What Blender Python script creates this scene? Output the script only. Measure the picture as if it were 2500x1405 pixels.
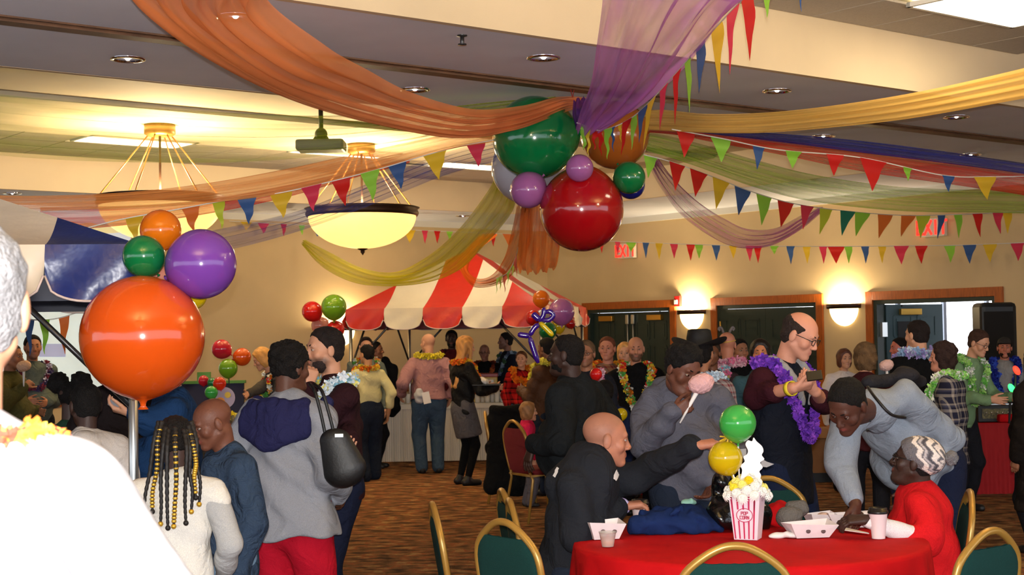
import bpy, bmesh, math, random
import numpy as np
from mathutils import Vector, Matrix

for o in list(bpy.data.objects): bpy.data.objects.remove(o)
SC = bpy.context.scene
COL = SC.collection
random.seed(7)
RNG = np.random.default_rng(11)

# ------------------------------------------------------------------ camera
FPX, PITCH, ROLL, HC = 3630.0, 0.0313, 0.0163, 1.68      # focal length in px of a 2500 px wide frame
cp, sp, cr, sr = math.cos(PITCH), math.sin(PITCH), math.cos(ROLL), math.sin(ROLL)
RIGHT = np.array([cr, sr*sp, -sr*cp]); UP = np.array([sr, -cr*sp, cr*cp]); FWD = np.array([0, cp, sp])
EYE = np.array([0., 0., HC])
cam_data = bpy.data.cameras.new('camera'); cam = bpy.data.objects.new('camera', cam_data); COL.objects.link(cam)
cam_data.sensor_width = 36.0; cam_data.lens = FPX/2500*36.0; cam_data.clip_end = 200
cam_data.dof.use_dof = True; cam_data.dof.focus_distance = 7.6; cam_data.dof.aperture_fstop = 9.0
M4 = Matrix.Identity(4)
for i in range(3):
    M4[i][0], M4[i][1], M4[i][2], M4[i][3] = RIGHT[i], UP[i], -FWD[i], EYE[i]
cam.matrix_world = M4
SC.camera = cam

# ------------------------------------------------------------------ world, lights, exposure
W = bpy.data.worlds.new('world'); SC.world = W; W.use_nodes = True
bg = W.node_tree.nodes['Background']; bg.inputs[0].default_value = (0.80, 0.88, 1.0, 1); bg.inputs[1].default_value = 2.6
SC.view_settings.view_transform = 'Standard'; SC.view_settings.look = 'None'
SC.view_settings.exposure = 0.0; SC.view_settings.gamma = 1.0; SC.view_settings.use_curve_mapping = False
def light(name, kind, loc, power, col, size=0.1, rot=None, **kw):
    l = bpy.data.lights.new(name, kind); l.energy = power; l.color = col
    if kind == 'AREA': l.size = size
    else: l.shadow_soft_size = size
    for k, v in kw.items(): setattr(l, k, v)
    o = bpy.data.objects.new(name, l); COL.objects.link(o); o.location = loc
    if rot is not None: o.rotation_euler = rot
    return o
FLASH = light('camera_flash', 'SPOT', tuple(EYE + 0.09*UP - 0.06*FWD), 1350, (1.0, 0.97, 0.93), 0.025, spot_size=math.radians(62), spot_blend=0.6)
FLASH.rotation_euler = M4.to_euler()

# ------------------------------------------------------------------ pixel -> place helpers
def ray(px, py): return (px-1250)/FPX*RIGHT - (py-702.5)/FPX*UP + FWD
def P(px, py, Y):                      # the point seen at (px,py) that lies Y metres ahead
    d = ray(px, py); return EYE + d*(Y/d[1])
def PH(px, py, z):                     # the point seen at (px,py) at height z
    d = ray(px, py); return EYE + d*((z-HC)/d[2])
def SCL(Y): return FPX/Y               # px per metre at Y
TH = math.radians(51.3)
U2 = np.array([math.sin(TH), math.cos(TH), 0.]); V2 = np.array([-math.cos(TH), math.sin(TH), 0.])
ZU = np.array([0., 0., 1.])
def uvz(u, v, z): return u*U2 + v*V2 + z*ZU
def PU(px, py, u):                     # ray meets the plane U = u
    d = ray(px, py); return EYE + d*((u - EYE@U2)/(d@U2))
def PV(px, py, v):
    d = ray(px, py); return EYE + d*((v - EYE@V2)/(d@V2))

# ------------------------------------------------------------------ materials
def lin(c):
    return tuple((x/255/12.92) if x/255 <= 0.04045 else ((x/255+0.055)/1.055)**2.4 for x in c)
MATS = {}
def newmat(name):
    m = bpy.data.materials.new(name); m.use_nodes = True
    n = m.node_tree.nodes; b = n['Principled BSDF']; return m, n, m.node_tree.links, b
def mat(name, col, rough=0.6, metal=0.0, bump=0.0, bscale=40, var=0.0, vscale=8, emit=None, estr=0, spec=0.5, sheen=0.0, coat=0.0, trans=0.0, alpha=1.0, stretch=None):
    if name in MATS: return MATS[name]
    m, n, L, b = newmat(name); c = lin(col)
    b.inputs['Base Color'].default_value = (*c, 1); b.inputs['Roughness'].default_value = rough; b.inputs['Metallic'].default_value = metal
    b.inputs['Specular IOR Level'].default_value = spec
    if sheen: b.inputs['Sheen Weight'].default_value = sheen
    if coat: b.inputs['Coat Weight'].default_value = coat; b.inputs['Coat Roughness'].default_value = 0.05
    if trans: b.inputs['Transmission Weight'].default_value = trans
    if alpha < 1: b.inputs['Alpha'].default_value = alpha
    if emit is not None:
        b.inputs['Emission Color'].default_value = (*lin(emit), 1); b.inputs['Emission Strength'].default_value = estr
    tc = None
    if bump or var:
        tc = n.new('ShaderNodeTexCoord'); src = tc.outputs['Object']
        if stretch:
            mp = n.new('ShaderNodeMapping'); mp.inputs['Scale'].default_value = stretch; L.new(src, mp.inputs[0]); src = mp.outputs[0]
    if var:
        t = n.new('ShaderNodeTexNoise'); t.inputs['Scale'].default_value = vscale; t.inputs['Detail'].default_value = 4; L.new(src, t.inputs['Vector'])
        r = n.new('ShaderNodeValToRGB'); L.new(t.outputs['Fac'], r.inputs[0])
        r.color_ramp.elements[0].position = 0.3; r.color_ramp.elements[1].position = 0.7
        r.color_ramp.elements[0].color = (*[x*(1-var) for x in c], 1); r.color_ramp.elements[1].color = (*[min(1, x*(1+var)) for x in c], 1)
        L.new(r.outputs[0], b.inputs['Base Color'])
    if bump:
        t = n.new('ShaderNodeTexNoise'); t.inputs['Scale'].default_value = bscale; t.inputs['Detail'].default_value = 3; L.new(src, t.inputs['Vector'])
        bp = n.new('ShaderNodeBump'); bp.inputs['Strength'].default_value = bump; bp.inputs['Distance'].default_value = 0.02; L.new(t.outputs['Fac'], bp.inputs['Height']); L.new(bp.outputs[0], b.inputs['Normal'])
    MATS[name] = m; return m
def cloth(name, col, rough=0.85, bump=0.5, bscale=9, var=0.12):
    n_ = 'cloth_'+name
    if n_ in MATS: return MATS[n_]
    m, n, L, b = newmat(n_); c = lin(col); b.inputs['Roughness'].default_value = rough; b.inputs['Specular IOR Level'].default_value = .15
    tc = n.new('ShaderNodeTexCoord'); nz = []
    for sc, dt, ds in ((bscale, 3, 1.2), (330, 1, 0)):       # folds, weave
        t = n.new('ShaderNodeTexNoise'); t.inputs['Scale'].default_value = sc; t.inputs['Detail'].default_value = dt; t.inputs['Distortion'].default_value = ds; L.new(tc.outputs['Object'], t.inputs['Vector']); nz.append(t)
    ma = n.new('ShaderNodeMath'); ma.operation = 'MULTIPLY_ADD'; ma.inputs[1].default_value = .05; L.new(nz[1].outputs['Fac'], ma.inputs[0]); L.new(nz[0].outputs['Fac'], ma.inputs[2])
    bp = n.new('ShaderNodeBump'); bp.inputs['Strength'].default_value = min(1, bump*1.5); bp.inputs['Distance'].default_value = .035; L.new(ma.outputs[0], bp.inputs['Height']); L.new(bp.outputs[0], b.inputs['Normal'])
    r = n.new('ShaderNodeValToRGB'); r.color_ramp.elements[0].position = .3; r.color_ramp.elements[1].position = .7; r.color_ramp.elements[0].color = (*[x*(1-var) for x in c], 1); r.color_ramp.elements[1].color = (*[min(1, x*(1+var)) for x in c], 1)
    L.new(nz[1].outputs['Fac'], r.inputs[0]); L.new(r.outputs[0], b.inputs['Base Color']); MATS[n_] = m; return m
def vcmat(name, rough=0.55, spec=0.4, bump=0.0, bscale=60, sss=0.0):
    if name in MATS: return MATS[name]
    m, n, L, b = newmat(name); a = n.new('ShaderNodeAttribute'); a.attribute_name = 'Col'
    L.new(a.outputs['Color'], b.inputs['Base Color']); b.inputs['Roughness'].default_value = rough; b.inputs['Specular IOR Level'].default_value = spec
    if sss: b.inputs['Subsurface Weight'].default_value = sss; b.inputs['Subsurface Radius'].default_value = (0.012, 0.005, 0.003)
    if bump:
        tc = n.new('ShaderNodeTexCoord'); t = n.new('ShaderNodeTexNoise'); t.inputs['Scale'].default_value = bscale; L.new(tc.outputs['Object'], t.inputs['Vector'])
        bp = n.new('ShaderNodeBump'); bp.inputs['Strength'].default_value = bump; bp.inputs['Distance'].default_value = 0.01; L.new(t.outputs['Fac'], bp.inputs['Height']); L.new(bp.outputs[0], b.inputs['Normal'])
    MATS[name] = m; return m

# ------------------------------------------------------------------ mesh helpers
class MB:
    """collects shapes of ONE part"""
    def __init__(s): s.v = []; s.f = []; s.mi = []
    def add(s, vs, fs, mi=0):
        o = len(s.v); s.v += [tuple(map(float, v)) for v in vs]; s.f += [tuple(i+o for i in f) for f in fs]; s.mi += [mi]*len(fs); return s
    def box(s, c, half, ax=None, mi=0):
        ax = ax or ((1, 0, 0), (0, 1, 0), (0, 0, 1)); c = np.array(c, float); ax = [np.array(a, float)*h for a, h in zip(ax, half)]
        vs = [c + x*ax[0] + y*ax[1] + z*ax[2] for x in (-1, 1) for y in (-1, 1) for z in (-1, 1)]
        return s.add(vs, [(0, 1, 3, 2), (4, 6, 7, 5), (0, 4, 5, 1), (2, 3, 7, 6), (0, 2, 6, 4), (1, 5, 7, 3)], mi)
    def uvbox(s, u0, u1, v0, v1, z0, z1, mi=0):
        return s.box(uvz((u0+u1)/2, (v0+v1)/2, (z0+z1)/2), (abs(u1-u0)/2, abs(v1-v0)/2, abs(z1-z0)/2), (U2, V2, ZU), mi)
    def tube(s, pts, r, n=8, caps=True, mi=0, closed=False):
        pts = [np.array(p, float) for p in pts]; m = len(pts); rs = r if hasattr(r, '__len__') else [r]*m; vs = []; prev = None
        for i, p in enumerate(pts):
            a = pts[(i-1) % m if closed else max(i-1, 0)]; b = pts[(i+1) % m if closed else min(i+1, m-1)]
            t = b-a; t /= (np.linalg.norm(t)+1e-9)
            if prev is None: x = np.cross(t, (0, 0, 1) if abs(t[2]) < .9 else (1, 0, 0))
            else: x = prev - t*(prev@t)
            x /= (np.linalg.norm(x)+1e-9); prev = x; y = np.cross(t, x)
            vs += [p + rs[i]*(math.cos(2*math.pi*k/n)*x + math.sin(2*math.pi*k/n)*y) for k in range(n)]
        fs = []
        for i in range(m if closed else m-1):
            j = (i+1) % m
            fs += [(i*n+k, i*n+(k+1) % n, j*n+(k+1) % n, j*n+k) for k in range(n)]
        if caps and not closed: fs += [tuple(range(n-1, -1, -1)), tuple((m-1)*n+k for k in range(n))]
        return s.add(vs, fs, mi)
    def lathe(s, prof, c=(0, 0, 0), n=24, mi=0, ax=None, arc=None):
        """prof: (r,z) pairs"""
        c = np.array(c, float); X, Y, Z = [np.array(a, float) for a in (ax or ((1, 0, 0), (0, 1, 0), (0, 0, 1)))]
        a0, a1 = arc or (0, 2*math.pi); full = arc is None; cols = n if full else n+1; vs = []
        for r, z in prof:
            for k in range(cols):
                t = a0 + (a1-a0)*k/n; vs.append(c + r*math.cos(t)*X + r*math.sin(t)*Y + z*Z)
        fs = []
        for i in range(len(prof)-1):
            for k in range(n):
                k2 = (k+1) % cols; fs.append((i*cols+k, i*cols+k2, (i+1)*cols+k2, (i+1)*cols+k))
        return s.add(vs, fs, mi)
    def prism(s, poly, d, mi=0):
        """poly: 3D loop, d: extrusion vector"""
        n = len(poly); d = np.array(d, float); vs = [np.array(p, float) for p in poly]; vs = vs + [p+d for p in vs]
        return s.add(vs, [tuple(range(n-1, -1, -1)), tuple(range(n, 2*n))] + [(i, (i+1) % n, n+(i+1) % n, n+i) for i in range(n)], mi)
    def sphere(s, c, r, n=16, m=10, ax=None, mi=0):
        c = np.array(c, float); X, Y, Z = [np.array(a, float) for a in (ax or ((1, 0, 0), (0, 1, 0), (0, 0, 1)))]
        r = r if hasattr(r, '__len__') else (r, r, r)
        vs = [c + Z*r[2]]
        for i in range(1, m):
            a = math.pi*i/m
            vs += [c + math.sin(a)*math.cos(2*math.pi*k/n)*r[0]*X + math.sin(a)*math.sin(2*math.pi*k/n)*r[1]*Y + math.cos(a)*r[2]*Z for k in range(n)]
        vs.append(c - Z*r[2]); e = len(vs)-1
        fs = [(0, 1+k, 1+(k+1) % n) for k in range(n)]
        for i in range(m-2): fs += [(1+i*n+k, 1+(i+1)*n+k, 1+(i+1)*n+(k+1) % n, 1+i*n+(k+1) % n) for k in range(n)]
        fs += [(e, 1+(m-2)*n+(k+1) % n, 1+(m-2)*n+k) for k in range(n)]
        return s.add(vs, fs, mi)
    def mesh(s, name, mats, smooth=False, org=None):
        me = bpy.data.meshes.new(name); v = np.array(s.v, float)
        if org is not None: v = v - np.array(org)
        me.from_pydata(v.tolist(), [], s.f)
        for m in (mats if isinstance(mats, (list, tuple)) else [mats]): me.materials.append(m)
        me.polygons.foreach_set('material_index', s.mi)
        if smooth: me.polygons.foreach_set('use_smooth', [True]*len(s.f))
        me.update(); return me
def org_of(parent):
    return np.array(parent['_org']) if parent is not None and '_org' in parent else np.zeros(3)
def link(name, me, parent=None):
    o = bpy.data.objects.new(name, me); COL.objects.link(o)
    if parent is not None: o.parent = parent
    return o
def build(name, mb, m, parent=None, smooth=False, bevel=0, at=None):
    """one part (parent given) or a one-mesh thing; coordinates are in the world"""
    if parent is not None: g = np.array(parent.get('_w', (0, 0, 0)), float)
    else: g = np.zeros(3)
    if at is not None or parent is None:
        v = np.array(mb.v); c = np.array(at) if at is not None else np.array([(v[:, 0].min()+v[:, 0].max())/2, (v[:, 1].min()+v[:, 1].max())/2, v[:, 2].min()])
    else: c = g
    o = link(name, mb.mesh(name, m, smooth, c), parent); o.location = Vector(c-g); o['_w'] = [float(x) for x in c]
    if bevel:
        b = o.modifiers.new('bevel', 'BEVEL'); b.width = bevel; b.segments = 2; b.limit_method = 'ANGLE'; b.angle_limit = math.radians(40)
    return o
def empty(name, loc):
    o = bpy.data.objects.new(name, None); COL.objects.link(o); o.location = Vector(loc); o.empty_display_size = 0.1
    o['_w'] = [float(x) for x in loc]; return o
def tag(o, label, cat, group=None, kind=None):
    o['label'] = label; o['category'] = cat
    if group: o['group'] = group
    if kind: o['kind'] = kind
    return o
def struct(o, label, cat):
    o['kind'] = 'structure'; o['label'] = label; o['category'] = cat; return o
def copy_tree(o, parent=None):
    c = o.copy(); COL.objects.link(c); c.parent = parent
    for ch in o.children: copy_tree(ch, c)
    return c
def catmull(pts, n):
    pts = [np.array(p, float) for p in pts]; pts = [2*pts[0]-pts[1]] + pts + [2*pts[-1]-pts[-2]]; out = []; m = len(pts)-3
    for q in range(n+1):
        x = q/n*m; i = min(int(x), m-1); t = x-i; a, b, c, d = pts[i:i+4]
        out.append(0.5*((2*b) + (c-a)*t + (2*a-5*b+4*c-d)*t*t + (3*b-a-3*c+d)*t**3))
    return out

# ------------------------------------------------------------------ smooth solid modelling (for bodies, clothes and soft things)
EDG = [(0, 1), (2, 3), (4, 5), (6, 7), (0, 2), (1, 3), (4, 6), (5, 7), (0, 4), (1, 5), (2, 6), (3, 7)]
OFF = np.array([[i >> 2 & 1, i >> 1 & 1, i & 1] for i in range(8)])
def surfnet(F, org, h):
    s = F < 0; nx, ny, nz = F.shape
    c = np.zeros((nx-1, ny-1, nz-1), np.int8)
    for o in OFF: c += s[o[0]:nx-1+o[0], o[1]:ny-1+o[1], o[2]:nz-1+o[2]]
    act = np.argwhere((c > 0) & (c < 8))
    if len(act) == 0: return np.zeros((0, 3)), np.zeros((0, 4), int)
    idx = np.full(c.shape, -1, np.int32); idx[act[:, 0], act[:, 1], act[:, 2]] = np.arange(len(act))
    val = np.stack([F[act[:, 0]+o[0], act[:, 1]+o[1], act[:, 2]+o[2]] for o in OFF], 1)
    acc = np.zeros((len(act), 3)); cnt = np.zeros(len(act))
    for a, b in EDG:
        va, vb = val[:, a], val[:, b]; m = (va < 0) != (vb < 0)
        t = np.where(m, va/np.where(m, va-vb, 1), 0)
        acc += np.where(m[:, None], OFF[a] + t[:, None]*(OFF[b]-OFF[a]), 0); cnt += m
    V = org + (act + acc/cnt[:, None])*h
    Q = []
    for ax in range(3):
        sl0 = [slice(None)]*3; sl1 = [slice(None)]*3; sl0[ax] = slice(0, -1); sl1[ax] = slice(1, None)
        ch = s[tuple(sl0)] != s[tuple(sl1)]; e = np.argwhere(ch)
        b1, b2 = [(1, 2), (2, 0), (0, 1)][ax]; lim = np.array(c.shape)
        ok = (e[:, b1] > 0) & (e[:, b2] > 0) & (e[:, b1] < lim[b1]) & (e[:, b2] < lim[b2]); e = e[ok]
        d1 = np.zeros(3, int); d1[b1] = 1; d2 = np.zeros(3, int); d2[b2] = 1
        q = np.stack([idx[tuple((e-d).T)] for d in (d1+d2, d2, np.zeros(3, int), d1)], 1)
        neg = s[tuple(e.T)]; q[~neg] = q[~neg][:, ::-1]; Q.append(q)
    return V, np.concatenate(Q)
class Field:
    def __init__(s): s.ops = []
    def cone(s, a, b, ra, rb=None, k=0.02, flat=None, fs=1.0, sub=False):
        a = np.array(a, float); b = np.array(b, float); rb = ra if rb is None else rb; r = max(ra, rb)
        s.ops.append(('c', np.minimum(a, b)-r, np.maximum(a, b)+r, (a, b, ra, rb, None if flat is None else np.array(flat, float), fs), k, sub)); return s
    def ell(s, c, r, ax=None, k=0.02, sub=False):
        c = np.array(c, float); r = np.array(r if hasattr(r, '__len__') else (r, r, r), float); ax = np.eye(3) if ax is None else np.array(ax, float)
        e = np.sqrt(((ax*r[:, None])**2).sum(0)); s.ops.append(('e', c-e, c+e, (c, r, ax), k, sub)); return s
    def cut(s, p, n, k=0.004):                      # keep the side n points away from
        s.ops.append(('p', None, None, (np.array(p, float), np.array(n, float)/np.linalg.norm(n)), k, True)); return s
    def cham(s, fn): s.ops.append(('f', None, None, fn, 0, True)); return s
    def bounds(s):
        lo = np.min([o[1] for o in s.ops if o[1] is not None and not o[5]], 0); hi = np.max([o[2] for o in s.ops if o[1] is not None and not o[5]], 0); return lo, hi
    def at(s, pts):
        x, y, z = np.array(pts, float).T; F = np.full(len(x), 0.3)
        for kind, a, b, g, k, sub in s.ops:
            if kind == 'c':
                A, B, ra, rb, fl, fs = g; d = B-A; p = np.stack([x, y, z], 1)-A; t = np.clip(p@d/(d@d+1e-9), 0, 1); p = p-t[:, None]*d; q = (p*p).sum(1)
                if fl is not None: q = q+(fs*fs-1)*(p@fl)**2
                D = np.sqrt(q)-(ra+(rb-ra)*t)
            elif kind == 'e':
                c, r, ax = g; w = (np.stack([x, y, z], 1)-c)@ax.T; k0 = np.sqrt(((w/r)**2).sum(1)); D = k0*(k0-1)/np.maximum(np.sqrt(((w/r**2)**2).sum(1)), 1e-6)
            else: continue
            if sub: continue
            hh = np.maximum(k-np.abs(F-D), 0)/k; F = np.minimum(F, D)-hh*hh*k*0.25
        return F
    def snap(s, pts, dist, it=6):
        p = np.array(pts, float); e = 2e-3
        for _ in range(it):
            d = s.at(p); g = np.stack([(s.at(p+e*np.eye(3)[i])-d)/e for i in range(3)], 1); g /= (np.linalg.norm(g, axis=1, keepdims=True)+1e-6); p = p-(np.clip(d-dist, -.05, .05))[:, None]*g
        return p
    def mesh(s, h, lo=None, hi=None, disp=None):
        l, u = s.bounds(); pad = 3*h
        l = l-pad if lo is None else np.maximum(l-pad, lo); u = u+pad if hi is None else np.minimum(u+pad, hi)
        n = np.maximum(np.ceil((u-l)/h).astype(int)+1, 4)
        X = [l[i] + h*np.arange(n[i], dtype=np.float32) for i in range(3)]
        F = np.full(n, 0.2, np.float32)
        for kind, a, b, g, k, sub in s.ops:
            if kind in 'ce':
                m = (0.03 if not sub else 0.01)+k
                i0 = np.clip(np.floor((a-m-l)/h).astype(int), 0, n); i1 = np.clip(np.ceil((b+m-l)/h).astype(int)+1, 0, n)
                if (i1 <= i0).any(): continue
                S = tuple(slice(i0[q], i1[q]) for q in range(3))
                x = X[0][S[0]][:, None, None]; y = X[1][S[1]][None, :, None]; z = X[2][S[2]][None, None, :]
                if kind == 'c':
                    A, B, ra, rb, fl, fs = g; d = B-A; L2 = float(d@d)+1e-9
                    px, py, pz = x-A[0], y-A[1], z-A[2]
                    t = np.clip((px*d[0]+py*d[1]+pz*d[2])/L2, 0, 1)
                    px = px-t*d[0]; py = py-t*d[1]; pz = pz-t*d[2]
                    q = px*px+py*py+pz*pz
                    if fl is not None:
                        w = px*fl[0]+py*fl[1]+pz*fl[2]; q = q+(fs*fs-1)*w*w
                    D = np.sqrt(q) - (ra+(rb-ra)*t)
                    if fl is not None: D = D/math.sqrt(fs)
                else:
                    c, r, ax = g; px, py, pz = x-c[0], y-c[1], z-c[2]; q0 = 0; q1 = 0
                    for j in range(3):
                        w = px*ax[j][0]+py*ax[j][1]+pz*ax[j][2]; q0 = q0+(w/r[j])**2; q1 = q1+(w/r[j]**2)**2
                    k0 = np.sqrt(q0); D = k0*(k0-1)/np.maximum(np.sqrt(q1), 1e-6)
                C = F[S]
                if sub:
                    e = -D; hh = np.maximum(k-np.abs(C-e), 0)/k; F[S] = np.maximum(C, e)+hh*hh*k*0.25
                else:
                    hh = np.maximum(k-np.abs(C-D), 0)/k; F[S] = np.minimum(C, D)-hh*hh*k*0.25
            else:
                x = X[0][:, None, None]; y = X[1][None, :, None]; z = X[2][None, None, :]
                if kind == 'p':
                    p, nn = g; D = (x-p[0])*nn[0]+(y-p[1])*nn[1]+(z-p[2])*nn[2]; hh = np.maximum(k-np.abs(F-D), 0)/k; F = np.maximum(F, D)+hh*hh*k*0.25
                else: F = g(F, x, y, z)
        if disp is not None:
            x = X[0][:, None, None]; y = X[1][None, :, None]; z = X[2][None, None, :]; F = F + disp(x, y, z).astype(np.float32)
        # close the solid where it meets the box, unless clipped on purpose
        if lo is None and hi is None:
            F[0], F[-1], F[:, 0], F[:, -1], F[:, :, 0], F[:, :, -1] = [np.maximum(q, 0.01) for q in (F[0], F[-1], F[:, 0], F[:, -1], F[:, :, 0], F[:, :, -1])]
        return surfnet(F, l, h)
def qmesh(name, VQ, m, cols=None):
    V, Q = VQ; me = bpy.data.meshes.new(name)
    me.vertices.add(len(V)); me.vertices.foreach_set('co', np.ascontiguousarray(V, np.float32).ravel())
    me.loops.add(len(Q)*4); me.loops.foreach_set('vertex_index', Q.astype(np.int32).ravel())
    me.polygons.add(len(Q)); me.polygons.foreach_set('loop_start', np.arange(0, len(Q)*4, 4, dtype=np.int32))
    me.polygons.foreach_set('use_smooth', np.ones(len(Q), bool))
    me.materials.append(m)
    if cols is not None:
        a = me.color_attributes.new('Col', 'FLOAT_COLOR', 'POINT'); a.data.foreach_set('color', np.c_[cols, np.ones(len(V))].astype(np.float32).ravel())
    me.update(calc_edges=True); return me
def soft(name, field, m, h, parent=None, disp=None, cols=None, at=None):
    VQ = field.mesh(h, disp=disp); V, Q = VQ
    if parent is not None: c = np.array(parent['_w'], float)
    else: c = np.array(at, float) if at is not None else np.array([(V[:, 0].min()+V[:, 0].max())/2, (V[:, 1].min()+V[:, 1].max())/2, V[:, 2].min()])
    cc = cols(V) if cols else None
    o = link(name, qmesh(name, (V-c, Q), m, cc), parent); o['_w'] = [float(x) for x in c]
    if parent is None: o.location = Vector(c)
    return o
def wrinkle(amp, sc=1.0, seed=0):
    a = np.random.default_rng(seed).uniform(0, 6.28, 6)
    def f(x, y, z):
        w = 0.6*np.sin(6*sc*z+a[0]+2*np.sin(5*sc*x+a[1]))
        return amp*(np.sin(sc*(26*x+14*z)+a[2]+2*w)*np.sin(sc*(20*y-17*z)+a[3]+w)+0.6*np.sin(sc*(31*z+18*x-9*y)+a[4]+3*w))
    return f
def fuzz(amp, sc=60, seed=0):
    a = np.random.default_rng(seed).uniform(0, 6.28, 6)
    def f(x, y, z):
        return amp*(np.sin(sc*x+a[0]+1.3*np.sin(sc*.7*y))*np.sin(sc*.93*y+a[1]+np.sin(sc*.6*z))*np.sin(sc*1.07*z+a[2]+np.sin(sc*.8*x))*1.6
                    + 0.5*np.sin(2.1*sc*x+a[3])*np.sin(2.3*sc*y+a[4])*np.sin(2.2*sc*z+a[5]))
    return f

# ------------------------------------------------------------------ people
def nrm(v): v = np.array(v, float); return v/(np.linalg.norm(v)+1e-9)
def ik(S, Wt, a, b, hint):
    d = Wt-S; D = np.linalg.norm(d)
    if D > (a+b)*0.999: q = D/((a+b)*0.998); a *= q; b *= q
    x = (a*a-b*b+D*D)/(2*D); y = math.sqrt(max(a*a-x*x, 1e-8)); d = d/D; hn = np.array(hint, float); hn = nrm(hn-d*(hn@d)); return S+d*x+hn*y
SKIN = vcmat('skin', rough=0.5, spec=0.35, bump=0.12, bscale=220)
HAIRM = vcmat('hair_matte', rough=0.75, spec=0.25, bump=0.9, bscale=160)
HAIRS = vcmat('hair_strands', rough=0.5, spec=0.4, bump=0.35, bscale=90)
FLOWER = vcmat('lei_petals', rough=0.7, spec=0.2)
EYEM = vcmat('eye', rough=0.15, spec=0.6)
DARKHAIR = (20, 15, 14); BROWN = (58, 38, 27); BLOND = (190, 140, 80); GREY = (150, 145, 140)
PALE = (206, 150, 120); FAIR = (214, 156, 124); RED = (205, 135, 108); TAN = (168, 112, 82); MID = (128, 80, 55); DARK = (92, 56, 40); DEEP = (62, 40, 32)
def hand_field(F, Wp, d, n, side, hs, curl=(0.35,)*4, thumb=0.3, spread=1.0):
    """Wp wrist, d along the hand, n out of the palm, side=+1 when the thumb lies on +cross(d,n)"""
    d = nrm(d); n = nrm(np.array(n)-d*(np.array(n)@d)); s = np.cross(d, n)*side
    L = lambda x: x*hs
    F.cone(Wp, Wp+d*L(.03), L(.024), L(.024), .01, n, 1.35)
    for q in (-.026, -.009, .009, .026): F.cone(Wp+d*L(.02)+s*L(q*.6), Wp+d*L(.088)+s*L(q), L(.0165), L(.0135), .012)
    ln = (.070, .082, .088, .078)
    for i in range(4):                              # little finger .. index
        b = Wp+d*L(.088)+s*L((-.028, -.0095, .0095, .028)[i]); c = curl[i % len(curl)]; dd = nrm(d+s*(i-1.5)*.09*spread); p = b
        for j, (q, r0, r1) in enumerate(((.44, .0098, .009), (.31, .009, .0082), (.25, .0082, .0068))):
            ang = c*(1.35, 1.5, 1.0)[j]; ca, sa = math.cos(ang), math.sin(ang); nn = nrm(n-dd*(n@dd)); dd = nrm(dd*ca+nn*sa)
            e = p+dd*L(ln[i]*q); k = .9 if i == 0 else 1; F.cone(p, e, L(r0*k), L(r1*k), .003); p = e
    b = Wp+d*L(.022)+s*L(.022); d1 = nrm(d*.75+s*.75*(1-thumb*.5)+n*(.25+thumb*.5)); p = b+d1*L(.045); F.cone(b, p, L(.015), L(.0115), .01)
    d2 = nrm(d1*.9+d*.4+n*thumb*.4-s*thumb*.3); e = p+d2*L(.033); F.cone(p, e, L(.0112), L(.0098), .003); F.cone(e, e+nrm(d2+d*.2-s*thumb*.3)*L(.026), L(.0098), L(.008), .003)
def flower_mesh(pts, r, pal, seed, fl=None):
    rg = np.random.default_rng(seed); V = []; Fc = []; Cc = []
    for i, p in enumerate(pts):
        c = np.array(lin(pal[int(rg.integers(len(pal)))] if not callable(pal) else pal(i/len(pts)))); a = nrm(rg.normal(size=3)); x = nrm(np.cross(a, rg.normal(size=3))); y = np.cross(a, x)
        for lay in range(2):
            o = len(V); n = 15; V.append(p+a*r*.35*(1-2*lay)); Cc.append(c*.8)
            for k in range(n):
                rr = r*(.62 if k % 3 == 0 else 1.0)*rg.uniform(.9, 1.1); t = 2*math.pi*k/n+lay*.5; V.append(p+rr*(math.cos(t)*x+math.sin(t)*y)+a*r*rg.uniform(-.25, .25)+a*r*.3*(1-2*lay)); Cc.append(np.minimum(c*rg.uniform(.85, 1.15), 1))
            Fc += [(o, o+1+k, o+1+(k+1) % n) for k in range(n)]
            x, y, a = y, a, x
    return np.array(V), Fc, np.array(Cc)
def vmesh(name, V, Fc, cols, m, org, parent, smooth=False):
    me = bpy.data.meshes.new(name); me.from_pydata((V-org).tolist(), [], Fc); me.materials.append(m)
    a = me.color_attributes.new('Col', 'FLOAT_COLOR', 'POINT'); a.data.foreach_set('color', np.c_[cols, np.ones(len(V))].astype(np.float32).ravel())
    if smooth: me.polygons.foreach_set('use_smooth', [True]*len(Fc))
    return link(name, me, parent)

class Person: pass
def patch(o, name, quad, Y, m, nu=5, nv=5, lift=.004):
    """thin print or label laid on the garment of person o; quad: four pixel corners"""
    A, B, C, D = [np.array(P(x, y, Y)) for x, y in quad]; g = [A*(1-u)*(1-v)+B*u*(1-v)+C*u*v+D*(1-u)*v for v in np.linspace(0, 1, nv+1) for u in np.linspace(0, 1, nu+1)]
    d = nrm(EYE-np.mean(g, 0)); pts = []
    for p in g:
        ts = np.linspace(-.25, .35, 61); q = o.F.at(np.array([p+d*t for t in ts])); k = np.where(q < 0)[0]; t = ts[k[-1]]+.01 if len(k) else 0; pts.append(p+d*t)
    pts = o.F.snap(pts, lift+.006, 3)
    build(name, MB().add(pts, [(j*(nu+1)+i, j*(nu+1)+i+1, (j+1)*(nu+1)+i+1, (j+1)*(nu+1)+i) for j in range(nv) for i in range(nu)]), m, o.root, True)
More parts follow.
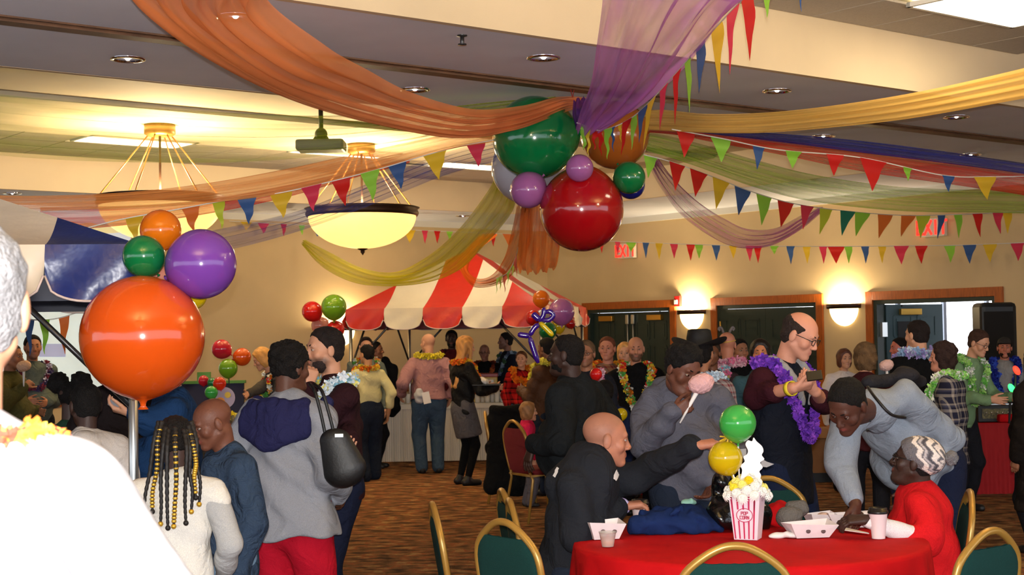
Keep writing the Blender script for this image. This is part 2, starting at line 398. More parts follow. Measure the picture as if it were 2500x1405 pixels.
def person(label, pos, h=1.72, face=180, q=1, g=1.0, skin=PALE, lean=0, side=0, bend=None, neckf=0.0, head=(0, 0, 0), hsc=1.0, hair=('short', BROWN), beard=None, stub=0.0,
           top=None, bottom=None, vest=None, lei=None, lw=None, rw=None, lh=None, rh=None, lhand=None, rhand=None, J=None, sit=None, step=0.0, shoes=(30, 26, 24), legs=True, female=False, glasses=None,
           sw=1.0, la=None, ra=None, smile=0.0, eyes=True, old=0.0, name='person', pz=None, knees=None, bl=0.0):
    """face: 0 looks away from the camera, 180 towards it, 90 to the right of the picture.  lw/rw: wrist targets (right, forward, up in units of h from the shoulder) or world points."""
    o = Person(); X, Y = pos; a = math.radians(face); f = np.array([math.sin(a), math.cos(a), 0]); r = np.array([math.cos(a), -math.sin(a), 0]); J = J or {}
    root = empty(name, (X, Y, 0)); tag(root, label, 'person'); org = np.array([X, Y, 0.]); o.root = root
    hh = [.0042, .0055, .0085][q]; ch = [.0115, .014, .02][q]
    la_, sa_ = math.radians(lean), math.radians(side)
    T = nrm(ZU*math.cos(la_)*math.cos(sa_) + f*math.sin(la_) + r*math.sin(sa_)); tf = nrm(f-T*(f@T)); tr = np.cross(tf, T)
    pel = org+ZU*(.52*h if sit is None else sit+.055*h) if pz is None else org+ZU*pz
    pel = J.get('pel', pel); pel = np.array(pel)
    if 'neck' in J:
        T = nrm(np.array(J['neck'])-pel); tf = nrm(f-T*(f@T)); tr = np.cross(tf, T)
    tl = .30*h if 'neck' not in J else np.linalg.norm(np.array(J['neck'])-pel)
    neck = pel+T*tl; sc_ = pel+T*(tl-.028*h)+tf*(-.005*h)
    sho = {'l': np.array(J.get('shl', sc_-tr*.105*h*sw)), 'r': np.array(J.get('shr', sc_+tr*.105*h*sw))}
    # head
    yaw, pit, til = [math.radians(v) for v in head]
    fy = math.cos(yaw)*f+math.sin(yaw)*r; ry = math.cos(yaw)*r-math.sin(yaw)*f
    hy = math.cos(pit)*fy-math.sin(pit)*ZU; hz = math.cos(pit)*ZU+math.sin(pit)*fy
    hx = math.cos(til)*ry-math.sin(til)*hz; hz = math.cos(til)*hz+math.sin(til)*ry
    hs = .00766*h/.0134*hsc if False else h/1.75*hsc
    hc = np.array(J['head']) if 'head' in J else neck+T*.046*h+hz*.076*h+f*(.022+neckf)*h
    HA = np.array([hx, hy, hz]); o.hc, o.HA, o.hs, o.f, o.r, o.T, o.tf, o.tr, o.neck, o.pel, o.sho = hc, HA, hs, f, r, T, tf, tr, neck, pel, sho
    hp = lambda x, y, z: hc+(x*hx+y*hy+z*hz)*hs
    toh = lambda V: ((V-hc)@HA.T)/hs
    # arms
    arm = {}
    for s, sg, tgt, el in (('l', -1, lw, la), ('r', 1, rw, ra)):
        S = sho[s]
        if tgt is None: tgt = (.03*g, .03, -.315)
        tgt = np.array(tgt, float)
        if np.abs(tgt).max() < 1.0 or len(tgt) == 3 and (np.linalg.norm(tgt) < .9): Wp = S+(sg*tgt[0]*r+tgt[1]*f+tgt[2]*ZU)*h
        else: Wp = tgt
        hint = (sg*.5*r-f*.9-ZU*.35) if el is None else (sg*el[0]*r+el[1]*f+el[2]*ZU)
        E = np.array(J['el'+s]) if 'el'+s in J else ik(S, Wp, .172*h, .158*h, hint); arm[s] = (S, E, Wp)
    o.arm = arm
    # legs
    leg = {}
    for s, sg in (('l', -1), ('r', 1)):
        H = pel+r*sg*.052*h*min(g, 1.15)-ZU*.01*h
        if sit is None:
            An = org+r*sg*.06*h+f*(sg*step*h)+ZU*.045*h; An = np.array(J.get('an'+s, An)); K = ik(H, An, .245*h, .235*h, f+r*sg*.15)
        else:
            K = H+f*.235*h+r*sg*.05*h+ZU*.0; An = np.array(J.get('an'+s, np.array([K[0], K[1], .05*h])+f*.03*h))
        K = np.array(J.get('kn'+s, K)); leg[s] = (H, K, An)
    # ---- skin
    B = Field(); bs = .8
    B.cone(pel-T*.01*h, pel+T*.12*h, .088*h*bs, .08*h*bs, .03, tf, 1.45); B.cone(pel+T*.12*h, pel+T*.235*h, .082*h*bs, .092*h*bs, .03, tf, 1.45)
    B.cone(sho['l']*.75+sho['r']*.25-T*.01*h, sho['r']*.75+sho['l']*.25-T*.01*h, .022*h, .022*h, .03)
    nb = hp(0, -.025, -.085)
    B.cone(neck-T*.03*h, nb, .031*h*(g*.3+.7), .029*h*(g*.3+.7), .02)
    for s in 'lr':
        S, E, Wp = arm[s]; B.cone(S*.9+E*.1, E, .022*h, .023*h, .02); B.cone(E, Wp, .024*h, .0165*h, .01)
        if legs:
            Hh, K, An = leg[s]; B.cone(Hh, K, .048*h, .032*h, .02); B.cone(K, An, .032*h, .021*h, .01)
    VS, QS = [], []; off = 0
    def addm(VQ):
        nonlocal off
        if len(VQ[0]): VS.append(VQ[0]); QS.append(VQ[1]+off); off += len(VQ[0])
    addm(B.mesh(.017 if q < 2 else .024)); nbody = off
    Hd = Field(); E_ = lambda c, rr, k=.02, sub=False: Hd.ell(hp(*c), np.array(rr)*hs, HA, k*hs, sub)
    Cn = lambda p0, p1, r0, r1, k=.012: Hd.cone(hp(*p0), hp(*p1), r0*hs, r1*hs, k*hs)
    fw = 1+.35*(g-1)
    E_((0, -.014, .036), (.076, .096, .082)); E_((0, .018, .0), (.064*fw, .072, .092)); E_((0, .026, -.058), (.05*fw, .056, .058))
    for s in (-1, 1):
        Cn((s*.05*fw, .0, -.055), (s*.012, .068, -.1), .02, .02, .02); E_((s*.043*fw, .058, -.028), (.023, .022, .024), .02); E_((s*.08, -.008, -.008), (.011, .02, .034), .008)
    E_((0, .078, -.1), (.02, .017, .016), .015); Cn((-.032, .078, .024), (.032, .078, .024), .013, .013, .015)
    for s in (-1, 1): E_((s*.031, .099, .003), (.019, .017, .012), .014, True)
    wn = 1.0 if skin not in (DARK, DEEP, MID) else 1.3
    Cn((0, .083, .014), (0, .106, -.03), .0085, .0125*wn, .014)
    for s in (-1, 1): E_((s*.0125*wn, .098, -.036), (.0085*wn, .011, .008), .006)
    E_((0, .072, -.066), (.03, .022, .024), .015)
    lipf = 1.0 if skin not in (DARK, DEEP, MID) else 1.35
    for zz, rr in ((-.0605, .0052), (-.0705, .006)):
        for s in (-1, 1): Cn((0, .0925, zz), (s*.021, .082, -.0655+smile*.006), rr*lipf, .003, .005)
    if g > 1.15: E_((0, .04, -.105), (.05, .05, .03), .03)
    Cn((0, -.03, -.06), tuple(toh(neck-T*.02*h)), .052*(g*.25+.75), .054*(g*.3+.7), .03)
    addm(Hd.mesh(hh*max(hs, .8))); nhead = off
    for s, sg, hn in (('l', -1, lhand), ('r', 1, rhand)):
        S, E, Wp = arm[s]; hn = hn or {}
        d = np.array(hn.get('d', nrm(Wp-E)*1.0+np.array([0, 0, -.1]))); n = np.array(hn.get('n', -sg*r+f*.15))
        sd = hn.get('side', None)
        if sd is None: sd = 1.0 if np.cross(nrm(d), nrm(n))@(f+ZU*.5) > 0 else -1.0
        HF = Field(); HF.cone(E*.35+Wp*.65, Wp, .0195*h, .0165*h, .01); hand_field(HF, Wp, d, n, sd, hs*.97*hn.get('sc', 1), hn.get('curl', (.3, .28, .25, .2)), hn.get('thumb', .3), hn.get('spread', 1))
        addm(HF.mesh([.0042, .0055, .009][q]))
        arm[s] = (S, E, Wp, nrm(d))
    V = np.concatenate(VS); Q = np.concatenate(QS); base = np.array(lin(skin)); cols = np.tile(base, (len(V), 1))
    L = toh(V[nbody:nhead]); cc = np.tile(base, (len(L), 1)); dk = sum(skin) < 330
    lip = np.array(lin((150, 70, 64))) if dk else np.array(lin((176, 88, 80)))
    w = np.exp(-((L[:, 2]+.0655)/.0085)**2)*np.exp(-(L[:, 0]/.02)**4)*(L[:, 1] > .07); cc += w[:, None]*.7*(lip-cc)
    w = np.exp(-((np.abs(L[:, 0])-.042)/.018)**2-((L[:, 2]+.03)/.02)**2)*(L[:, 1] > .03)*(.12 if dk else .3); cc += w[:, None]*(base*np.array([1.1, .75, .7])-cc)
    w = np.exp(-((np.abs(L[:, 0])-.031)/.02)**2-((L[:, 2]-.003)/.013)**2)*(L[:, 1] > .06)*.35; cc *= (1-w[:, None]*.6)
    if stub:
        w = np.clip((-.035-L[:, 2])/.02, 0, 1)*np.clip((L[:, 1]+.01)/.03, 0, 1)*np.clip((L[:, 2]+.14)/.02, 0, 1); w *= 1-np.exp(-((L[:, 2]+.0655)/.009)**2)*np.exp(-(L[:, 0]/.02)**4); cc += w[:, None]*stub*(np.array(lin((60, 50, 46)))-cc)
    if bl:
        w = np.clip(-(.8*(L[:, 1]-.05)-.6*(L[:, 2]-.06))/.02, 0, 1)*np.clip((L[:, 2]+.07)/.02, 0, 1); cc += w[:, None]*bl*(np.array(lin((84, 70, 66)))-cc)
    cols[nbody:nhead] = cc
    o.body = link('body', qmesh('body', (V-org, Q), SKIN, cols), root)
    # ---- eyes, brows, hair, beard
    if eyes:
        for s in (-1, 1):
            c = hp(s*.031, .0765, .003); mb = MB(); mb.sphere(c, .0125*hs, 16, 14, (hx, hz, hy)); Ve = np.array(mb.v); le = toh(Ve)-np.array([s*.031, .0765, .003])
            iris = np.hypot(le[:, 0], le[:, 2]) < .0062; ce = np.tile(np.array(lin((168, 158, 150) if sum(skin) > 330 else (140, 128, 118))), (len(Ve), 1)); ce[iris & (le[:, 1] > 0)] = lin((28, 20, 16)); lid = (le[:, 2] > .0025) | (le[:, 2] < -.0045); ce[lid] = base*.8
            vmesh('eye', Ve, mb.f, ce, EYEM, org, root, True)
            hc_ = hair[1] if hair[0] != 'bald' else (60, 45, 38)
            mb = MB(); mb.tube([hp(s*x, y, z) for x, y, z in ((.014, .092, .025), (.03, .089, .0295), (.047, .074, .026))], [.0035*hs, .0042*hs, .002*hs], 6); vb = np.array(mb.v)
            vmesh('eyebrow', vb, mb.f, np.tile(np.array(lin(hc_))*.8, (len(vb), 1)), HAIRM, org, root, True)
    st, hcol = hair[0], hair[1]; hv = np.array(lin(hcol)); Hf = Field(); EH = lambda c, rr, k=.01, sub=False: Hf.ell(hp(*c), np.array(rr)*hs, HA, k*hs, sub)
    def hcut(p, n): Hf.cut(hp(*p), n[0]*hx+n[1]*hy+n[2]*hz, .006)
    dsp = fuzz(.0025, 95, 3); mh = HAIRM; ok = True; hr = max(hh*1.35, .006); vol = hair[2] if len(hair) > 2 else 1.0
    if st in ('short', 'fringe', 'crop', 'bob', 'long', 'curly', 'quiff'):
        t = {'short': .011, 'fringe': .006, 'crop': .006, 'bob': .02, 'long': .016, 'curly': .022, 'quiff': .011}[st]*vol
        EH((0, -.014, .036), (.076+t, .096+t, .082+t)); EH((0, -.03, -.01), (.07+t, .07+t, .075+t))
        if st == 'quiff': EH((0, .045, .1), (.055, .05, .03), .02)
        if st in ('bob', 'curly'):
            for s in (-1, 1): EH((s*.062, -.01, -.03), (.035*vol, .055, .085), .02)
            EH((0, -.06, -.04), (.075*vol, .055*vol, .09), .03)
        hcut((0, .062, .072), (0, .8, -.6)) if st not in ('bob', 'long', 'curly') else hcut((0, .068, .05), (0, .97, -.25))
        if st in ('short', 'crop', 'quiff', 'fringe'): hcut((0, 0, -.085), (0, -.2, -1)); hcut((0, .028, 0), (0, 1, -.02)) if False else None
        if st == 'fringe': hcut((0, 0, .062), (0, .25, 1))
        if st == 'long':
            ln = hair[3] if len(hair) > 3 else .3
            for s in (-1, -.45, .45, 1): Hf.cone(hp(s*.066, -.035, .02), hp(s*.07, -.055, -.05)-T*ln*.9-tf*.085, .036*hs, .03*hs, .03)
            for s in (-1, 1): Hf.cone(hp(s*.07, .03, .03), hp(s*.085, .035, -.1)-T*ln*.5, .022*hs, .02*hs, .02)
        if st in ('bob', 'long', 'curly'):
            dsp = fuzz(.006 if st == 'curly' else .003, 60, 4); mh = HAIRS if st != 'curly' else HAIRM
            if st == 'long': dsp = lambda x, y, z: .004*np.sin(170*(x*r[0]+y*r[1])+3*np.sin(9*z))
    elif st == 'afro':
        v = vol; EH((0, -.02, .06), (.098*v, .108*v, .09*v), .02); EH((0, -.03, .0), (.088*v, .085*v, .08*v), .03); hcut((0, .068, .06), (0, .85, -.5)); hcut((0, 0, -.07), (0, -.3, -1)); dsp = fuzz(.007, 70, 5)
    elif st == 'puffs':
        EH((0, -.014, .036), (.081, .1, .087)); hcut((0, .062, .072), (0, .8, -.6)); hcut((0, 0, -.06), (0, -.2, -1))
        for s in (-1, 1): EH((s*.095, -.03, .115), (.075, .07, .075), .01)
        dsp = fuzz(.007, 70, 6)
    elif st == 'braided':
        EH((0, -.014, .036), (.082, .1, .086)); EH((0, -.03, -.01), (.076, .075, .075)); hcut((0, .075, .05), (0, .9, -.35)); hcut((0, 0, -.07), (0, -.2, -1)); dsp = lambda x, y, z: .004*np.abs(np.sin(140*(x*r[0]+y*r[1])))-.002
    else: ok = False
    if ok:
        vh = [0.8, 1.25]
        o.hair = soft('hair', Hf, mh, hr, root, dsp, lambda V: hv*(vh[0]+(vh[1]-vh[0])*np.clip(.5+.5*np.sin(V[:, 0]*90+V[:, 2]*60)*np.sin(V[:, 1]*80), 0, 1))[:, None])
    if beard:
        Bf = Field(); Bf.ell(hp(0, .03, -.072), np.array((.06, .062, .058))*hs*beard[1], HA, .01); Bf.cut(hp(0, .0, -.045), .25*hy+hz, .006); Bf.cut(hp(0, .005, 0), -hy, .006); Bf.ell(hp(0, .1, -.066), np.array((.02, .02, .009))*hs, HA, .004, True)
        for s in (-1, 1): Bf.cone(hp(0, .094, -.052), hp(s*.026, .08, -.06), .006*hs, .005*hs, .004)
        bv = np.array(lin(beard[0])); soft('beard', Bf, HAIRM, hr, root, fuzz(.002, 120, 7), lambda V: np.tile(bv, (len(V), 1)))
    # ---- clothes
    if bottom:
        bt = dict(t=.012, hem=.0, top=.03, kind='pants'); bt.update(bottom); t = bt['t']; F = Field()
        gp = 1+.8*(g-1)
        F.cone(pel-T*.005*h, pel+T*bt['top']*h, .088*h*gp+t, .083*h*gp+t, .03, tf, 1.42)
        if bt['kind'] == 'pants':
            for s in 'lr':
                Hh, K, An = leg[s]; e = K+(An-K)*(1-bt['hem']); F.cone(Hh, K, .055*h*gp+t, .037*h+t*1.2, .03); F.cone(K, e, .037*h+t*1.2, .026*h+t*1.6, .02)
        else:
            kz = bt.get('len', .3)
            K = (leg['l'][1]+leg['r'][1])/2; dd = nrm(K-pel); e = pel+dd*kz*h; F.cone(pel, e, .095*h*gp+t, .098*h*gp+t+.01, .03, tf, 1.25); F.cut(e, dd)
            if bt.get('tights') is not None:
                G = Field()
                for s in 'lr':
                    Hh, K, An = leg[s]; G.cone(Hh, K, .052*h, .035*h, .02); G.cone(K, An, .035*h, .022*h, .01)
                soft('tights', G, bt['tights'], ch, root)
        soft(bt.get('name', 'trousers' if bt['kind'] == 'pants' else 'skirt'), F, bt['mat'], ch, root, wrinkle(.0035, .8, int(X*100) % 97))
    def garment(nm, tp, seed):
        d = dict(t=.012, hem=-.05, sleeve=1.0, wr=.009, hood=None, collar=None, flare=0.0, arms=True); d.update(tp); t = d['t']; F = Field(); fl = 1.38
        hp0 = pel+T*d['hem']*h
        F.cone(hp0, pel+T*.12*h, .09*h*g+t+d['flare'], .083*h*g+t, .04, tf, fl); F.cone(pel+T*.12*h, pel+T*.23*h, .083*h*g+t, .092*h*(.4*g+.6)+t, .04, tf, fl)
        F.cone(sho['l']*.86+sho['r']*.14-T*.006*h, sho['r']*.86+sho['l']*.14-T*.006*h, .03*h+t*.6, .03*h+t*.6, .05); F.cone(sc_-T*.02*h, neck+T*.004*h, .054*h+t*.4, .033*h+t*.4, .05)
        if g > 1.1: F.ell(pel+T*.09*h+tf*.035*h*g, np.array((.085, .075, .09))*h*g+t*1.2-.014, [tr, tf, T], .05)
        if female:
            for s in (-1, 1): F.ell(sc_-T*.085*h+tr*s*.042*h+tf*(.052*h*g+t), np.array((.042, .04, .045))*h*(.5+.5*g), [tr, tf, T], .03)
        if d['arms']:
            for s in 'lr':
                S, E, Wp = arm[s][:3]; sl = d['sleeve']; at = d.get('at', t)
                if sl > .5:
                    F.cone(S, E, .0295*h*(.5*g+.5)+at, .026*h*(.4*g+.6)+at, .025); e = E+(Wp-E)*((sl-.5)*2); F.cone(E, e-nrm(Wp-E)*.01*h, .026*h*(.4*g+.6)+at, .0185*h+at*(.9 if sl > .9 else 1.2), .015)
                else: F.cone(S, S+(E-S)*sl*2, .031*h*(.5*g+.5)+at, .032*h*(.5*g+.5)+at, .025)
        F.cut(hp0, -T, .012)
        if d['hood'] == 'down':
            for q_ in np.linspace(-1, 1, 7): F.cone(neck+tr*q_*.06*h-tf*(.055*h*(1-.55*q_*q_)) - T*.005*h, neck+tr*q_*.045*h-tf*(.075*h*(1-.8*q_*q_))-T*(.06*h*(1-.8*abs(q_))), .027*h, .03*h, .03)
            for s in (-1, 1): F.cone(neck+tr*s*.058*h-tf*.012*h, neck+tr*s*.03*h+tf*.055*h-T*.035*h, .025*h, .02*h, .02)
        if d['collar']:
            for q_ in np.linspace(0, 2*math.pi, 13)[:-1]: F.cone(neck+(tr*math.sin(q_)*.04+tf*math.cos(q_)*.045)*h*(.3*g+.7)-T*.015*h, neck+(tr*math.sin(q_)*.041+tf*(math.cos(q_)*.046+.008))*h*(.3*g+.7)+T*d['collar']*h, .009*h, .006*h, .012)
        if d.get('extra'): d['extra'](F, o)
        o.F = F
        return soft(nm, F, d['mat'], ch, root, wrinkle(d['wr'], d.get('ws', 1.0), seed), d.get('cols'))
    if top: o.top = garment(top.get('name', 'shirt'), top, int(abs(X)*37+Y*11))
    if vest: o.vest = garment(vest.get('name', 'vest'), dict(dict(t=.04, arms=False, sleeve=0, wr=.004), **vest), 5)
    if shoes and legs:
        for s in 'lr':
            An = leg[s][2]; td = nrm(np.array([f[0], f[1], 0])); F = Field(); b = np.array([An[0], An[1], max(An[2]-.045*h, 0)])
            F.cone(b-td*.025*h+ZU*.024*h, b+td*.085*h+ZU*.018*h, .024*h, .021*h, .02); F.cone(b+ZU*.03*h, An+ZU*.005*h, .026*h, .026*h, .02); F.cut(b+ZU*.002, -ZU, .003)
            soft('shoe', F, mat('shoe_%d_%d_%d' % shoes, shoes, .5), ch, root)
    if lei:
        pal, drop = lei[0], lei[1]; fat = .072*h*g; rr = (lei[2] if len(lei) > 2 else .02)
        key = [(-.0, -.052, .012), (.052, -.03, .012), (.07, .02, -.012), (.062, .052+.03*(g-1), -.06), (.04, (.07*g+.006), -drop*.75), (0, .074*g+.006, -drop)]
        key = key+[(-x, y, z) for x, y, z in key[-2:0:-1]]; key = key+key[:3]
        pts = catmull([neck+(tr*x+tf*y+T*z)*h for x, y, z in key], 110); pts = [p for i, p in enumerate(pts)]; m_ = len(key); k0, k1 = int(110*1/(m_-1)), int(110*(m_-2)/(m_-1)); pts = pts[k0:k1]
        if top: pts = list(o.F.snap(pts, rr*.55))
        rg = np.random.default_rng(int(Y*100)); pp = [p+rg.normal(size=3)*rr*.25 for p in pts for _ in range(1 if q == 2 else 2)]
        Vf, Ff, Cf = flower_mesh(pp, rr, pal, int(Y*100)); vmesh('lei', Vf, Ff, Cf, FLOWER, org, root)
    if glasses:
        mb = MB()
        for s in (-1, 1):
            mb.tube([hp(s*.033+.024*math.cos(t), .104+.0*t-.006*abs(math.cos(t)), .0+.017*math.sin(t)) for t in np.linspace(0, 2*math.pi, 21)[:-1]], .0022*hs, 6, closed=True)
            mb.tube([hp(s*.056, .098, .006), hp(s*.079, .05, .008), hp(s*.084, -.005, .006)], .0022*hs, 6)
        mb.tube([hp(-.009, .106, .004), hp(0, .11, .007), hp(.009, .106, .004)], .002*hs, 6)
        build('glasses', mb, mat('glasses_frame', glasses, .3), root, True)
    o.hp = hp; o.toh = toh; return o

# ================================================================== THE ROOM
ZB, ZC = 3.40, 3.80                                        # underside of beams and soffits, ceiling of the bays
UW = float(PH(1423.2, 740.8, 2.14)@U2)                     # door wall
VB = float(PH(1230, 547, ZB)@V2)                           # back wall
C_ = float(PH(1250, 73, ZB)@V2); A_ = float(PH(1250, 193, ZB)@V2); B_ = 2*A_-C_+.1   # near edge, track and far edge of the big beam
VS_ = float(PH(650, 490, ZB)@V2); US_ = float(PH(1778, 458, ZB)@U2)
UL, VN = -14.0, -5.0
# ---- materials of the shell
def paint(name, col, rough=0.8, amt=0.05):
    return mat(name, col, rough, bump=0.06, bscale=180, var=amt, vscale=1.5, spec=0.25)
M_wall = paint('wall_paint_tan', (214, 186, 140)); M_cream = paint('beam_paint_cream', (222, 200, 166)); M_soff = paint('soffit_paint_grey', (230, 234, 250)); M_ceil = paint('ceiling_drywall', (226, 214, 186))
M_tile = mat('ceiling_tile_mineral', (190, 180, 168), 0.95, bump=0.5, bscale=260, var=0.06, vscale=60, spec=0.1)
M_grid = mat('ceiling_grid_white', (205, 200, 190), 0.5)
M_oak = mat('oak_casing', (168, 84, 22), 0.4, bump=0.15, bscale=20, var=0.25, vscale=9, stretch=(8, 8, 0.9), spec=0.4)
M_track = mat('track_wood', (104, 72, 50), 0.5, var=0.3, vscale=6)
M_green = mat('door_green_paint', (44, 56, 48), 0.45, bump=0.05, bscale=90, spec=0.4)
M_greenlit = mat('door_blue_green_paint', (62, 86, 92), 0.45)  # same door green, with cool daylight put into the colour
M_brass = mat('brass', (196, 150, 70), 0.3, metal=0.9); M_alu = mat('aluminium', (190, 190, 186), 0.28, metal=0.9); M_steel = mat('dark_steel', (74, 74, 76), 0.35, metal=0.8)
M_black = mat('black_plastic', (14, 14, 15), 0.5); M_bronze = mat('bronze', (58, 38, 24), 0.4, metal=0.6)
def carpet():
    m, n, L, b = newmat('carpet_pattern'); tc = n.new('ShaderNodeTexCoord')
    mp = n.new('ShaderNodeMapping'); mp.inputs['Scale'].default_value = (5.5, 9.0, 1); L.new(tc.outputs['Object'], mp.inputs[0])
    dn = n.new('ShaderNodeTexNoise'); dn.inputs['Scale'].default_value = 1.0; dn.inputs['Detail'].default_value = 3.5; L.new(mp.outputs[0], dn.inputs['Vector'])
    r = n.new('ShaderNodeValToRGB'); r.color_ramp.interpolation = 'LINEAR'; e = r.color_ramp.elements
    e[0].position = .30; e[0].color = (*lin((56, 34, 22)), 1); e[1].position = .42; e[1].color = (*lin((112, 72, 42)), 1)
    for p, c in ((.5, (142, 100, 62)), (.56, (164, 88, 50)), (.62, (186, 146, 92)), (.72, (120, 84, 46))):
        x = e.new(p); x.color = (*lin(c), 1)
    L.new(dn.outputs['Fac'], r.inputs[0])
    n2 = n.new('ShaderNodeTexNoise'); n2.inputs['Scale'].default_value = 90; L.new(tc.outputs['Object'], n2.inputs['Vector'])
    mx = n.new('ShaderNodeMix'); mx.data_type = 'RGBA'; mx.blend_type = 'MULTIPLY'; mx.inputs['Factor'].default_value = .45; L.new(r.outputs[0], mx.inputs[6]); L.new(n2.outputs['Fac'], mx.inputs[7])
    gm = n.new('ShaderNodeBrightContrast'); gm.inputs['Bright'].default_value = .012; L.new(mx.outputs[2], gm.inputs[0])
    L.new(gm.outputs[0], b.inputs['Base Color']); b.inputs['Roughness'].default_value = .95; b.inputs['Specular IOR Level'].default_value = .1
    bp = n.new('ShaderNodeBump'); bp.inputs['Strength'].default_value = .5; bp.inputs['Distance'].default_value = .01; L.new(n2.outputs['Fac'], bp.inputs['Height']); L.new(bp.outputs[0], b.inputs['Normal'])
    return m
M_carpet = carpet(); M_rust = mat('carpet_rust_border', (122, 58, 36), 0.95, bump=0.4, bscale=160, var=.12, vscale=60, spec=.1)

fl = build('floor', MB().box((0, 12, -.05), (26, 24, .05)), M_carpet, at=(0, 0, 0)); struct(fl, 'brown and rust streaked patterned carpet of the hall', 'floor')
b = MB(); b.box((-2.4, 4.55, .004), (3.6, 1.15, .004)); o = build('carpet_border', b, M_rust, fl)
# walls with three door openings in the door wall
def wall_piece(mb, v0, v1, z0, z1): mb.uvbox(UW, UW+.2, v0, v1, z0, z1)
DX = [(1423.2, 740.8, 1650.4, 730.4), (1736.9, 726.8, 2010, 715.1), (2114.8, 711.9, 2450.4, 698.1)]
DV = []
for x0, y0, x1, y1 in DX: DV.append((float(PU(x1, y1, UW)@V2), float(PU(x0, y0, UW)@V2)))      # (v right edge, v left edge)
CAS = .11; ZD = 2.14-CAS
mb = MB(); edges = [VN] + sum([[d[0]+CAS, d[1]-CAS] for d in reversed(DV)], []) + [VB+.2]
vs_ = sorted(edges)
for i in range(0, len(vs_), 2): wall_piece(mb, vs_[i], vs_[i+1], 0, ZC+.2)
for d in DV: wall_piece(mb, d[0]+CAS, d[1]-CAS, ZD, ZC+.2)
struct(build('wall_right', mb, M_wall), 'tan painted wall with the three green double doors', 'wall')
struct(build('wall_back', MB().uvbox(UL, UW+.2, VB, VB+.2, 0, ZC+.2), M_wall), 'tan painted wall behind the striped tent', 'wall')
# baseboards and crown
struct(build('baseboard_back', MB().uvbox(UL, UW, VB-.015, VB, 0, .1), M_oak), 'oak baseboard along the back wall', 'baseboard')
struct(build('trim_1', MB().uvbox(UL, UW, VB-.05, VB, ZB-.1, ZB), mat('crown_white', (232, 226, 212), .5)), 'white crown moulding along the top of the back wall', 'trim')
struct(build('trim_2', MB().uvbox(UW-.05, UW, VN, VB-.05, ZB-.1, ZB), MATS['crown_white']), 'white crown moulding along the top of the door wall', 'trim')
struct(build('trim_3', MB().uvbox(UL, UW-.02, VB-.03, VB, .86, .96), M_oak), 'oak chair rail along the back wall', 'trim')
# ceiling: bays, beam, soffits
cl = build('ceiling', MB().uvbox(UL, UW, VN, VB, ZC+.02, ZC+.12), M_ceil, at=uvz(0, 0, ZC)); struct(cl, 'white ceiling of the hall above the cream beams', 'ceiling')
bm_ = empty('ceiling_beam', uvz(5, A_, ZB)); struct(bm_, 'wide cream dropped beam with grey underside and folding wall track', 'beam')
build('beam_side', MB().uvbox(UL, UW, C_, C_+.05, ZB-.0135, ZC+.03), M_cream, bm_); build('beam_side', MB().uvbox(UL, UW, B_-.05, B_, ZB-.0135, ZC+.03), M_cream, bm_)
build('beam_underside', MB().uvbox(UL, UW, C_+.049, B_-.049, ZB-.012, ZB+.02), M_soff, bm_)
t = build('track', MB().uvbox(UL, UW, A_-.055, A_+.055, ZB-.03, ZB-.012).uvbox(UL, UW, A_-.12, A_-.10, ZB-.022, ZB-.012), M_track, bm_)
so = empty('ceiling_soffit', uvz(5, (VS_+VB)/2, ZB)); struct(so, 'cream soffit running round the far edge of the ceiling', 'soffit')
build('soffit_face', MB().uvbox(UL, US_+.05, VS_, VS_+.05, ZB-.0135, ZC+.03), M_cream, so); build('soffit_face', MB().uvbox(US_, US_+.05, B_, VS_, ZB-.0135, ZC+.03), M_cream, so)
build('soffit_underside', MB().uvbox(UL, UW, VS_+.049, VB, ZB-.012, ZB+.02).uvbox(US_+.049, UW, B_, VS_+.049, ZB-.012, ZB+.02), M_soff, so)
build('drywall_strip', MB().uvbox(UL, US_, 12.5, 14.5, ZC-.03, ZC+.02), M_ceil, cl)
# tiles of the suspended ceiling: those in sight of the photograph
tl_me = MB().box((0, 0, 0), (.298, .298, .008)).mesh('ceiling_tile', M_tile)
ang_uv = math.atan2(U2[1], U2[0])
def in_view(p, m=120):
    d = np.array(p)-EYE; z = d@FWD
    if z < .5: return False
    x = 1250+FPX*(d@RIGHT)/z; y = 702.5-FPX*(d@UP)/z; return -m < x < 2500+m and -m < y < 1405+m
def pix(p):
    d = np.array(p)-EYE; z = d@FWD; return 1250+FPX*(d@RIGHT)/z, 702.5-FPX*(d@UP)/z
TROF = []                                                    # troffers replace tiles
def tiles(v0, v1, u0, u1):
    nu, nv = int((u1-u0)/.61), int((v1-v0)/.61)
    for i in range(nu):
        for j in range(nv):
            u, v = u0+.305+i*.61, v0+.305+j*.61; c = uvz(u, v, ZC-.004)
            if not in_view(c): continue
            if any(abs(u-a) < .61 and abs(v-b_) < .3 for a, b_ in TROF): continue
            o = link('ceiling_tile', tl_me, cl); o.location = Vector(c-np.array(cl['_w'])); o.rotation_euler.z = ang_uv
for px, py in ((2440, 22), (332, 345), (1165, 405), (845, 372)):
    p = PH(px, py, ZC-.02); TROF.append((float(p@U2), float(p@V2)))
tiles(C_-.61*5-.01, C_-.01, 6.0, UW); tiles(14.5, VS_, 0.0, US_)
M_fluo = mat('fluorescent_lens', (255, 246, 225), .4, emit=(255, 240, 205), estr=13.0); M_wmet = mat('white_metal', (226, 224, 218), .4)
where = ['beyond the gold drape', 'behind the bowl lamp cables', 'left of the balloon cluster', 'behind the bowl lamp in the middle']
